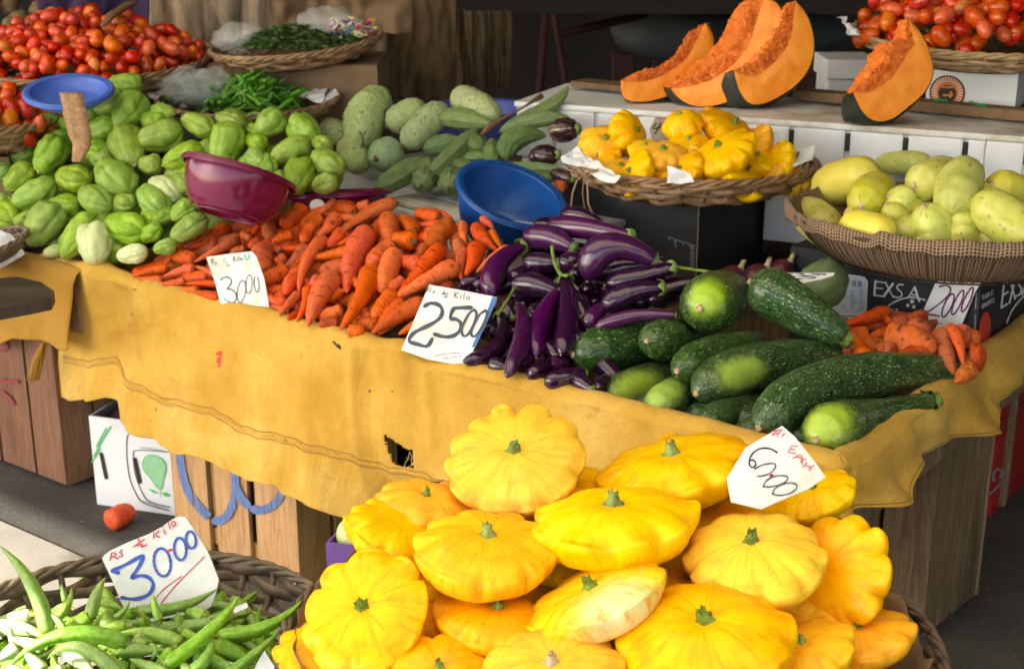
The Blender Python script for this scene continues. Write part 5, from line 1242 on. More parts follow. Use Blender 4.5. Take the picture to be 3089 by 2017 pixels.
for i, s in enumerate(ch):
    x0, y0, x1, y1, w_, lf = map(float, s.split(','))
    A, B, R = place_long('L', (x0, y0), (x1, y1), heapC, w_, lf * .12)
    ctr = (A + B) / 2; L = (A - B).length
    if L < R * 2.3: ax = ((B - A).normalized() + (CAM - ctr).normalized() * rnd.uniform(-.9, .9)).normalized(); A = ctr - ax * R * 1.42; B = ctr + ax * R * 1.42
    elif L > R * 3.2: ax = (B - A).normalized(); A = ctr - ax * R * 1.7; B = ctr + ax * R * 1.7
    mat = 'chayote_pale' if i in (36, 40, 43, 46) else 'chayote'
    root = empty('chayote', ctr); ph = rnd.random() * 6; sdv = rnd.random() * 9
    def lobe(t, an, ph=ph, sdv=sdv):
        an += .42 * noise.noise(Vector((math.cos(an) * 1.2, math.sin(an) * 1.2, sdv + t * 1.5))); e = 1 - .33 * (1 - abs(math.cos(2.5 * an + ph)) ** .5) * (.25 + .75 * t) * (.7 + .6 * abs(noise.noise(Vector((math.cos(an), math.sin(an), sdv * 2)))))
        k = max(0, t - .78) / .22
        return e * (1 - .16 * k * (1 - abs(math.cos(2.5 * an + ph)) ** .8)) * (1 + .06 * noise.noise(Vector((math.cos(an) * 3, math.sin(an) * 3, t * 7 + sdv))) + .03 * noise.noise(Vector((math.cos(an) * 8, math.sin(an) * 8, t * 16 + sdv))))
    spindle('body', A, B, R, 'chayote', mat, n=60, lobe=lobe, wob=.10, parent=root, rings=22)
    stub('stem_scar', 'stub_tan', A, A - B, R * .10, R * .05, root, n=7)
    root['category'] = 'chayote'; root['group'] = 'green chayotes heaped on the side table'
    CHY.append((root, '%s %s chayote' % ('pale' if mat == 'chayote_pale' else 'green', 'long' if L > R * 2.9 else ('plump' if w_ > 190 else 'small')), ctr))
meshes = []
for k in range(5):
    o, *_ = spindle('body', Vector((-.05, 0, 0)), Vector((.055, 0, 0)), .042, 'chayote', 'chayote', n=24, lobe=lobe, wob=.1, rings=14); meshes.append(o.data); bpy.data.objects.remove(o)
hull = [(20, 330), (120, 290), (190, 240), (280, 230), (400, 300), (560, 310), (700, 330), (780, 380), (760, 420), (600, 430), (500, 500), (400, 560), (260, 580), (60, 560), (20, 500)]
for i in range(15):
    for j in range(10):
        p = W(1.45 + i * .092 + rnd.uniform(-.02, .02), .1 + j * .088); p.z = heapC(p) - .075
        if not inside(proj(p), hull): continue
        o = bpy.data.objects.new('chayote', meshes[rnd.randrange(5)]); COL.objects.link(o); o.location = p; o.rotation_euler = (rnd.uniform(0, 6), rnd.uniform(-.6, .6), rnd.uniform(0, 6.28))
        o['category'] = 'chayote'; o['group'] = 'green chayotes heaped on the side table'; CHY.append((o, 'half buried green chayote', p))
# sloping boards that carry the heap
for nm, f, u0, u1, lab in (('sloping_board', lambda v: .69 + .86 * v - .20, 2.12, 3.2, 'sloping board under the chayote heap'), ):
    mb = MB(); a = W(u0, .12, f(.12)); b = W(u0, .42, f(.42)); mb.box(a, UD * (u1 - u0), b - a, Vector((0, 0, .012))); o = mb.build(nm, MT['oldwood']); tag(o, lab, 'board')

# ---------------------------------------------------------------- bitter gourds, luffas, round eggplants
def heapG(p): return .80 + .62 * max(-.2, uv(p)[1] - .68)
gd = [ # name, a, b, mid, w, lift, mat, lobe, label
 ('warty_gourd', (230, 440), (400, 560), None, 200, .0, 'wartygourd', None, 'pale warty gourd at the end of the row, half hidden by chayotes'),
 ('warty_gourd', (400, 590), (540, 800), None, 240, .2, 'wartygourd', None, 'pale warty gourd beneath the upright one with the curled stem'),
 ('smooth_gourd', (620, 740), (860, 640), None, 290, .3, 'smoothgourd', None, 'smooth round blue green gourd below the others'),
 ('warty_gourd', (530, 620), (740, 160), (570, 370), 340, .9, 'wartygourd', None, 'tallest pale warty gourd leaning back with a curled stem'),
 ('warty_gourd', (745, 450), (1080, 270), None, 240, .9, 'wartygourd', None, 'pale warty gourd with a dark scar at its blunt end'),
 ('warty_gourd', (1320, 180), (1680, 380), None, 250, .5, 'wartygourd', None, 'pale spotted warty gourd lying highest beside the violet bowl'),
 ('warty_gourd', (890, 620), (1240, 270), None, 250, 1.0, 'wartygourd', None, 'long bumpy light green gourd between the scarred one and the luffas'),
 ('luffa', (1700, 500), (2290, 380), (2000, 400), 130, .5, 'luffa', 10, 'long ridged luffa pointing at the pumpkin slices'), ('luffa', (1780, 420), (2275, 120), (2100, 300), 120, .7, 'luffa', 8, 'ridged luffa whose curved tip rises over the white foam box'),
 ('luffa', (1180, 380), (1640, 440), (1400, 390), 170, 1.1, 'luffa', 8, 'dark ridged luffa lying under the dry brown stick'), ('luffa', (1060, 650), (1380, 560), None, 160, .9, 'luffa', 9, 'dark ridged luffa below the bumpy light gourd'),
 ('luffa', (1100, 870), (1520, 470), (1340, 650), 165, 1.6, 'luffa', 6, 'olive luffa with five sharp ridges lying across the heap'), ('luffa', (1640, 780), (1640, 560), None, 160, .8, 'luffa', 9, 'short ridged luffa standing behind the blue bowl'),
 ('luffa', (1760, 730), (2090, 530), (1830, 560), 190, 1.1, 'luffa', 10, 'fat pale luffa with its blunt striped end facing out'), ('luffa', (640, 990), (1060, 720), (900, 840), 190, 1.0, 'luffa', 8, 'luffa with a slim neck on the foam box behind the maroon bowl'),
 ('luffa', (1020, 990), (1090, 860), None, 210, 1.4, 'luffa', 12, 'round luffa end facing out just above the carrots'), ('luffa', (1250, 1010), (1320, 870), None, 220, 1.4, 'luffa', 12, 'dark round luffa end beside the blue bowl'),
 ('luffa', (1120, 830), (1050, 740), None, 140, .6, 'luffa', 9, 'short luffa squeezed under the one with sharp ridges'), ('luffa', (1740, 790), (2260, 820), (2000, 800), 90, .8, 'luffa', 7, 'thin luffa lying along the rim of the blue bowl'),
 ('luffa', (1400, 720), (1600, 700), None, 90, .3, 'luffa', 7, 'thin luffa behind the blue bowl'), ('luffa', (1560, 640), (1440, 560), None, 170, .1, 'luffa', 8, 'dark luffa buried under the brown stick'),
 ('luffa', (1800, 900), (2250, 880), None, 110, -.1, 'luffa', 8, 'shaded luffa inside behind the blue bowl'), ('luffa', (1500, 820), (1300, 760), None, 130, -.2, 'luffa', 8, 'shaded luffa buried behind the rim of the blue bowl'),
 ('round_eggplant', (2120, 500), (2370, 470), None, 215, 1.3, 'eggplant_round', None, 'dark round eggplant with tan streaks behind the small squash'), ('round_eggplant', (1950, 720), (2200, 690), None, 200, 1.0, 'eggplant_round', None, 'dark round eggplant with fine streaks below the larger one'),
 ('round_eggplant', (2120, 850), (2330, 900), None, 130, .5, 'eggplant_round', None, 'dark eggplant lying deep between the blue bowl and the black box')]
for i, (nm, a, b, m_, w_, lf, mt, lo, lab) in enumerate(gd):
    A, B, R = place_long('Q', a, b, heapG, w_, lf * .16); mid = None
    if m_: mid = CAM + direc('Q', *m_) * ((A + B) / 2 - CAM).dot(FWD)
    ctr = (A + B) / 2; L = (A - B).length
    if L < R * 2.3: ax = ((B - A).normalized() * .6 + (ctr - CAM).normalized()).normalized(); A = ctr - ax * R * (1.2 if nm != 'luffa' else 1.0); B = ctr + ax * R * (1.2 if nm != 'luffa' else 3.4)
    root = empty(nm, ctr); lobe = None; pr = {'warty_gourd': 'capsule', 'smooth_gourd': 'ball', 'luffa': 'luffa', 'round_eggplant': 'ball'}[nm]
    if nm == 'luffa': lobe = ridges(lo, .13)
    if nm == 'warty_gourd':
        sdv = rnd.random() * 9
        lobe = lambda t, an, sdv=sdv: 1 + .085 * max(0, noise.noise(Vector((t * 26, math.cos(an) * 6 + sdv, math.sin(an) * 6)))) ** .5 if noise.noise(Vector((t * 26, math.cos(an) * 6 + sdv, math.sin(an) * 6))) > 0 else 1
    o, P, fr, _ = spindle('body', A, B, R, pr, mt, mid, n=48, lobe=lobe, wob=.06, parent=root, rings=40 if nm != 'luffa' else 26)
    d = (P[0] - P[2]).normalized()
    if i == 3:
        mb = MB(); mb.tube([P[2] + (CAM - ctr).normalized() * R * .6 + x for x in (Vector((-.02, 0, -.02)), Vector((.002, -.006, -.006)), Vector((.008, -.006, .012)), Vector((.004, -.004, .03)), Vector((-.004, 0, .038)))], .003, 7); mb.build('stem', MT['stub_dark'], root, True)
    elif nm == 'round_eggplant': calyx(P[-1], (P[-1] - P[-3]).normalized(), R * .4, root)
    else: stub('stem', 'stub_dark', P[0] + d * .001, d, R * .13, R * .1, root, n=8)
    tag(root, lab, {'warty_gourd': 'gourd', 'smooth_gourd': 'gourd', 'luffa': 'luffa', 'round_eggplant': 'eggplant'}[nm], 'gourds and luffas on the foam box' if nm != 'round_eggplant' else 'dark round eggplants')
p = [on_heap('Q', x, y, heapG, .05 + .0 * k) for k, (x, y) in enumerate([(1550, 520), (1620, 450), (1760, 370), (1900, 290), (2060, 190)])]
mb = MB(); mb.tube(p, lambda t: .006 + .004 * math.sin(t * 7), 7); tag(mb.build('dry_stick', MT['redwood'], None, True), 'dry brown stick lying across the luffas', 'stick')
# ---------------------------------------------------------------- plastic bowls
def tiltm(c, nx, ny):      # normal given as image-plane lean (right, towards camera) in degrees
    return Matrix.Rotation(R_(nx), 3, 'Y') @ Matrix.Rotation(R_(ny), 3, 'X')
p = at_dist('O', 1190, 452, 3.62); b1 = bowl('plastic_bowl', p, .133, .125, 'bluebowl', Matrix.Rotation(R_(19), 3, 'Y') @ Matrix.Rotation(R_(18), 3, 'X'), base=.66); tag(b1, 'deep blue plastic bowl tipped forward between the carrots and the black box', 'bowl')
p = at_dist('O', 556, 402, 3.60); b2 = bowl('plastic_bowl', p, .130, .106, 'maroon', Matrix.Rotation(R_(16), 3, 'Y') @ Matrix.Rotation(R_(-22), 3, 'X'), base=.70); tag(b2, 'shiny maroon plastic bowl tilted over on the chayotes above the carrots', 'bowl')
p = at_dist('O', 788, 450, 3.86); b3 = bowl('plastic_bowl', p, .128, .08, 'maroon', Matrix.Rotation(R_(-3), 3, 'Y') @ Matrix.Rotation(R_(-10), 3, 'X'), base=.70); tag(b3, 'maroon plastic bowl with a round white sticker, mostly hidden behind the carrots', 'bowl')
pl = Plane(at_dist('O', 740, 478, 3.715), Vector((-.35, -1, .1)).normalized()); patchpoly('sticker', b3, pl, 'J', ell_line(1332, 92, 52, 44, n=24)[:-1], 'ink_white', .0008, .001)
p = at_dist('O', 160, 212, 4.16); b4 = bowl('plastic_bowl', p, .108, .034, 'palebluebowl', Matrix.Rotation(R_(2), 3, 'Y') @ Matrix.Rotation(R_(13), 3, 'X'), base=.72); tag(b4, 'pale blue plastic bowl between the chayotes and the tomato basket', 'bowl')
p = at_dist('O', 1120, 252, 4.45); b5 = bowl('plastic_bowl', p, .16, .09, 'violetbowl', Matrix.Rotation(0, 3, 'X'), base=.75); tag(b5, 'violet blue plastic bowl showing between the spotted gourd and the foam box', 'bowl')

# ---------------------------------------------------------------- white foam boxes
def foam_box(o, ex, ey, w, d, h, label, slots=0, n_slot=9, dirty=True):
    root = empty('foam_box', o); tag(root, label, 'foam box', 'white foam boxes stacked behind the produce'); mb = MB(); nb = n_slot
    wd = w / nb
    for k in range(nb): mb.box(o + ex * (k * wd + .006) + ey * .0, ex * (wd - .012), ey * .03, Z0 * (h - .012), bev=.006)
    mb.box(o + ey * .012 + ex * .002, ex * (w - .004), ey * (d - .012), Z0 * (h - .014)); mb.build('body', MT['foam'], root)
    mb = MB(); mb.box(o + ex * -.004 + ey * .002 + Z0 * (h - .011), ex * (w + .008), ey * (d), Z0 * .016, bev=.005); mb.build('lid', MT['foamdirty' if dirty else 'foam'], root)
    if slots:
        for k in range(nb - 1 if slots > 0 else 0):
            mb = MB(); mb.box(o + ex * ((k + 1) * wd - .0065) - ey * .0018 + Z0 * (h - .064), ex * .013, ey * .012, Z0 * .045, bev=.003); mb.build('slot', MT['slot'], root)
    return root
HT = 1.02
fa = at_z('O', 1196, 236, HT); fb = at_z('O', 2380, 318, HT); fe = (fb - fa).normalized(); fn = Vector((-fe.y, fe.x, 0)); fw = (fb - fa).length
print('foam top', fa, fb, fw, uv(fa), uv(fb))
fo = lambda x, y, z: fa + fe * x + fn * y + Vector((0, 0, z - HT))
foam_box(fo(0, 0, HT - .155), fe, fn, fw * .36, .40, .15, 'white foam box under the left pumpkin slices, its corner beside the luffas', 0, 4, False)
foam_box(fo(fw * .365, 0, HT - .155), fe, fn, fw * .75, .40, .15, 'long white slotted foam box with a dirty lid under the two last pumpkin slices', 1, 7)
foam_box(fo(.02, .01, HT - .33), fe, fn, fw * .5, .40, .168, 'lower white foam box behind the basket of small squash', 0, 4, False)
foam_box(fo(fw * .53, .01, HT - .33), fe, fn, fw * .6, .40, .168, 'lower white foam box behind the pale squash', 0, 4, False)
for k in range(2):
    o_ = fo(.05 + k * fw * .55, .05, 0); o_.z = 0; crate('wooden_crate', o_, fw * .45, .3, HT - .335, fe, fn, 'oldwood', ['crate carrying the foam boxes behind the luffas', 'crate carrying the foam boxes behind the pale squash'][k], planks=(.1,) * 5)
# lower foam box that carries the luffas
ga = at_z('O', 925, 468, .775); gb = at_z('O', 1090, 512, .775); ge = (gb - ga).normalized(); gn = Vector((-ge.y, ge.x, 0))
foam_box(ga - ge * .05 + Vector((0, 0, -.13)), ge, gn, .62, .42, .126, 'white foam box with a dirty lid under the luffas, beside the maroon bowls', 0, 4, True)
gx = at_z('O', 800, 450, .77); gx.z = TZ + .002
mb = MB(); a_ = gx + gn * .14; mb.box(Vector((a_.x, a_.y, TZ + .001)) - ge * .3, ge * .9, gn * .5, Z0 * (.20), bev=.004); tag(mb.build('foam_box', MT['foam']), 'plain white foam box hidden under the warty gourds', 'foam box')
# ---------------------------------------------------------------- wooden planks on the foam boxes
a = at_z('O', 1842, 232, HT + .008) ; b = at_z('O', 2400, 285, HT + .008); e = (b - a).normalized(); n_ = Vector((-e.y, e.x, 0))
mb = MB(); mb.box(a, e * (b - a).length * 1.2, n_ * .06, Z0 * .028, bev=.004); pk = mb.build('wooden_plank', MT['plankwood']); tag(pk, 'long brown plank with green paint smears behind the single pumpkin slice', 'plank')
plk = Plane(a + Z0 * .0285, Z0)
marks('paint_smear', pk, plk, 'N', [[(1400, 1085), (1540, 1095)], [(1790, 1110), (1960, 1160)]], 30, 'ink_green', .0006)
pk2 = at_z('O', 1310, 193, HT + .03); b = at_z('O', 1560, 245, HT + .008); 
mb = MB(); a = at_z('O', 1330, 202, HT + .010); b = at_z('O', 1950, 262, HT + .010); e = (b - a).normalized(); n_ = Vector((-e.y, e.x, 0)); mb.box(a + n_ * -.01, e * .46, n_ * .085, Z0 * .018, bev=.003); tag(mb.build('wooden_plank', MT['oldwood']), 'thin dark board under the first pumpkin slice', 'plank')

# ---------------------------------------------------------------- pumpkin slices
def resamp(P, n):
    P = [Vector((x, y)) for x, y in P]; P = [Vector(q) for q in smooth_line([tuple(p) for p in P], 2)]; L = [0]
    for a, b in zip(P, P[1:]): L.append(L[-1] + (b - a).length)
    o = []; j = 0
    for i in range(n + 1):
        t = L[-1] * i / n
        while j < len(L) - 2 and L[j + 1] < t: j += 1
        k = (t - L[j]) / max(1e-9, L[j + 1] - L[j]); o.append(P[j].lerp(P[j + 1], min(1, k)))
    return o
def pumpkin_slice(c, outer, inner, low, Dv, Wd, nv, label, seed, push=0.0):
    """wedge: cut face between the rind arc and the hollow edge, rind sweeping away from it, hollow at the back"""
    p0 = at_z(c, low[0], low[1], HT + .012); p0 = p0 + Vector((0, push, 0)); pl = Plane(p0, Vector(nv).normalized())
    n = 110; O = [pl.pt(c, q.x, q.y) for q in resamp(outer, n)]; I = [pl.pt(c, q.x, q.y) for q in resamp(inner, n)]
    Dv = Vector(Dv).normalized(); cen = sum(O, Vector()) / len(O); nf = pl.n if (CAM - p0).dot(pl.n) > 0 else -pl.n
    root = empty('pumpkin_slice', min(O, key=lambda q: q.z)); tag(root, label, 'pumpkin slice', 'pumpkin slices on the foam boxes')
    wt = lambda i: (math.sin(math.pi * (.04 + .92 * i / n)) ** .6) * Wd
    m_ = 14; V = []
    for i in range(n + 1):
        for j in range(m_ + 1):
            s = j / m_; out = (O[i] - I[min(n, max(0, i))]); out = out.normalized() if out.length > 1e-6 else Vector((0, 0, -1))
            q = O[i] + Dv * wt(i) * s + out * (.018 * math.sin(math.pi * s) + .003 * math.cos(s * 22)) * (wt(i) / Wd); q.z = max(q.z, HT + .006); V.append(q)
    G = lambda n, m_: [(i * (m_ + 1) + j, (i + 1) * (m_ + 1) + j, (i + 1) * (m_ + 1) + j + 1, i * (m_ + 1) + j + 1) for i in range(n) for j in range(m_)]
    mk('rind', V, G(n, m_), MT['pumpkin_rind'], parent=root); back = [V[i * (m_ + 1) + m_] for i in range(n + 1)]
    mf = 14; V = []
    for i in range(n + 1):
        for j in range(mf + 1):
            f = j / mf * .66; q = O[i].lerp(I[i], f); V.append(q + nf * (.0025 * noise.noise(q * 26) + .005 * math.sin(math.pi * f) - .001))
    mk('flesh', V, G(n, mf), MT['pumpkin_flesh'], parent=root)
    mf = 34; V = []
    for i in range(n + 1):
        tt = i / n; env = max(0, math.sin(math.pi * tt)) ** .5
        for j in range(mf + 1):
            f = j / mf
            q = O[i].lerp(I[i], .62 + .38 * min(1, f / .6)) if f < .6 else I[i] + Dv * wt(i) * .55 * (f - .6) / .4
            edge = (I[i] - O[i]).normalized() if (I[i] - O[i]).length > 1e-6 else Vector((0, 0, 1))
            a_ = min(1, f / .3); nz = noise.noise(q * 38 + Vector((seed, 0, 0))) + .7 * noise.noise(q * 95) + .4 * noise.noise(q * 210)
            V.append(q + nf * (-.001 + .008 * nz * a_ - .003 * a_ * env) * (1 if f < .6 else .4) + edge * (.010 * nz * a_ * env))
    mk('pulp', V, G(n, mf), MT['pumpkin_pulp'], parent=root)
    V = []
    for i in range(n + 1):
        for j in range(7): V.append(back[i].lerp(I[i] + Dv * wt(i) * .55, j / 6))
    mk('flesh', V, G(n, 6), MT['pumpkin_flesh'], parent=root)
    mb = MB(); rs = random.Random(seed)
    for k in range(230):
        i = int(rs.uniform(.15, .85) * n); i2 = max(0, min(n, i + rs.randint(-9, 9))); f1, f2 = rs.uniform(.62, 1), rs.uniform(.62, 1)
        a_ = O[i].lerp(I[i], f1) - nf * .010; b_ = O[i2].lerp(I[i2], f2) - nf * .010; mb.tube(bez(a_, b_, (a_ + b_) / 2 + nf * rs.uniform(.004, .014), 5), rs.uniform(.0008, .0018), 4)
    f_ = mb.build('fibre', MT['pumpkin_pulp'], root, True); f_['kind'] = 'stuff'
    return root
pumpkin_slice('O', [(1443, 185), (1442, 215), (1455, 234), (1490, 238), (1530, 232), (1590, 205), (1635, 170), (1655, 125), (1660, 90), (1650, 65), (1640, 54)], [(1443, 185), (1475, 170), (1520, 160), (1560, 136), (1585, 110), (1598, 80), (1618, 62), (1640, 54)], (1490, 238), (.55, .8, -.1), .10, (.15, -1, .15), 'smallest pumpkin slice, first in the row on the thin dark board', 1, .04)
pumpkin_slice('O', [(1558, 205), (1575, 228), (1610, 248), (1660, 248), (1720, 225), (1780, 170), (1812, 110), (1822, 45), (1810, 8), (1780, -6)], [(1558, 205), (1590, 182), (1640, 160), (1685, 125), (1712, 90), (1722, 55), (1738, 15), (1760, -2), (1780, -6)], (1640, 249), (-.5, .8, .0), .11, (-.25, -1, .2), 'pumpkin slice with deep stringy hollow leaning behind the biggest one', 2, .06)
pumpkin_slice('C', [(360, 488), (372, 560), (405, 655), (450, 712), (505, 735), (600, 715), (700, 660), (800, 590), (880, 490), (915, 380), (916, 260), (882, 130), (840, 60), (785, 6)], [(360, 488), (410, 478), (490, 440), (545, 390), (600, 325), (655, 230), (690, 140), (700, 90), (740, 40), (785, 6)], (500, 740), (-.62, .62, -.30), .11, (.1, -1, .1), 'biggest upright pumpkin slice with dark green rind at its foot', 3, .0)
pumpkin_slice('N', [(520, 1005), (560, 1090), (600, 1180), (660, 1260), (740, 1312), (850, 1327), (960, 1290), (1090, 1190), (1230, 1080), (1335, 960), (1392, 800), (1385, 680), (1335, 520), (1290, 410), (1210, 290), (1118, 203)], [(520, 1005), (565, 955), (640, 900), (700, 810), (790, 725), (860, 680), (885, 600), (905, 530), (980, 450), (1060, 405), (1092, 430), (1108, 480), (1100, 330), (1098, 250), (1118, 203)], (850, 1330), (-.66, .62, -.34), .10, (.1, -1, .1), 'single pumpkin slice standing apart in front of the green smeared plank', 4, .0)

# ---------------------------------------------------------------- black box with the basket of small squash
bc = at_z('O', 1618, 642, .66); bc.z = TZ + .002; bh = .272
kb = carton('black_carton', bc, UD, VD, .42, .36, bh, 'carton_black', 'scuffed black carton under the basket of small squash', False, 'box')
mb = MB(); mb.box(bc - UD * .0012 - VD * .0012 + Z0 * .003, UD * .0024, VD * .0024, Z0 * (bh - .006)); mb.build('worn_edge', MT['carton_edge'], kb)
plb = Plane(bc - VD * .0005, VD)
for k in range(1): marks('scuff', kb, plb, 'K', [[(1540 + 12 * i, 262 + 4 * i), (1546 + 12 * i, 266 + 4 * i + (20 if i % 4 == 0 else 5))] for i in range(16)] + [[(1690 + 3 * (i % 3), 330 + 14 * i), (1715 + 6 * (i % 2), 334 + 14 * i)] for i in range(12)] + [[(1580, 290), (1592, 335)]], 5, 'ink_grey', .0006, sm=False)
SC = at_z('O', 1607, 379, TZ + bh + .08)
ST = Matrix.Rotation(R_(-2), 3, 'X')
sb = wicker('wicker_basket', SC, .315, .068, 'wicker', ST, rows=5, N=30, flare=.66, tr=.007, rimr=.009); tag(sb, 'round wicker basket of small yellow squash on the black carton', 'basket')
def heapSm(p): r = Vector((p.x - SC.x, p.y - SC.y, 0)).length / .315; return SC.z - .025 + (p.y - SC.y) * .12 + .12 * max(-.2, 1 - r * r)
small = [(1400, 342, 122, (12, -36), 8, 'patty', .03, .75, 'domed small squash at the white paper, with a scarred stem'), (1458, 312, 118, (40, -18), 8, 'patty', .03, .7, 'lumpy small squash leaning behind the domed one'), (1588, 296, 100, (-12, -44), 7, 'patty', .06, 1.0, 'bell shaped small squash standing on end at the top'),
 (1695, 302, 155, (20, -30), 11, 'patty_orange', .04, .42, 'small orange squash on edge showing its row of lobes'), (1680, 360, 168, (-20, -38), 11, 'patty', .06, .45, 'small flat squash with a tall green stem in the middle of the basket'), (1543, 362, 112, (0, -22), 9, 'patty_orange', .03, .5, 'small squash with a tiny stem between the domed and the flat one'),
 (1482, 402, 118, (-38, -14), 8, 'patty', .02, .5, 'small bulging squash at the rim below the domed one'), (1592, 402, 112, (-20, -16), 9, 'patty_orange', .015, .5, 'small squash cut off by the white paper at the rim'), (1720, 405, 158, (20, -20), 11, 'patty', .01, .35, 'thin flat small squash lying on the rim'),
 (1812, 380, 112, (-30, -10), 10, 'patty', .02, .5, 'small ribbed squash lying at the end of the basket'), (1600, 335, 100, (0, -20), 8, 'patty_orange', .0, .5, 'small squash hidden under the bell shaped one'), (1760, 335, 100, (-30, -16), 9, 'patty_orange', .01, .4, 'small squash showing a few lobes behind the flat one'), (1500, 350, 90, (0, -20), 8, 'patty', -.01, .5, 'small shaded squash behind the lumpy one')]
for k_ in range(12):
    small.append((1400 + 42 * k_ * .95, 385 + 22 * (k_ % 3) - 8, 105, (rnd.uniform(-20, 20), -20), 9, 'patty' if k_ % 2 else 'patty_orange', -.022, .5, 'small squash at the bottom of the basket, %s along from the domed one' % ORD[k_]))
for i, (x, y, w_, off, n, mt, lf, fl, lab) in enumerate(small):
    p = on_heap('O', x, y, heapSm, lf); k = mpp('O', p); Rr = w_ * .5 * k; hs = fl * Rr / k * .95
    ox, oy = off[0], -off[1]; q_ = math.hypot(ox, oy); mag = (.72, .85, .9, .95, .88, .88, .9, .85, .95, .9)[i % 10]; ox *= mag / q_; oy *= mag / q_; fl *= .8
    vd = (CAM - p).normalized(); right = (Vector((1, 0, 0)) - vd * vd.x).normalized(); up = vd.cross(right); ax = right * ox + up * oy + vd * math.sqrt(1 - mag * mag)
    tag(patty('patty_pan_squash', p, ax, Rr, n, 100 + i, mt, 'stalk', fl, .5, .18, .26, stemr=.13, nt=80, nf=20), lab, 'squash', 'small yellow squash in the basket on the black carton')
def paper(name, c, pts, dist, label, crumple=.01, seed=0, sub=10, mat='paper', tiltp=None):
    """crumpled sheet spanned by four corners given in crop pixels"""
    Q = [at_dist(c, x, y, d) for (x, y), d in zip(pts, dist)]; V = []
    for j in range(sub + 1):
        for i in range(sub + 1):
            s, t = i / sub, j / sub; p = Q[0].lerp(Q[1], s).lerp(Q[3].lerp(Q[2], s), t); V.append(p + Vector((1, -1, 1)) * crumple * noise.noise(p * 28 + Vector((seed, 0, 0))) + Vector((0, -1, 1)) * crumple * .4 * noise.noise(p * 80))
    o = mk(name, V, [(j * (sub + 1) + i, j * (sub + 1) + i + 1, (j + 1) * (sub + 1) + i + 1, (j + 1) * (sub + 1) + i) for j in range(sub) for i in range(sub)], MT[mat], smooth=False)
    so = o.modifiers.new('t', 'SOLIDIFY'); so.thickness = .0006; return tag(o, label, 'paper')
ds = (SC - CAM).length
paper('paper_sheet', 'O', [(1300, 368), (1338, 345), (1440, 412), (1425, 428)], [ds - .06, ds - .03, ds - .29, ds - .31], 'white crumpled paper under the domed small squash at the basket rim', .012, 2)
paper('paper_sheet', 'O', [(1318, 352), (1345, 348), (1400, 395), (1380, 405)], [ds - .05, ds - .05, ds - .2, ds - .2], 'white paper fold lining the basket of small squash', .01, 7)
paper('paper_sheet', 'O', [(1552, 384), (1600, 405), (1612, 425), (1548, 428)], [ds - .33, ds - .33, ds - .33, ds - .33], 'white paper scrap standing in front of the small squash', .006, 3)
paper('paper_sheet', 'O', [(1745, 315), (1812, 305), (1818, 360), (1760, 370)], [ds + .1] * 4, 'lined white paper behind the small squash by the foam box', .006, 4)
paper('paper_sheet', 'O', [(1868, 345), (1892, 338), (1890, 370), (1840, 390)], [ds - .05, ds - .05, ds - .1, ds - .15], 'pale paper corner at the end of the basket of small squash', .004, 5)
mb = MB()          # twine tied round the rim
def T_(x, y, d): return at_dist('B', x, y, d)
mb.tube([T_(1700, 1210, ds - .19), T_(1640, 1260, ds - .2), T_(1610, 1350, ds - .2), T_(1600, 1450, ds - .2)], .0022, 6); mb.tube([T_(1700, 1210, ds - .2), T_(1715, 1300, ds - .21), T_(1720, 1420, ds - .21), T_(1770, 1530, ds - .21)], .0022, 6)
mb.tube([T_(1690, 1220, ds - .2), T_(1680, 1350, ds - .2), T_(1700, 1480, ds - .2)], .0012, 5); mb.tube([T_(1610, 1160, ds - .14), T_(1700, 1205, ds - .2), T_(1800, 1180, ds - .2), T_(1700, 1240, ds - .21), T_(1650, 1180, ds - .19)], .0028, 6)
tag(mb.build('twine', MT['twine'], None, True), 'twine knotted round the rim of the small squash basket, its ends hanging', 'twine')
# card with 40
pl = Plane(at_dist('B', 2230, 900, ds - .02), Vector((0, -1, .25))); c4 = price_card('price_card', pl, 'B', [(2190, 812), (2330, 835), (2300, 1010), (2170, 1000), (2148, 900)], 'kraft', 'brown price card starting with a 4 behind the small squash')
marks('numeral', c4, pl, 'B', [[(2195, 860), (2160, 905), (2225, 885)], [(2225, 858), (2185, 935)], [(2290, 880), (2250, 890), (2245, 920), (2280, 915)]], 9, 'ink_black'); marks('red_writing', c4, pl, 'B', [[(2195, 822), (2215, 828), (2235, 830)]], 6, 'ink_red')

# ---------------------------------------------------------------- grape carton, wire basket with burlap, pale squash
gc = at_z('O', 2266, 806, .66); gc.z = TZ + .003
gtop = at_plane('O', 2272, 648, gc, VD); gh = gtop.z - gc.z; print('grape carton', uv(gc), gh)
ex = carton('grape_carton', gc, UD, VD, .45, .34, gh, 'carton_black', 'black grape carton with white lettering beside the misshapen carrots', False, 'box')
plf = Plane(gc - VD * .0006, VD); plr = Plane(gc - UD * .0006, UD)
def st(*a): return list(a)
marks('lettering', ex, plf, 'F', [[(1345, 405), (1340, 452), (1338, 505)]], 15, 'ink_white', .0008, sm=False, wv=0)
marks('lettering', ex, plf, 'F', [[(1345, 408), (1402, 416)], [(1342, 452), (1392, 458)], [(1338, 503), (1398, 512)], [(1412, 412), (1470, 520)], [(1538, 432), (1508, 428), (1490, 448), (1508, 470), (1530, 488), (1528, 512), (1500, 524), (1475, 512)], [(1570, 525), (1618, 448)], [(1600, 500), (1640, 505)]], 9, 'ink_white', .0010, wv=0)
marks('lettering', ex, plf, 'F', [[(1466, 424), (1402, 512)], [(1618, 448), (1650, 545)]], 15, 'ink_white', .0016, wv=0)
marks('swoosh', ex, plf, 'F', [[(1422, 592), (1450, 565), (1500, 540), (1560, 520), (1620, 518), (1690, 538)]], 10, 'ink_white', .0022)
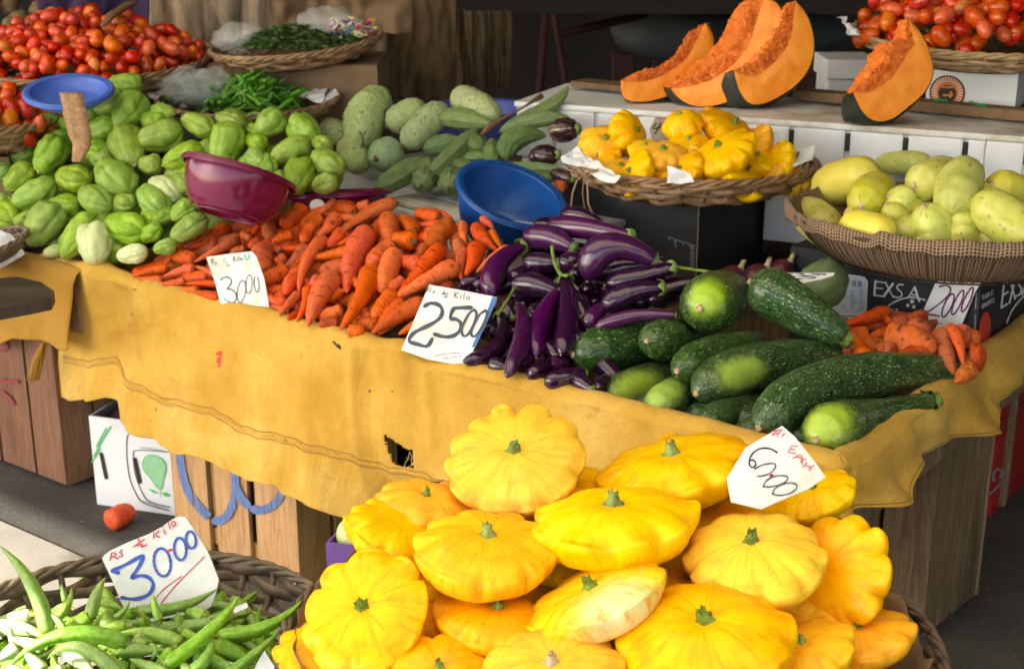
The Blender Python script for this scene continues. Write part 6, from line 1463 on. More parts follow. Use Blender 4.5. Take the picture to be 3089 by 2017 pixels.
for x, y, r in ((1600, 548, 15), (1570, 575, 12), (1612, 585, 12)): patchpoly('dot', ex, plf, 'F', ell_line(x, y, r, r, n=14)[:-1], 'ink_white', .001)
marks('small_lettering', ex, plf, 'F', text_strokes('PO.S', (1438, 612), (14, 1), (1, -16), .3), 4, 'ink_white', .001, sm=False)
patchpoly('label', ex, plf, 'F', [(900, 330), (1060, 350), (1230, 368), (1270, 378), (1292, 410), (1282, 640), (1275, 650), (900, 640)], 'ink_white', .0008)
patchpoly('label_panel', ex, plf, 'F', [(900, 345), (1055, 364), (1225, 382), (1262, 392), (1277, 415), (1268, 625), (900, 610)], 'ink_labelblue', .0012)
rs = random.Random(4)
marks('barcode', ex, plf, 'F', [[(x, 392 + (x - 1050) * .07), (x - 1, 432 + (x - 1050) * .07)] for x in range(1052, 1250, 7) if rs.random() < .75], 3.2, 'ink_black', .0016, sm=False, wv=0)
marks('small_print', ex, plf, 'F', [[(x, y + (x - 1000) * .06), (x + rs.uniform(15, 40), y + (x - 1000) * .06 + 2)] for y in (445, 462, 478, 495, 512, 530, 548, 565, 582) for x in range(985 if y > 470 else 1045, 1235, 62) if rs.random() < .85], 3.5, 'ink_slate', .0016, sm=False)
patchpoly('label_foot', ex, plf, 'F', [(900, 648), (1275, 655), (1272, 720), (900, 715)], 'ink_white', .0008)
marks('foot_print', ex, plf, 'F', text_strokes('1 44', (1082, 675), (18, 1), (1, -24), .3), 6, 'ink_black', .0014, sm=False)
marks('lettering', ex, plr, 'F', text_strokes('TABLE', (2086, 538), (13, -6.5), (2, -30), .28) + text_strokes('GRAPES', (2084, 598), (12, -6.5), (2, -30), .28), 4.5, 'ink_white', .0008, sm=False, wv=0)
marks('lettering', ex, plr, 'F', [[(2240, 425), (2222, 592)], [(2240, 425), (2278, 400)], [(2232, 505), (2268, 482)], [(2222, 592), (2262, 565)], [(2285, 400), (2318, 530)], [(2320, 385), (2278, 560)], [(2362, 370), (2335, 395), (2340, 430), (2365, 455), (2355, 500), (2325, 510)], [(2368, 500), (2420, 330), (2450, 470)]], 13, 'ink_white', .0008, wv=0)
marks('swoosh', ex, plr, 'F', [[(2260, 700), (2280, 640), (2320, 570), (2380, 510)]], 9, 'ink_white', .0022)
patchpoly('red_dot', ex, plr, 'F', ell_line(2108, 735, 40, 115, 5, n=36)[:-1], 'ink_redlabel', .0009)
marks('edge_scuff', ex, plf, 'F', [[(2048, 480), (2042, 600)], [(2040, 640), (2038, 780)]], 5, 'ink_grey', .0006, wv=.6)
# second carton to the side
if False: ex2 = carton('black_carton', gc - UD * .47 + VD * .02, UD, VD, .44, .34, gh * .95, 'carton_black', 'black carton at the far edge beyond the grape carton', False)
# hanging card 2000
pl = Plane(gc - VD * .03, (VD + Vector((0, 0, -.10))).normalized())
c2 = price_card('price_card', pl, 'F', [(1795, 346), (1960, 355), (2085, 345), (2116, 362), (2040, 480), (1975, 640), (1930, 745), (1880, 752), (1700, 758), (1665, 640)], 'card', 'white hanging price card with purple 2000 in front of the grape carton')
marks('numeral', c2, pl, 'F', [[(1790, 445), (1835, 432), (1870, 450), (1868, 490), (1810, 550), (1740, 600), (1690, 635), (1740, 640), (1790, 650)]] + [ell_line(1850, 575, 26, 88, 24, 24), ell_line(1918, 555, 22, 92, 24, 24), ell_line(1985, 535, 20, 92, 24, 24)], 12, 'ink_purple')
marks('red_writing', c2, pl, 'F', text_strokes('R', (1808, 385), (30, 2), (6, -42), .3) + text_strokes('s.', (1850, 392), (22, 2), (4, -30), .2) + [[(1935, 355), (1930, 385)], [(1915, 390), (1965, 392)], [(1930, 398), (1960, 398), (1925, 418), (1965, 420)]] + text_strokes('KG', (1990, 402), (24, -4), (3, -32), .3), 6, 'ink_red', sm=False)
marks('line', c2, pl, 'F', [[(1705, 740), (1750, 710), (1810, 700)]], 5, 'ink_purple')
mb = MB(); mb.tube([at_dist('F', 1830, 180, (gc - CAM).length - .03), pl.pt('F', 1850, 280, .003), pl.pt('F', 1862, 350, .003)], .0012, 5); mb.build('string', MT['twine'], c2, True)
# burlap lined wire basket
WC = at_Y('O', 2212, 502, (gc + VD * .18).y - .02); print('need base z', WC.z - .1, TZ + gh); WR = .345; print('wire basket', WC)
wb = empty('wire_basket', WC); tag(wb, 'round wire basket of pale squash on the grape carton', 'basket'); WT = Matrix.Rotation(R_(-2), 3, 'X')
mb = MB(); n = 96
prw = lambda f: (WR * (.70 + .30 * f ** .55), -.095 * (1 - f))
for f in (1, .97, 0.0): r_, z_ = prw(f); mb.tube([WC + WT @ Vector((r_ * math.cos(2 * math.pi * i / n), r_ * math.sin(2 * math.pi * i / n), z_)) for i in range(n)], .0028 if f > .9 else .002, 6, closed=True)
mb.build('rim', MT['wire'], wb, True); mb = MB()
for k in range(110):
    an = 2 * math.pi * k / 110; mb.tube([WC + WT @ Vector((prw(f)[0] * math.cos(an), prw(f)[0] * math.sin(an), prw(f)[1])) for f in (0, .2, .5, .8, 1)], .0012, 4)
mb.build('wire_side', MT['wire'], wb, True)
mb = MB()
for k in range(14): x = WR * .7 * (-1 + 2 * (k + .5) / 14); h_ = math.sqrt(max(0, (WR * .7) ** 2 - x * x)); mb.tube([WC + WT @ Vector((x, -h_, -.095)), WC + WT @ Vector((x, h_, -.095))], .0012, 4)
mb.build('wire_bottom', MT['wire'], wb)
n = 200; m_ = 26; V = []; UVs = []
for j in range(m_ + 1):
    f = j / m_
    for i in range(n + 1):
        an = 2 * math.pi * i / n; c_, s_ = math.cos(an), math.sin(an); q = noise.noise(Vector((c_ * 3, s_ * 3, 1))); q2 = noise.noise(Vector((c_ * 11, s_ * 11, f * 3)))
        if f < .7: r_, z_ = prw(f / .7); r_ -= .007; z_ += .002 + .0 * q
        else: g = (f - .7) / .3; r_, z_ = WR - .007 + (.012 + .016 * q) * math.sin(g * math.pi * .6), .018 * math.sin(g * math.pi) - .012 * g * g * (1.2 + q)
        r_ += .010 * q2 * f; z_ += (.020 * q + .014 * q2) * f * f
        V.append(WC + WT @ Vector((r_ * c_, r_ * s_, z_))); UVs.append((an * WR * 3.2 / 1.0, f * .9))
Fc = [(j * (n + 1) + i, j * (n + 1) + i + 1, (j + 1) * (n + 1) + i + 1, (j + 1) * (n + 1) + i) for j in range(m_) for i in range(n)]
bl = mk('burlap_liner', V, Fc, MT['burlap']); uvl = bl.data.uv_layers.new(name='UVMap'); 
for lp in bl.data.loops: uvl.data[lp.index].uv = UVs[lp.vertex_index]
so = bl.modifiers.new('t', 'SOLIDIFY'); so.thickness = .002; tag(bl, 'coarse brown burlap lining the wire basket of pale squash', 'burlap')
def heapW(p): r = Vector((p.x - WC.x, p.y - WC.y, 0)).length / WR; return WC.z - .035 + .16 * max(-.1, 1 - r * r) + (p.y - WC.y) * .10
ws = [((930, 1330), (1360, 1190), None, 262, .5, 'yellowsquash', 'golden yellow squash at the end of the basket beside the small squash basket', 0), ((1330, 1150), (1850, 1220), (1600, 1140), 150, .0, 'whitesquash', 'light yellow green squash lying across the back', 0), ((1240, 1440), (1450, 1220), None, 255, 1.2, 'whitesquash', 'mottled pale squash with its blossom end facing out, beside the golden one', 0),
 ((1610, 1290), (1750, 1250), None, 262, .7, 'whitesquash', 'squat pale green squash facing out in the middle of the basket', 0), ((1985, 1150), (1890, 1420), None, 275, 1.3, 'whitesquash', 'brown spotted squash standing up in front of the foam box', 0), ((2150, 1280), (2480, 1420), None, 240, .5, 'yellowsquash', 'yellow squash high at the far side of the basket', 0),
 ((2030, 1370), (2450, 1680), None, 285, 1.5, 'whitesquash', 'large pale squash with scratches lying down towards the rim', 0), ((1680, 1440), (1790, 1720), None, 290, 1.5, 'whitesquash', 'cream green squash with brown scab, upright in the middle', 0), ((810, 1440), (1060, 1640), None, 235, .8, 'whitesquash', 'green speckled squash at the near end of the basket', 0),
 ((1150, 1460), (1300, 1580), None, 190, .2, 'yellowsquash', 'small yellow squash tucked under the mottled pale one', 0), ((1480, 1640), (1180, 1570), None, 215, 1.4, 'yellowsquash', 'round ended yellow squash resting on the burlap', 0), ((1420, 1430), (1520, 1560), None, 170, .1, 'whitesquash', 'shaded squash buried between the yellow and the cream one', 0),
 ((1900, 1480), (1990, 1640), None, 190, .4, 'whitesquash', 'shaded green squash between the cream and the scratched one', 0), ((1780, 1420), (1960, 1500), None, 170, 0, 'whitesquash', 'narrow squash buried behind the cream one', 0)]
for k_ in range(16):
    x_, y_ = 900 + 110 * (k_ % 8) * 1.6, 1330 + 190 * (k_ // 8) + 40 * (k_ % 2)
    ws.append(((x_, y_), (x_ + rnd.uniform(-120, 120), y_ + rnd.uniform(40, 90)), None, 200, -.35, 'whitesquash', 'pale squash at the bottom of the wire basket, %s along from the golden one' % ORD[k_], 0))
for (a, b, m_, w_, lf, mt, lab, _) in ws:
    A, B, R = place_long('C', a, b, heapW, w_ * 1.16, lf * .18); mid = None; ctr = (A + B) / 2; L = (A - B).length
    if lf < 0 and Vector((ctr.x - WC.x, ctr.y - WC.y, 0)).length > WR * .72: continue
    if m_: mid = CAM + direc('C', *m_) * (ctr - CAM).dot(FWD)
    if L < R * 2.6: ax = ((B - A).normalized() * .7 + (ctr - CAM).normalized() * .8).normalized(); B = A + ax * R * 3.6
    elif L < R * 3.4: B = A + (B - A).normalized() * R * 3.6
    if L > R * 6: B = A + (B - A).normalized() * R * 6
    root = empty('pale_squash', (A + B) / 2); o, P, fr, _ = spindle('body', A, B, R, 'capsule', mt, mid, n=30, wob=.05, parent=root, rings=26)
    stub('blossom_scar', 'stub_tan', P[0] + (P[0] - P[2]).normalized() * .0004, P[0] - P[2], R * .12, R * .05, root, n=8); tag(root, lab, 'squash', 'pale squash in the wire basket')
mb = MB(); mb.tube([at_dist('C', 2120, 960, (WC - CAM).length + .12), at_dist('C', 2090, 1120, (WC - CAM).length + .05), at_dist('C', 2085, 1280, (WC - CAM).length - .02)], lambda t: .001 + .007 * t, 6); tag(mb.build('paper_cone', MT['paper'], None, True), 'thin pale spike of rolled paper between two squash', 'paper')
# paper card across the striped gourd
pl = Plane(atdepth('F', 900, 370, 3.03), Vector((.1, -1, .9)))
c5 = price_card('price_card', pl, 'F', [(688, 346), (880, 350), (1062, 346), (1050, 368), (960, 395), (832, 420)], 'card', 'folded paper card with blotted writing across the striped gourd')
marks('writing', c5, pl, 'F', [[(720, 355), (790, 352), (850, 358)], [(740, 375), (800, 370), (870, 372), (950, 365)], [(790, 392), (860, 386), (930, 380)], [(900, 355), (1000, 358)]], 6, 'ink_slate', wv=.8)
# ---------------------------------------------------------------- price cards in the front
nrm = lambda y, z, x=0: Vector((x, y, z)).normalized()
# 25.00 between the carrots and the eggplants
q = at_v('E', 640, 925, -.016); pl = Plane(q, nrm(-.80, .45, -.35))
c = price_card('price_card', pl, 'E', [(612, 431), (850, 472), (1082, 518), (1078, 545), (930, 860), (870, 1000), (600, 950), (418, 885), (440, 830)], 'card', 'price card with bold dark 25.00 and a blue taped edge, between carrots and eggplants')
patchpoly('blue_tape', c, pl, 'E', [(1052, 514), (1082, 520), (1078, 548), (935, 862), (905, 868), (985, 690)], 'tape_blue', .0008)
marks('numeral', c, pl, 'E', [[(580, 580), (620, 556), (680, 568), (708, 610), (690, 665), (620, 710), (540, 745), (490, 775), (462, 828), (530, 845), (600, 868), (632, 808)], [(905, 590), (800, 592), (775, 600), (752, 672), (800, 668), (838, 700), (830, 750), (780, 792), (710, 795), (648, 775)]], 27, 'ink_slate')
marks('numeral', c, pl, 'E', [[(930, 605), (895, 620), (860, 680), (832, 750), (850, 795), (885, 780), (925, 700), (945, 625), (925, 605)], [(1005, 612), (965, 630), (925, 700), (898, 770), (920, 800), (960, 760), (1000, 690), (1020, 620), (1000, 608)]], 17, 'ink_slate', .0014)
marks('small_writing', c, pl, 'E', text_strokes('R', (595, 485), (25, 3), (12, -34), .3) + text_strokes('s.', (628, 488), (22, 3), (8, -26), .1) + [[(718, 468), (706, 502)], [(697, 494), (748, 490)], [(722, 500), (738, 506), (705, 518), (738, 520)]] + text_strokes('Kilo', (785, 522), (28, 4), (6, -42), .35), 5, 'ink_black', sm=False)
marks('underline', c, pl, 'E', [[(645, 928), (720, 912), (835, 903)], [(710, 945), (770, 935), (838, 928)]], 4, 'ink_teal')
# 3000 in the carrots
q = at_v('D', 1700, 600, .002); pl = Plane(q, nrm(-.86, .30, -.30))
c = price_card('price_card', pl, 'D', [(1437, 238), (1600, 215), (1755, 200), (1785, 235), (1840, 385), (1862, 500), (1885, 650), (1760, 640), (1535, 560), (1500, 420)], 'card', 'white price card with thin black 30.00 and faded green print, stuck in the carrots')
marks('numeral', c, pl, 'D', [[(1538, 398), (1560, 378), (1600, 378), (1618, 410), (1600, 440), (1575, 462), (1620, 462), (1650, 500), (1645, 545), (1610, 562), (1562, 528)]], 9, 'ink_slate')
marks('numeral', c, pl, 'D', [ell_line(1682, 478, 28, 78, 8, 28), ell_line(1735, 428, 22, 66, 4, 26), ell_line(1788, 425, 17, 58, -4, 22, -60, 240)], 6, 'ink_slate', .0012)
marks('small_writing', c, pl, 'D', text_strokes('R', (1475, 285), (15, 0), (-4, -36), .3) + text_strokes('s', (1498, 292), (14, 0), (0, -30), .1) + [[(1570, 245), (1552, 268), (1585, 276)], [(1578, 288), (1590, 305), (1600, 288)]] + text_strokes('Kilo', (1625, 268), (16, -1), (2, -34), .4), 4, 'ink_black', sm=False)
marks('green_print', c, pl, 'D', [[(1705, 222), (1708, 250), (1722, 260), (1738, 248), (1735, 218)]], 10, 'ink_green'); marks('yellow_print', c, pl, 'D', [[(1718, 280), (1722, 310), (1740, 312), (1745, 282)], [(1770, 275), (1790, 285), (1792, 310)], [(1720, 330), (1728, 350)]], 8, 'ink_yellow')
# 30.00 in the okra
q = at_z('G', 1150, 1120, OC.z + .005); pl = Plane(q, nrm(-.86, .50, -.12))
c = price_card('price_card', pl, 'G', [(710, 782), (730, 755), (770, 725), (900, 665), (1040, 610), (1130, 560), (1200, 510), (1250, 488), (1290, 492), (1312, 520), (1390, 640), (1450, 740), (1475, 800), (1525, 932), (1500, 1040), (1470, 1115), (1420, 1150), (1150, 1200), (900, 1260), (850, 1100), (780, 930)], 'cardgrey', 'grey white price card with blue 30.00 and red double underline, standing in the okra', .003)
marks('red_writing', c, pl, 'G', [[(778, 745), (765, 795)], [(775, 745), (800, 740), (812, 752), (790, 768), (775, 772)], [(790, 768), (822, 785)], [(852, 722), (832, 730), (838, 745), (855, 755), (845, 768), (825, 770)], [(962, 640), (970, 668)], [(928, 702), (1005, 648)], [(955, 695), (985, 678), (992, 690), (978, 708), (1022, 684)], [(1072, 600), (1070, 640)], [(1108, 588), (1076, 620), (1112, 634)], [(1140, 580), (1150, 612)], [(1132, 560), (1134, 564)], [(1172, 528), (1188, 578)], ell_line(1210, 540, 13, 18, -20, 14)], 8, 'ink_red')
marks('numeral', c, pl, 'G', [[(782, 868), (870, 828), (960, 778), (1008, 752), (970, 840), (905, 925), (960, 900), (1030, 905), (1072, 950), (1060, 1010), (1010, 1050), (930, 1068), (848, 1055)], [(782, 868), (825, 882)]], 26, 'ink_blue')
marks('numeral', c, pl, 'G', [ell_line(1130, 808, 58, 98, -8, 30), ell_line(1255, 715, 42, 78, -5, 28), ell_line(1330, 652, 34, 60, -8, 26)], 17, 'ink_blue', .0013)
marks('point', c, pl, 'G', [[(1175, 728), (1195, 720)]], 17, 'ink_red'); marks('underline', c, pl, 'G', [[(1042, 1104), (1090, 1050), (1150, 985), (1265, 905)], [(1122, 1094), (1180, 1020), (1240, 950), (1425, 768)]], 7, 'ink_red')
# 60.00 on the squash
q = at_z('O', 1760, 1150, .892); pl = Plane(q, nrm(-.70, .68, .12))
c = price_card('price_card', pl, 'O', [(1818, 989), (1848, 1015), (1892, 1070), (1919, 1108), (1880, 1135), (1815, 1162), (1770, 1182), (1700, 1165), (1690, 1110), (1733, 1040)], 'card', 'white price card with black 60.00 and red writing, leaning on the large squash')
marks('numeral', c, pl, 'I', [[(660, 45), (620, 18), (560, 10), (505, 30), (470, 75), (462, 120), (478, 150), (506, 142), (512, 112), (488, 92), (465, 104)]], 11, 'ink_black')
marks('numeral', c, pl, 'I', [[(500, 160), (545, 132), (610, 118), (655, 122), (640, 165), (590, 200), (520, 212)], [(562, 285), (572, 250), (620, 212), (690, 202), (742, 212), (720, 250), (660, 275), (590, 285), (562, 278)], [(625, 335), (640, 295), (690, 262), (760, 252), (805, 268), (785, 310), (730, 335), (665, 345), (625, 330)]], 9, 'ink_slate', .0012)
marks('point', c, pl, 'I', [[(614, 203), (626, 204)]], 20, 'ink_red')
marks('pink_writing', c, pl, 'I', [[(760, 0), (735, 42)], [(735, 42), (790, 50)], [(748, 20), (785, 25)], [(760, -2), (800, 0)], [(768, 85), (830, 50), (835, 110)], [(790, 72), (832, 84)], [(862, 92), (835, 92), (820, 108), (838, 125)], [(835, 150), (868, 112)], [(878, 165), (918, 130)], [(852, 132), (898, 148)], [(890, 168), (896, 166)]] + [[(622, -78 + 0), (680, -95)]], 6, 'ink_pink')
marks('pink_writing', c, pl, 'F', [[(622, 1472), (668, 1440)], [(690, 1440), (680, 1462), (655, 1470), (665, 1495)], [(640, 1450), (700, 1440)], [(718, 1468), (698, 1470), (706, 1482), (690, 1492)]], 6, 'ink_pink')
# small paper scraps
paper('paper_scrap', 'G', [(1620, 1130), (1725, 1085), (1735, 1120), (1640, 1160)], [(OC - CAM).length] * 4, 'white paper scrap among the okra near the basket rim', .004, 1)
paper('paper_sheet', 'G', [(1850, 1420), (1920, 1530), (1900, 1640), (1730, 1640)], [(OC - CAM).length - .22] * 4, 'folded grey white paper at the edge of the okra basket', .003, 9, mat='cardgrey')
# ---------------------------------------------------------------- tomato baskets, herbs, chillies
TOML = []
tmesh = []
for k in range(6):
    o, *_ = spindle('tomato', Vector((-.030, 0, 0)), Vector((.030, 0, 0)), .0205, 'tomato', 'tomato' if k < 4 else 'tomato_orange', n=20, wob=.05, rings=14); tmesh.append(o.data); bpy.data.objects.remove(o)
def tomato_pile(c, R0, h, n, grp, sc=1.0, front_only=True, seed=3, T=Matrix.Identity(3)):
    rs = random.Random(seed); pts = []; tries = 0
    while len(pts) < n and tries < 12000:
        tries += 1; an = rs.random() * 6.283; rr = math.sqrt(rs.random()) * .97
        z = h * (1 - rr ** 1.7) ** .8; p = Vector((rr * R0 * math.cos(an), rr * R0 * math.sin(an), z))
        if p.y > R0 * .35 and front_only: continue
        w = c + T @ p
        if any((w - q).length < .036 * sc for q in pts): continue
        pts.append(w)
    for layer, zo in ((0, 0), (1, -.036 * sc)):
        for p in pts:
            q = p + Vector((rs.uniform(-.012, .012) * (1 + layer), rs.uniform(-.012, .012), zo + rs.uniform(-.004, .006)))
            mi = rs.choice([0, 1, 2, 3, 0, 1, 2, 3, 4, 5]); rot = (rs.uniform(0, 6.28), rs.uniform(-1.1, 1.1), rs.uniform(0, 6.28)); s = sc * rs.uniform(.88, 1.16)
            if layer: LOWT.append((mi, q, rot, s)); continue
            o = bpy.data.objects.new('tomato', tmesh[mi]); COL.objects.link(o); o.location = q; o.rotation_euler = rot; o.scale = (s, s, s)
            o['category'] = 'tomato'; o['group'] = grp; TOML.append((o, 'orange tomato' if mi > 3 else 'red tomato', q))
LOWT = []
T1 = at_dist('O', 200, 134, 4.72); t1 = wicker('wicker_basket', T1, .385, .075, 'wicker', Matrix.Rotation(R_(4), 3, 'X'), rows=5, N=30, flare=.7, tr=.007, rimr=.009); tag(t1, 'wide wicker basket heaped with red tomatoes behind the pale blue bowl', 'basket')
tomato_pile(T1 + Vector((0, 0, .0)), .35, .125, 180, 'tomatoes in the wide basket', .9, seed=3)
T2 = at_dist('O', -45, 285, 4.45); t2 = wicker('wicker_basket', T2, .20, .07, 'wicker', rows=4, N=20, flare=.7); tag(t2, 'small wicker basket of dark red tomatoes under the wide basket', 'basket')
tomato_pile(T2 + Vector((.02, 0, 0)), .19, .10, 34, 'tomatoes in the small shaded basket', 1.0, seed=5)
wa_ = at_z('O', 2150, 243, HT + .008); T3 = at_Y('O', 2275, 78, wa_.y + .10); print('T3', T3, wa_); t3 = wicker('wicker_basket', T3, .34, .062, 'wicker_pale', Matrix.Rotation(R_(4), 3, 'X'), rows=6, N=26, flare=.66, tr=.007, rimr=.008); tag(t3, 'pale wicker basket of plum tomatoes on the white carton', 'basket')
tomato_pile(T3 + Vector((0, 0, .008)), .32, .15, 120, 'plum tomatoes in the pale basket', 1.0, seed=9)
V = []; Fc = []; A_ = []; fm_ = []
from mathutils import Euler
for mi, q, rot, s_ in LOWT:
    b0 = len(V); M = Euler(rot).to_matrix() * s_; me = tmesh[mi]; V += [q + M @ v.co for v in me.vertices]; Fc += [tuple(i + b0 for i in f.vertices) for f in me.polygons]; fm_ += [0 if mi < 4 else 1] * len(me.polygons); A_ += [Vector(d.vector) for d in me.attributes['axc'].data]
tag(mk('lower_tomatoes', V, Fc, mats=[MT['tomato'], MT['tomato_orange']], fm=fm_, attrs={'axc': ('FLOAT_VECTOR', A_)}), 'tomatoes under the top layer of all the tomato baskets', kind='stuff')
paper('paper_sheet', 'N', [(370, 170), (440, 200), (600, 380), (480, 370)], [(T3 - CAM).length + q for q in (-.10, -.12, -.24, -.24)], 'cream paper edge lining the pale tomato basket', .012, 6)
# white carton with the round orange logo
a = wa_; b_ = at_z('O', 2358, 258, HT + .008); e = (b_ - a).normalized(); n_ = Vector((-e.y, e.x, 0)); hc = T3.z - .068 - a.z
wc = carton('white_carton', a, e, n_, (b_ - a).length, .26, hc, 'carton_white', 'white carton with a round orange sun logo under the pale tomato basket', False)
pl = Plane(a - n_ * .0006, n_)
patchpoly('logo_disc', wc, pl, 'N', ell_line(1545, 1010, 195, 190, n=48)[:-1], 'ink_black', .0006); patchpoly('logo_ring', wc, pl, 'N', ell_line(1545, 1010, 178, 174, n=48)[:-1], 'ink_orange', .0010)
marks('logo_ray', wc, pl, 'N', [[(1545 + 168 * math.cos(R_(k * 12)), 1010 + 164 * math.sin(R_(k * 12))), (1545 + 122 * math.cos(R_(k * 12)), 1010 + 120 * math.sin(R_(k * 12)))] for k in range(30)], 11, 'ink_white', .0014, sm=False, wv=0)
patchpoly('logo_centre', wc, pl, 'N', ell_line(1545, 1020, 98, 98, n=32)[:-1], 'ink_black', .0020)
marks('logo_mark', wc, pl, 'N', [[(1490, 950), (1600, 950)], [(1500, 1040), (1590, 1035)], [(1580, 1000), (1600, 1030), (1575, 1060)]], 20, 'ink_orange', .0028, sm=False)
# chillies
CC1 = at_dist('O', 578, 226, 4.42); cb = wicker('wicker_basket', CC1, .268, .055, 'wicker', Matrix.Rotation(R_(4), 3, 'X'), rows=4, N=26, flare=.7, rimr=.008); tag(cb, 'wicker basket of green chillies behind the chayotes', 'basket')
CHL = []; cm = []
for k in range(5):
    o, *_ = spindle('chilli', Vector((-.045, 0, 0)), Vector((.045, 0, 0)), .0062, 'okra', 'chilli', Vector((0, rnd.uniform(-.014, .014), 0)), n=8, rings=10); cm.append(o.data); bpy.data.objects.remove(o)
for k in range(190):
    an = rnd.random() * 6.283; rr = math.sqrt(rnd.random()); p = CC1 + Vector((.02 + rr * .13 * math.cos(an), -.05 + rr * .17 * math.sin(an), -.015 + .075 * (1 - rr ** 1.5) + rnd.uniform(-.012, .012)))
    o = bpy.data.objects.new('chilli', cm[k % 5]); COL.objects.link(o); o.location = p; o.rotation_euler = (rnd.uniform(0, 6), rnd.uniform(-.7, .7), rnd.uniform(0, 6.28)); s = rnd.uniform(.8, 1.25); o.scale = (s, s, s)
    o['category'] = 'chilli'; o['group'] = 'green chillies in the wicker basket'; CHL.append((o, 'green chilli', p))
paper('paper_sheet', 'A', [(1980, 640), (2160, 575), (2300, 575), (2240, 720)], [4.45, 4.5, 4.45, 4.3], 'white paper sheet spread on the chilli basket', .012, 11)
paper('paper_sheet', 'A', [(2290, 650), (2340, 618), (2362, 665), (2230, 725)], [4.4, 4.4, 4.36, 4.3], 'torn white paper at the end of the chilli basket', .01, 12)
paper('paper_sheet', 'A', [(1000, 650), (1090, 630), (1150, 640), (1080, 700)], [4.5, 4.5, 4.45, 4.4], 'grey white paper beside the topmost chayotes', .01, 13)
def bag(name, c, r, label, sd):
    V = []; n = 22; m_ = 14
    for j in range(m_ + 1):
        for i in range(n):
            an = 2 * math.pi * i / n; ph = math.pi * j / m_; d = Vector((math.cos(an) * math.sin(ph), math.sin(an) * math.sin(ph) * .8, math.cos(ph) * .55)); V.append(c + d * r * (1 + .35 * noise.noise(d * 3 + Vector((sd, 0, 0))) + .15 * noise.noise(d * 9 + Vector((sd, 0, 0)))))
    o = mk(name, V, [(j * n + i, (j + 1) * n + i, (j + 1) * n + (i + 1) % n, j * n + (i + 1) % n) for j in range(m_) for i in range(n)], MT['clearbag'], smooth=True); return tag(o, label, 'plastic bag')
def leaves(c, R0, h, n, name, mat, label, sz=.014):
    V = []; Fc = []
    for k in range(n):
        an = rnd.random() * 6.283; rr = math.sqrt(rnd.random()); p = c + Vector((rr * R0 * math.cos(an), rr * R0 * .8 * math.sin(an), h * (1 - rr * rr) * rnd.random() ** .3)); M = Matrix.Rotation(rnd.uniform(0, 6), 3, 'Z') @ Matrix.Rotation(rnd.uniform(-1.2, 1.2), 3, 'X'); s = sz * rnd.uniform(.5, 1.3); b = len(V)
        V += [p + M @ Vector(q) for q in ((-s, 0, 0), (0, -s * .3, s * .1), (s, 0, 0), (0, s * .3, s * .1))]; Fc.append((b, b + 1, b + 2, b + 3))
    return tag(mk(name, V, Fc, MT[mat], smooth=False), label, kind='stuff')
MT['herbs'] = simple('herbs', [(.02, .05, .008), (.05, .10, .015), (.09, .15, .03)], 40, .6, 0)
leaves(CC1 + Vector((-.15, -.03, .0)), .10, .06, 1600, 'coriander', 'herbs', 'bunch of green herbs in a clear bag beside the chillies')
bag('plastic_bag', CC1 + Vector((-.14, -.04, .03)), .115, 'clear plastic bag of herbs at the end of the chilli basket', 2)
# herb basket on a brown carton
HC = at_dist('O', 688, 100, 4.55); hb = wicker('wicker_basket', HC, .262, .05, 'wicker', Matrix.Rotation(R_(3), 3, 'X') @ Matrix.Rotation(R_(-5), 3, 'Y'), rows=4, N=26, flare=.7, rimr=.008); tag(hb, 'wicker basket of bagged herbs on the brown carton', 'basket')
leaves(HC + Vector((.02, -.03, .0)), .20, .06, 5200, 'curry_leaves', 'herbs', 'loose dark green herb leaves heaped in the upper basket', .016)
bag('plastic_bag', HC + Vector((-.16, -.05, .02)), .08, 'crumpled clear plastic bag at the near end of the herb basket', 5); bag('plastic_bag', HC + Vector((.10, .0, .05)), .10, 'clear plastic bag glinting over the herbs in the middle', 7)
V = []; Fc = []; cols = ['ink_pink', 'ink_white', 'ink_purple', 'ink_yellow', 'spray_blue']
wr = empty('sweet_wrappers', HC + Vector((.17, 0, .05))); tag(wr, 'bright crumpled wrappers at the far end of the herb basket', 'wrappers')
for ci, cn in enumerate(cols):
    V = []; Fc = []
    for k in range(26):
        p = HC + Vector((.17 + rnd.uniform(-.07, .07), rnd.uniform(-.10, .06), .045 + rnd.uniform(-.02, .025))); b = len(V); V += [p + Vector([rnd.uniform(-.014, .014) for _ in range(3)]) for _ in range(3)]; Fc.append((b, b + 1, b + 2))
    o = mk('wrapper', V, Fc, MT[cn], parent=wr, smooth=False); o['kind'] = 'stuff'
a = HC + Vector((-.2, -.13, 0)); a.z = .62; 
bcx = carton('brown_carton', a, Vector((1, -.02, 0)).normalized(), Vector((.02, 1, 0)).normalized(), .46, .34, HC.z - .054 - .62, 'carton_brown', 'tall brown carton under the herb basket', False)
mb = MB(); mb.box(W(2.05, 1.05, 0), UD * 1.4, VD * .8, Z0 * .62, bev=.005); tag(mb.build('low_table', MT['oldwood']), 'low wooden table carrying the brown carton and the tomato baskets', 'table')
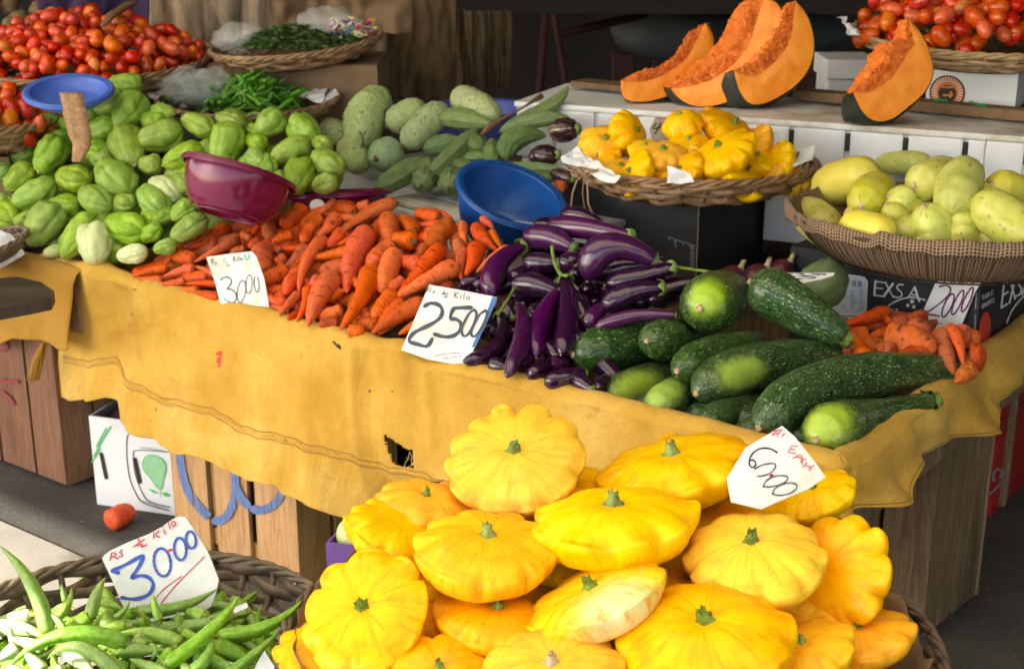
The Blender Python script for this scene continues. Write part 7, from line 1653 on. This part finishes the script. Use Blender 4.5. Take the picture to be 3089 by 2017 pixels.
# supports under the raised baskets
for c_, r_, d_, lab in ((T1, .27, .078, 'box under the wide tomato basket'), (T2, .14, .073, 'box under the small shaded tomato basket'), (CC1, .18, .058, 'box under the chilli basket')):
    mb = MB(); z1 = c_.z - d_ - .012; mb.box(Vector((c_.x - r_ * .7, c_.y - r_ * .55, .625)), Vector((r_ * 1.4, 0, 0)), Vector((0, r_ * 1.1, 0)), Z0 * (z1 - .625), bev=.003); tag(mb.build('box', MT['carton_brown']), 'brown ' + lab, 'box')
mb = MB(); mb.box(Vector((T2.x - .5, T2.y - .2, 0)), Vector((.66, 0, 0)), Vector((0, .5, 0)), Z0 * .62); tag(mb.build('low_table', MT['oldwood']), 'low table at the end of the chayote heap', 'table')
# bark pieces stuck in the heaps
wood_mat('bark', [(.16, .07, .035), (.34, .18, .095), (.52, .32, .19)], bump=1.0, scale=30)
def splint(c, pts, w, dist, label, mat='redwood'):
    P = [at_dist(c, x, y, d) for (x, y), d in zip(pts, dist)]; V = []; fr = frames(P); side = Vector((1, 0, 0)); n = len(P)
    P2 = [];
    for i in range(n - 1):
        for k in range(6): P2.append(P[i].lerp(P[i + 1], k / 6))
    P2.append(P[-1]); N = len(P2)
    for i, p in enumerate(P2):
        t = i / (N - 1); q = w * (1 - .65 * max(0, t - .55) / .45) * (1 + .15 * noise.noise(Vector((t * 9, 1, w * 100))))
        for s in (-1, -.4, .3, 1): V.append(p + side * s * q / 2 + Vector((0, -.004 * (1 - abs(s)) - .002 * noise.noise(Vector((t * 14, s * 4, 0))), 0)))
    o = mk('bark_piece', V, [(i * 4 + k, i * 4 + k + 1, (i + 1) * 4 + k + 1, (i + 1) * 4 + k) for i in range(N - 1) for k in range(3)], MT[mat]); so = o.modifiers.new('t', 'SOLIDIFY'); so.thickness = .008; return tag(o, label, 'bark')
dc = (on_heap('L', 520, 450, heapC) - CAM).length
splint('L', [(500, 195), (530, 330), (560, 480), (575, 560), (540, 670)], .060, [3.99, 3.95, 3.90, 3.87, 3.86], 'flat strip of reddish bark standing up in the chayotes', 'bark')
splint('M', [(1440, 40), (1330, 110), (1220, 180), (1120, 300)], .032, [4.7, 4.6, 4.5, 4.46], 'dark bark strip leaning over the wide tomato basket')
# scale dish on a dark board
plz = Plane(at_z('O', 0, 690, .672), Z0)
tag(patchpoly('dark_board', None, plz, 'O', [(-160, 660), (40, 642), (95, 655), (126, 676), (118, 694), (60, 706), (-160, 745)], 'board_dark', 0, .028), 'dark board jutting out under the flat basket past the side table', 'board')
D0 = at_z('O', -72, 582, .70); dw = wicker('flat_basket', D0, .152, .03, 'wicker_dark', Matrix.Rotation(R_(3), 3, 'X') @ Matrix.Rotation(R_(-14), 3, 'Y'), rows=3, N=18, flare=.8, rimr=.007); tag(dw, 'flat dark basket holding crumpled paper on the jutting board', 'basket')
paper('paper_sheet', 'O', [(-40, 520), (28, 545), (58, 590), (-30, 640)], [(D0 - CAM).length - .02] * 4, 'white printed paper lying in the flat dark basket', .008, 21)
# purple carton with a pale chayote under the cloth
a = at_z('O', 757, 1262, .52); pc_o = Vector((a.x, a.y, .26)); e = Vector((.95, -.3, 0)).normalized(); n_ = Vector((.3, .95, 0)).normalized()
carton('purple_carton', pc_o, e, n_, .20, .16, .262, 'purplecarton', 'purple carton between the torn cloth and the squash basket', True); 
crate('wooden_crate', Vector((a.x + .015, a.y + .02, 0)), .17, .13, .266, e, n_, 'oldwood', 'small crate under the purple carton', planks=(.07, .07, .06))
q = pc_o + e * .045 + n_ * .045 + Z0 * .255
root = empty('chayote', q); spindle('body', q + Vector((-.03, .0, .03)), q + Vector((.03, .02, -.05)), .042, 'chayote', 'chayote_pale', n=40, lobe=lobe, parent=root); tag(root, 'pale chayote showing in the purple carton beside the squash basket', 'chayote')
root = empty('chayote', q); q2 = q + e * .08 + n_ * .01; spindle('body', q2 + Vector((-.02, .0, .03)), q2 + Vector((.03, .02, -.05)), .04, 'chayote', 'chayote', n=30, lobe=lobe, parent=root); tag(root, 'green chayote behind the pale one in the purple carton', 'chayote')

# ---------------------------------------------------------------- far background
def drape(name, c, x0, x1, ytop, ybot, Y, mat, label, amp=.04, fq=9, cat='cloth', seed=0, Yb=None, hem=.03):
    nx, nz = 70, 30; V = []
    for j in range(nz + 1):
        t = j / nz
        for i in range(nx + 1):
            s = i / nx; x = x0 + (x1 - x0) * s; a = at_Y(c, x, ytop, Y); b = at_Y(c, x, ybot + hem * 100 * noise.noise(Vector((s * 5, seed, 0))), (Yb or Y)); p = a.lerp(b, t)
            p.y += amp * noise.noise(Vector((s * fq, t * 1.2, seed))) + amp * .4 * noise.noise(Vector((s * fq * 3, t * 3, seed))); V.append(p)
    o = mk(name, V, [(j * (nx + 1) + i, j * (nx + 1) + i + 1, (j + 1) * (nx + 1) + i + 1, (j + 1) * (nx + 1) + i) for j in range(nz) for i in range(nx)], MT[mat]); so = o.modifiers.new('t', 'SOLIDIFY'); so.thickness = .004; return tag(o, label, cat)
drape('burlap_curtain', 'O', 255, 900, -45, 260, 5.3, 'burlap_far', 'brown grey burlap hanging behind the herb and tomato baskets', .08, 9, seed=1)
drape('burlap_fold', 'O', 640, 960, -40, 75, 5.1, 'carton_brown', 'folded edge of brown cloth over the burlap curtain', .05, 4, seed=2)
drape('brown_coat', 'O', 830, 1060, -20, 230, 5.7, 'sack_dark', 'dark brown sack cloth hanging beside the burlap curtain', .08, 4, seed=3); drape('brown_coat', 'O', 1040, 1130, 25, 215, 6.0, 'sack_dark', 'narrow dark cloth hanging from the beam, second from the table legs', .06, 4, seed=4); drape('brown_coat', 'O', 1115, 1190, 25, 205, 6.05, 'sack_dark', 'narrow dark cloth hanging from the beam closest to the table legs'.replace('closest to', 'by'), .06, 4, seed=5)
drape('purple_cloth', 'O', 95, 345, -40, 110, 5.0, 'purple_cloth', 'dark purple cloth behind the wide tomato basket', .05, 3, seed=6)
a = at_Y('O', 1000, 34, 6.2); b_ = at_Y('O', 2600, 38, 6.2); mb = MB(); mb.box(a + Vector((0, 0, 0)), Vector(((b_ - a).x, 0, 0)), Vector((0, .8, 0)), Z0 * .16, bev=.004); bt = empty('back_table', a + Vector((1.5, .4, -.5))); tag(bt, 'dark table at the back of the hall on thin red legs', 'table'); mb.build('tabletop', MT['darkwood'], bt)
for (x, y), (x2, y2) in (((1268, 36), (1250, 260)), ((1287, 36), (1325, 260)), ((1860, 36), (1850, 240)), ((2330, 36), (2330, 240))):
    A = at_Y('O', x, y, 6.22); A.z = a.z + .002; B = at_Y('O', x2, y2, 6.22); d = (B - A).normalized(); B = A + d * (A.z / abs(d.z)); mb = MB(); mb.tube([A, B], .017, 8); mb.build('leg', MT['redpaint'], bt, True)
A = at_Y('O', 1300, 80, 6.3); B = at_Y('O', 1500, 35, 6.9); mb = MB(); mb.tube([A, B], .02, 8); mb.build('brace', MT['redpaint'], bt, True)
V = []; n = 40; m_ = 16; c_ = at_Y('O', 1690, 75, 7.2); Rx = (at_Y('O', 1960, 75, 7.2) - c_).x
for j in range(m_ + 1):
    for i in range(n):
        an = 2 * math.pi * i / n; ph = math.pi * j / m_; d = Vector((math.copysign(abs(math.cos(an)) ** .6, math.cos(an)) * math.sin(ph) ** .5, .5 * math.sin(an) * math.sin(ph) ** .5, .24 * math.cos(ph))); V.append(c_ + d * Rx * (1 + .05 * noise.noise(d * 4)))
tag(mk('grey_sack', V, [(j * n + i, (j + 1) * n + i, (j + 1) * n + (i + 1) % n, j * n + (i + 1) % n) for j in range(m_) for i in range(n)], MT['grey_tarp']), 'long grey sack lying on stools under the back table', 'sack')
for k, x in enumerate((1450, 1540, 1880, 1960)):
    A = at_Y('O', x, 125, 7.2); mb = MB(); mb.box(Vector((A.x - .05, A.y, 0)), Vector((.10, 0, 0)), Vector((0, .1, 0)), Z0 * A.z, bev=.004); tag(mb.build('stool_leg', MT['redpaint']), ['first', 'second', 'third', 'fourth'][k] + ' dark red post under the grey sack', 'post')
mb = MB(); q = at_dist('O', 1920, 185, 4.6); mb.box(q, Vector((.16, 0, 0)), Vector((0, .2, 0)), Z0 * .06, bev=.004); mb.box(Vector((q.x + .01, q.y + .01, 0)), Vector((.14, 0, 0)), Vector((0, .18, 0)), Z0 * (q.z - .002)); tag(mb.build('white_box', MT['carton_white']), 'white box showing between the pumpkin slices', 'box')
# potatoes in the far corner
POT = []; pm = []
for k in range(3): o, *_ = spindle('potato', Vector((-.04, 0, 0)), Vector((.04, 0, 0)), .032, 'ball', 'potato', n=14, wob=.2, rings=10); pm.append(o.data); bpy.data.objects.remove(o)
pq = at_Y('O', 40, 45, 5.4)
for k in range(60):
    i, j = k % 10, k // 10; p = pq + Vector((-.34 + i * .068 + rnd.uniform(-.01, .01), -.12 + j * .08, -.13 + j * .05 + rnd.uniform(-.01, .01))); o = bpy.data.objects.new('potato', pm[k % 3]); COL.objects.link(o); o.location = p; o.rotation_euler = [rnd.uniform(0, 6) for _ in range(3)]; o['category'] = 'potato'; o['group'] = 'potatoes in the far corner'; POT.append((o, 'brown potato', p))
mb = MB(); mb.box(Vector((pq.x - .4, pq.y - .16, 0)), Vector((.78, 0, 0)), Vector((0, .6, 0)), Z0 * (pq.z - .17)); tag(mb.build('potato_stand', MT['oldwood']), 'wooden stand under the potatoes', 'stand')
# orange fruit glimpse behind bowl
q = at_dist('O', 1305, 432, 3.75); root = empty('carrot', q); spindle('root', q + Vector((0, .05, .01)), q + Vector((0, -.03, -.01)), .022, 'carrot', 'carrot', n=14, parent=root); tag(root, 'carrot showing between the blue bowl and the black box', 'carrot')

MT['onion'] = simple('onion', [(.03, .006, .012), (.07, .012, .022), (.11, .02, .03)], 8, .35, .2, 60, .001)
for k_, (x_, y_, lab) in enumerate([(1760, 652, 'red onion in the dark gap behind the round ended zucchini'), (1700, 655, 'dark red onion deeper in the gap beside the black carton'), (1815, 640, 'small red onion in the gap by the grape carton')]):
    q = at_dist('O', x_, y_, 3.30 + .05 * k_); root = empty('red_onion', q); spindle('bulb', q + Vector((-.02, 0, -.03)), q + Vector((.02, 0, .035)), .034, 'ball', 'onion', n=20, parent=root); stub('neck', 'stub_tan', q + Vector((.02, 0, .034)), Vector((.3, -.2, 1)), .006, .02, root); tag(root, lab, 'onion', 'red onions in the gap')
mb = MB(); q = at_dist('O', 1745, 640, 3.5); mb.box(Vector((q.x - .18, q.y - .1, TZ + .001)), Vector((.30, 0, 0)), Vector((0, .3, 0)), Z0 * max(.02, q.z - TZ - .06)); tag(mb.build('produce_box', MT['oldwood']), 'low dark box holding the onions between the cartons', 'box')
# finer pieces hang on the part they belong to
SUB = {'stalk': 'calyx', 'numeral': 'board', 'underline': 'board', 'small_writing': 'board', 'red_writing': 'board', 'pink_writing': 'board', 'point': 'board', 'blue_tape': 'board', 'writing': 'board', 'green_print': 'board', 'yellow_print': 'board', 'label_panel': 'label', 'barcode': 'label', 'foot_print': 'label_foot',
 'logo_ring': 'logo_disc', 'logo_ray': 'logo_disc', 'logo_centre': 'logo_disc', 'logo_mark': 'logo_disc', 'pear_outline': 'pear_print', 'leaf_print': 'pear_print', 'fibre': 'pulp', 'stitching': 'canvas', 'hem_fold': 'canvas', 'spray_paint': 'front_panel', 'red_mark': 'front_panel', 'lettering': 'wall', 'swoosh': 'wall', 'foot_ring': 'shell', 'rib': 'wall'}
for o in list(COL.objects):
    if o.parent is None or o.parent.type != 'EMPTY': continue
    t_ = SUB.get(o.name.split('.')[0])
    if t_:
        for c_ in o.parent.children:
            if c_.name.split('.')[0] == t_: o.parent = c_; break

# ---------------------------------------------------------------- labels of the repeats
O_ = lambda x, y, d=3.0: at_dist('O', x, y, d)
autolabel(CARR, [('yellow corner knot of the cloth', on_heap('O', 260, 620, heapA)), ('card for 30 in the carrots', on_heap('O', 560, 660, heapA)), ('shiny maroon bowl', on_heap('O', 600, 500, heapA)), ('stickered maroon bowl', on_heap('O', 790, 480, heapA)), ('white foam box', on_heap('O', 980, 500, heapA)), ('deep blue bowl', on_heap('O', 1110, 560, heapA)), ('card for 25', on_heap('O', 1010, 690, heapA)), ('small fold in the cloth rim', on_heap('O', 830, 770, heapA)), ('middle of the carrot heap', on_heap('O', 790, 620, heapA))])
autolabel(EGG, [('card for 25', on_heap('O', 1100, 760, heapE)), ('deep blue bowl', on_heap('O', 1230, 560, heapE)), ('black carton', on_heap('O', 1450, 560, heapE)), ('pile of zucchini', on_heap('O', 1450, 740, heapE)), ('cloth rim', on_heap('O', 1260, 860, heapE)), ('carrots', on_heap('O', 1110, 640, heapE))])
autolabel(OKL, [('card for 30', on_heap('G', 900, 1180, heapO)), ('tall pod at the pavement side', on_heap('G', 150, 1000, heapO)), ('white scrap by the rim', on_heap('G', 1650, 1200, heapO)), ('folded paper at the rim', on_heap('G', 1700, 1500, heapO)), ('sunny basket corner', on_heap('G', 100, 1450, heapO)), ('pod with the star shaped cut', on_heap('G', 1050, 1400, heapO))])
autolabel(CHY, [('reddish bark strip', on_heap('L', 540, 430, heapC)), ('pale blue bowl', on_heap('L', 400, 250, heapC)), ('chilli basket', on_heap('L', 1400, 330, heapC)), ('shiny maroon bowl', on_heap('L', 1300, 800, heapC)), ('warty gourds', on_heap('L', 2250, 500, heapC)), ('yellow corner knot of the cloth', on_heap('L', 650, 1350, heapC)), ('flat dark basket', on_heap('L', 80, 1150, heapC)), ('edge of the small tomato basket', on_heap('L', 60, 400, heapC))])
autolabel(CHL, [('white paper sheet', CC1 + Vector((.13, 0, 0))), ('bag of herbs', CC1 + Vector((-.1, 0, 0))), ('rim of the chilli basket', CC1 + Vector((0, -.18, 0))), ('top of the chilli heap', CC1 + Vector((.02, 0, .05)))])
autolabel(POT, [('purple cloth', pq + Vector((.3, 0, 0))), ('wide tomato basket', pq + Vector((0, -.2, -.1))), ('dark corner', pq + Vector((-.3, .3, .1)))])
mk_t = [('leaning bark strip', T1 + Vector((.08, -.02, .12))), ('pale blue bowl', T1 + Vector((-.02, -.34, 0))), ('purple cloth', T1 + Vector((-.08, .05, .14))), ('burlap end of the basket', T1 + Vector((.33, -.08, 0))), ('topmost chayote', T1 + Vector((.12, -.33, .02))), ('potato side of the basket', T1 + Vector((-.3, -.1, .03))), ('middle of the wide basket', T1 + Vector((.1, -.2, .09))),
 ('rim of the small shaded basket', T2), ('cream paper of the pale basket', T3 + Vector((-.25, -.08, .03))), ('single pumpkin slice', T3 + Vector((-.08, -.26, .03))), ('round orange logo', T3 + Vector((.06, -.28, .02))), ('far edge of the pale basket', T3 + Vector((.2, -.18, .06))), ('top of the pale basket', T3 + Vector((.05, -.02, .13)))]
autolabel(TOML, mk_t)
# ---------------------------------------------------------------- light, sky, camera
w = bpy.data.worlds.new('World'); scene.world = w; w.use_nodes = True; nt = w.node_tree
bg = nt.nodes['Background']; sk = nt.nodes.new('ShaderNodeTexSky'); sk.sky_type = 'NISHITA'; sk.sun_disc = False
SD = (-VD * 1.45 + UD * .75 + Vector((0, 0, 1))).normalized()      # towards the sun
sk.sun_elevation = math.asin(SD.z); sk.sun_rotation = math.atan2(SD.x, SD.y)
sk.air_density = 1.0; sk.dust_density = 1.5; nt.links.new(sk.outputs[0], bg.inputs[0]); bg.inputs[1].default_value = .15
ld = bpy.data.lights.new('sun', 'SUN'); ld.energy = 4.5; ld.angle = R_(.5); ld.color = (1, .93, .82)
lo = bpy.data.objects.new('sun', ld); COL.objects.link(lo); lo.rotation_euler = (-SD).to_track_quat('-Z', 'Y').to_euler(); lo.location = SD * 20
cd = bpy.data.cameras.new('camera'); co = bpy.data.objects.new('camera', cd); COL.objects.link(co)
co.location = CAM; co.rotation_euler = (R_(90) - PIT, 0, 0); cd.sensor_width = 36; cd.lens = 36 * F / 3089; cd.clip_end = 500; cd.clip_start = .05
cd.dof.use_dof = True; cd.dof.focus_distance = 2.25; cd.dof.aperture_fstop = 9.0
scene.camera = co
vs = scene.view_settings; vs.view_transform = 'Standard'; vs.look = 'None'; vs.gamma = 1; vs.exposure = EXPO
scene.cycles.use_denoising = True; scene.cycles.max_bounces = 8; scene.cycles.diffuse_bounces = 5
scene.cycles.caustics_reflective = False; scene.cycles.caustics_refractive = False
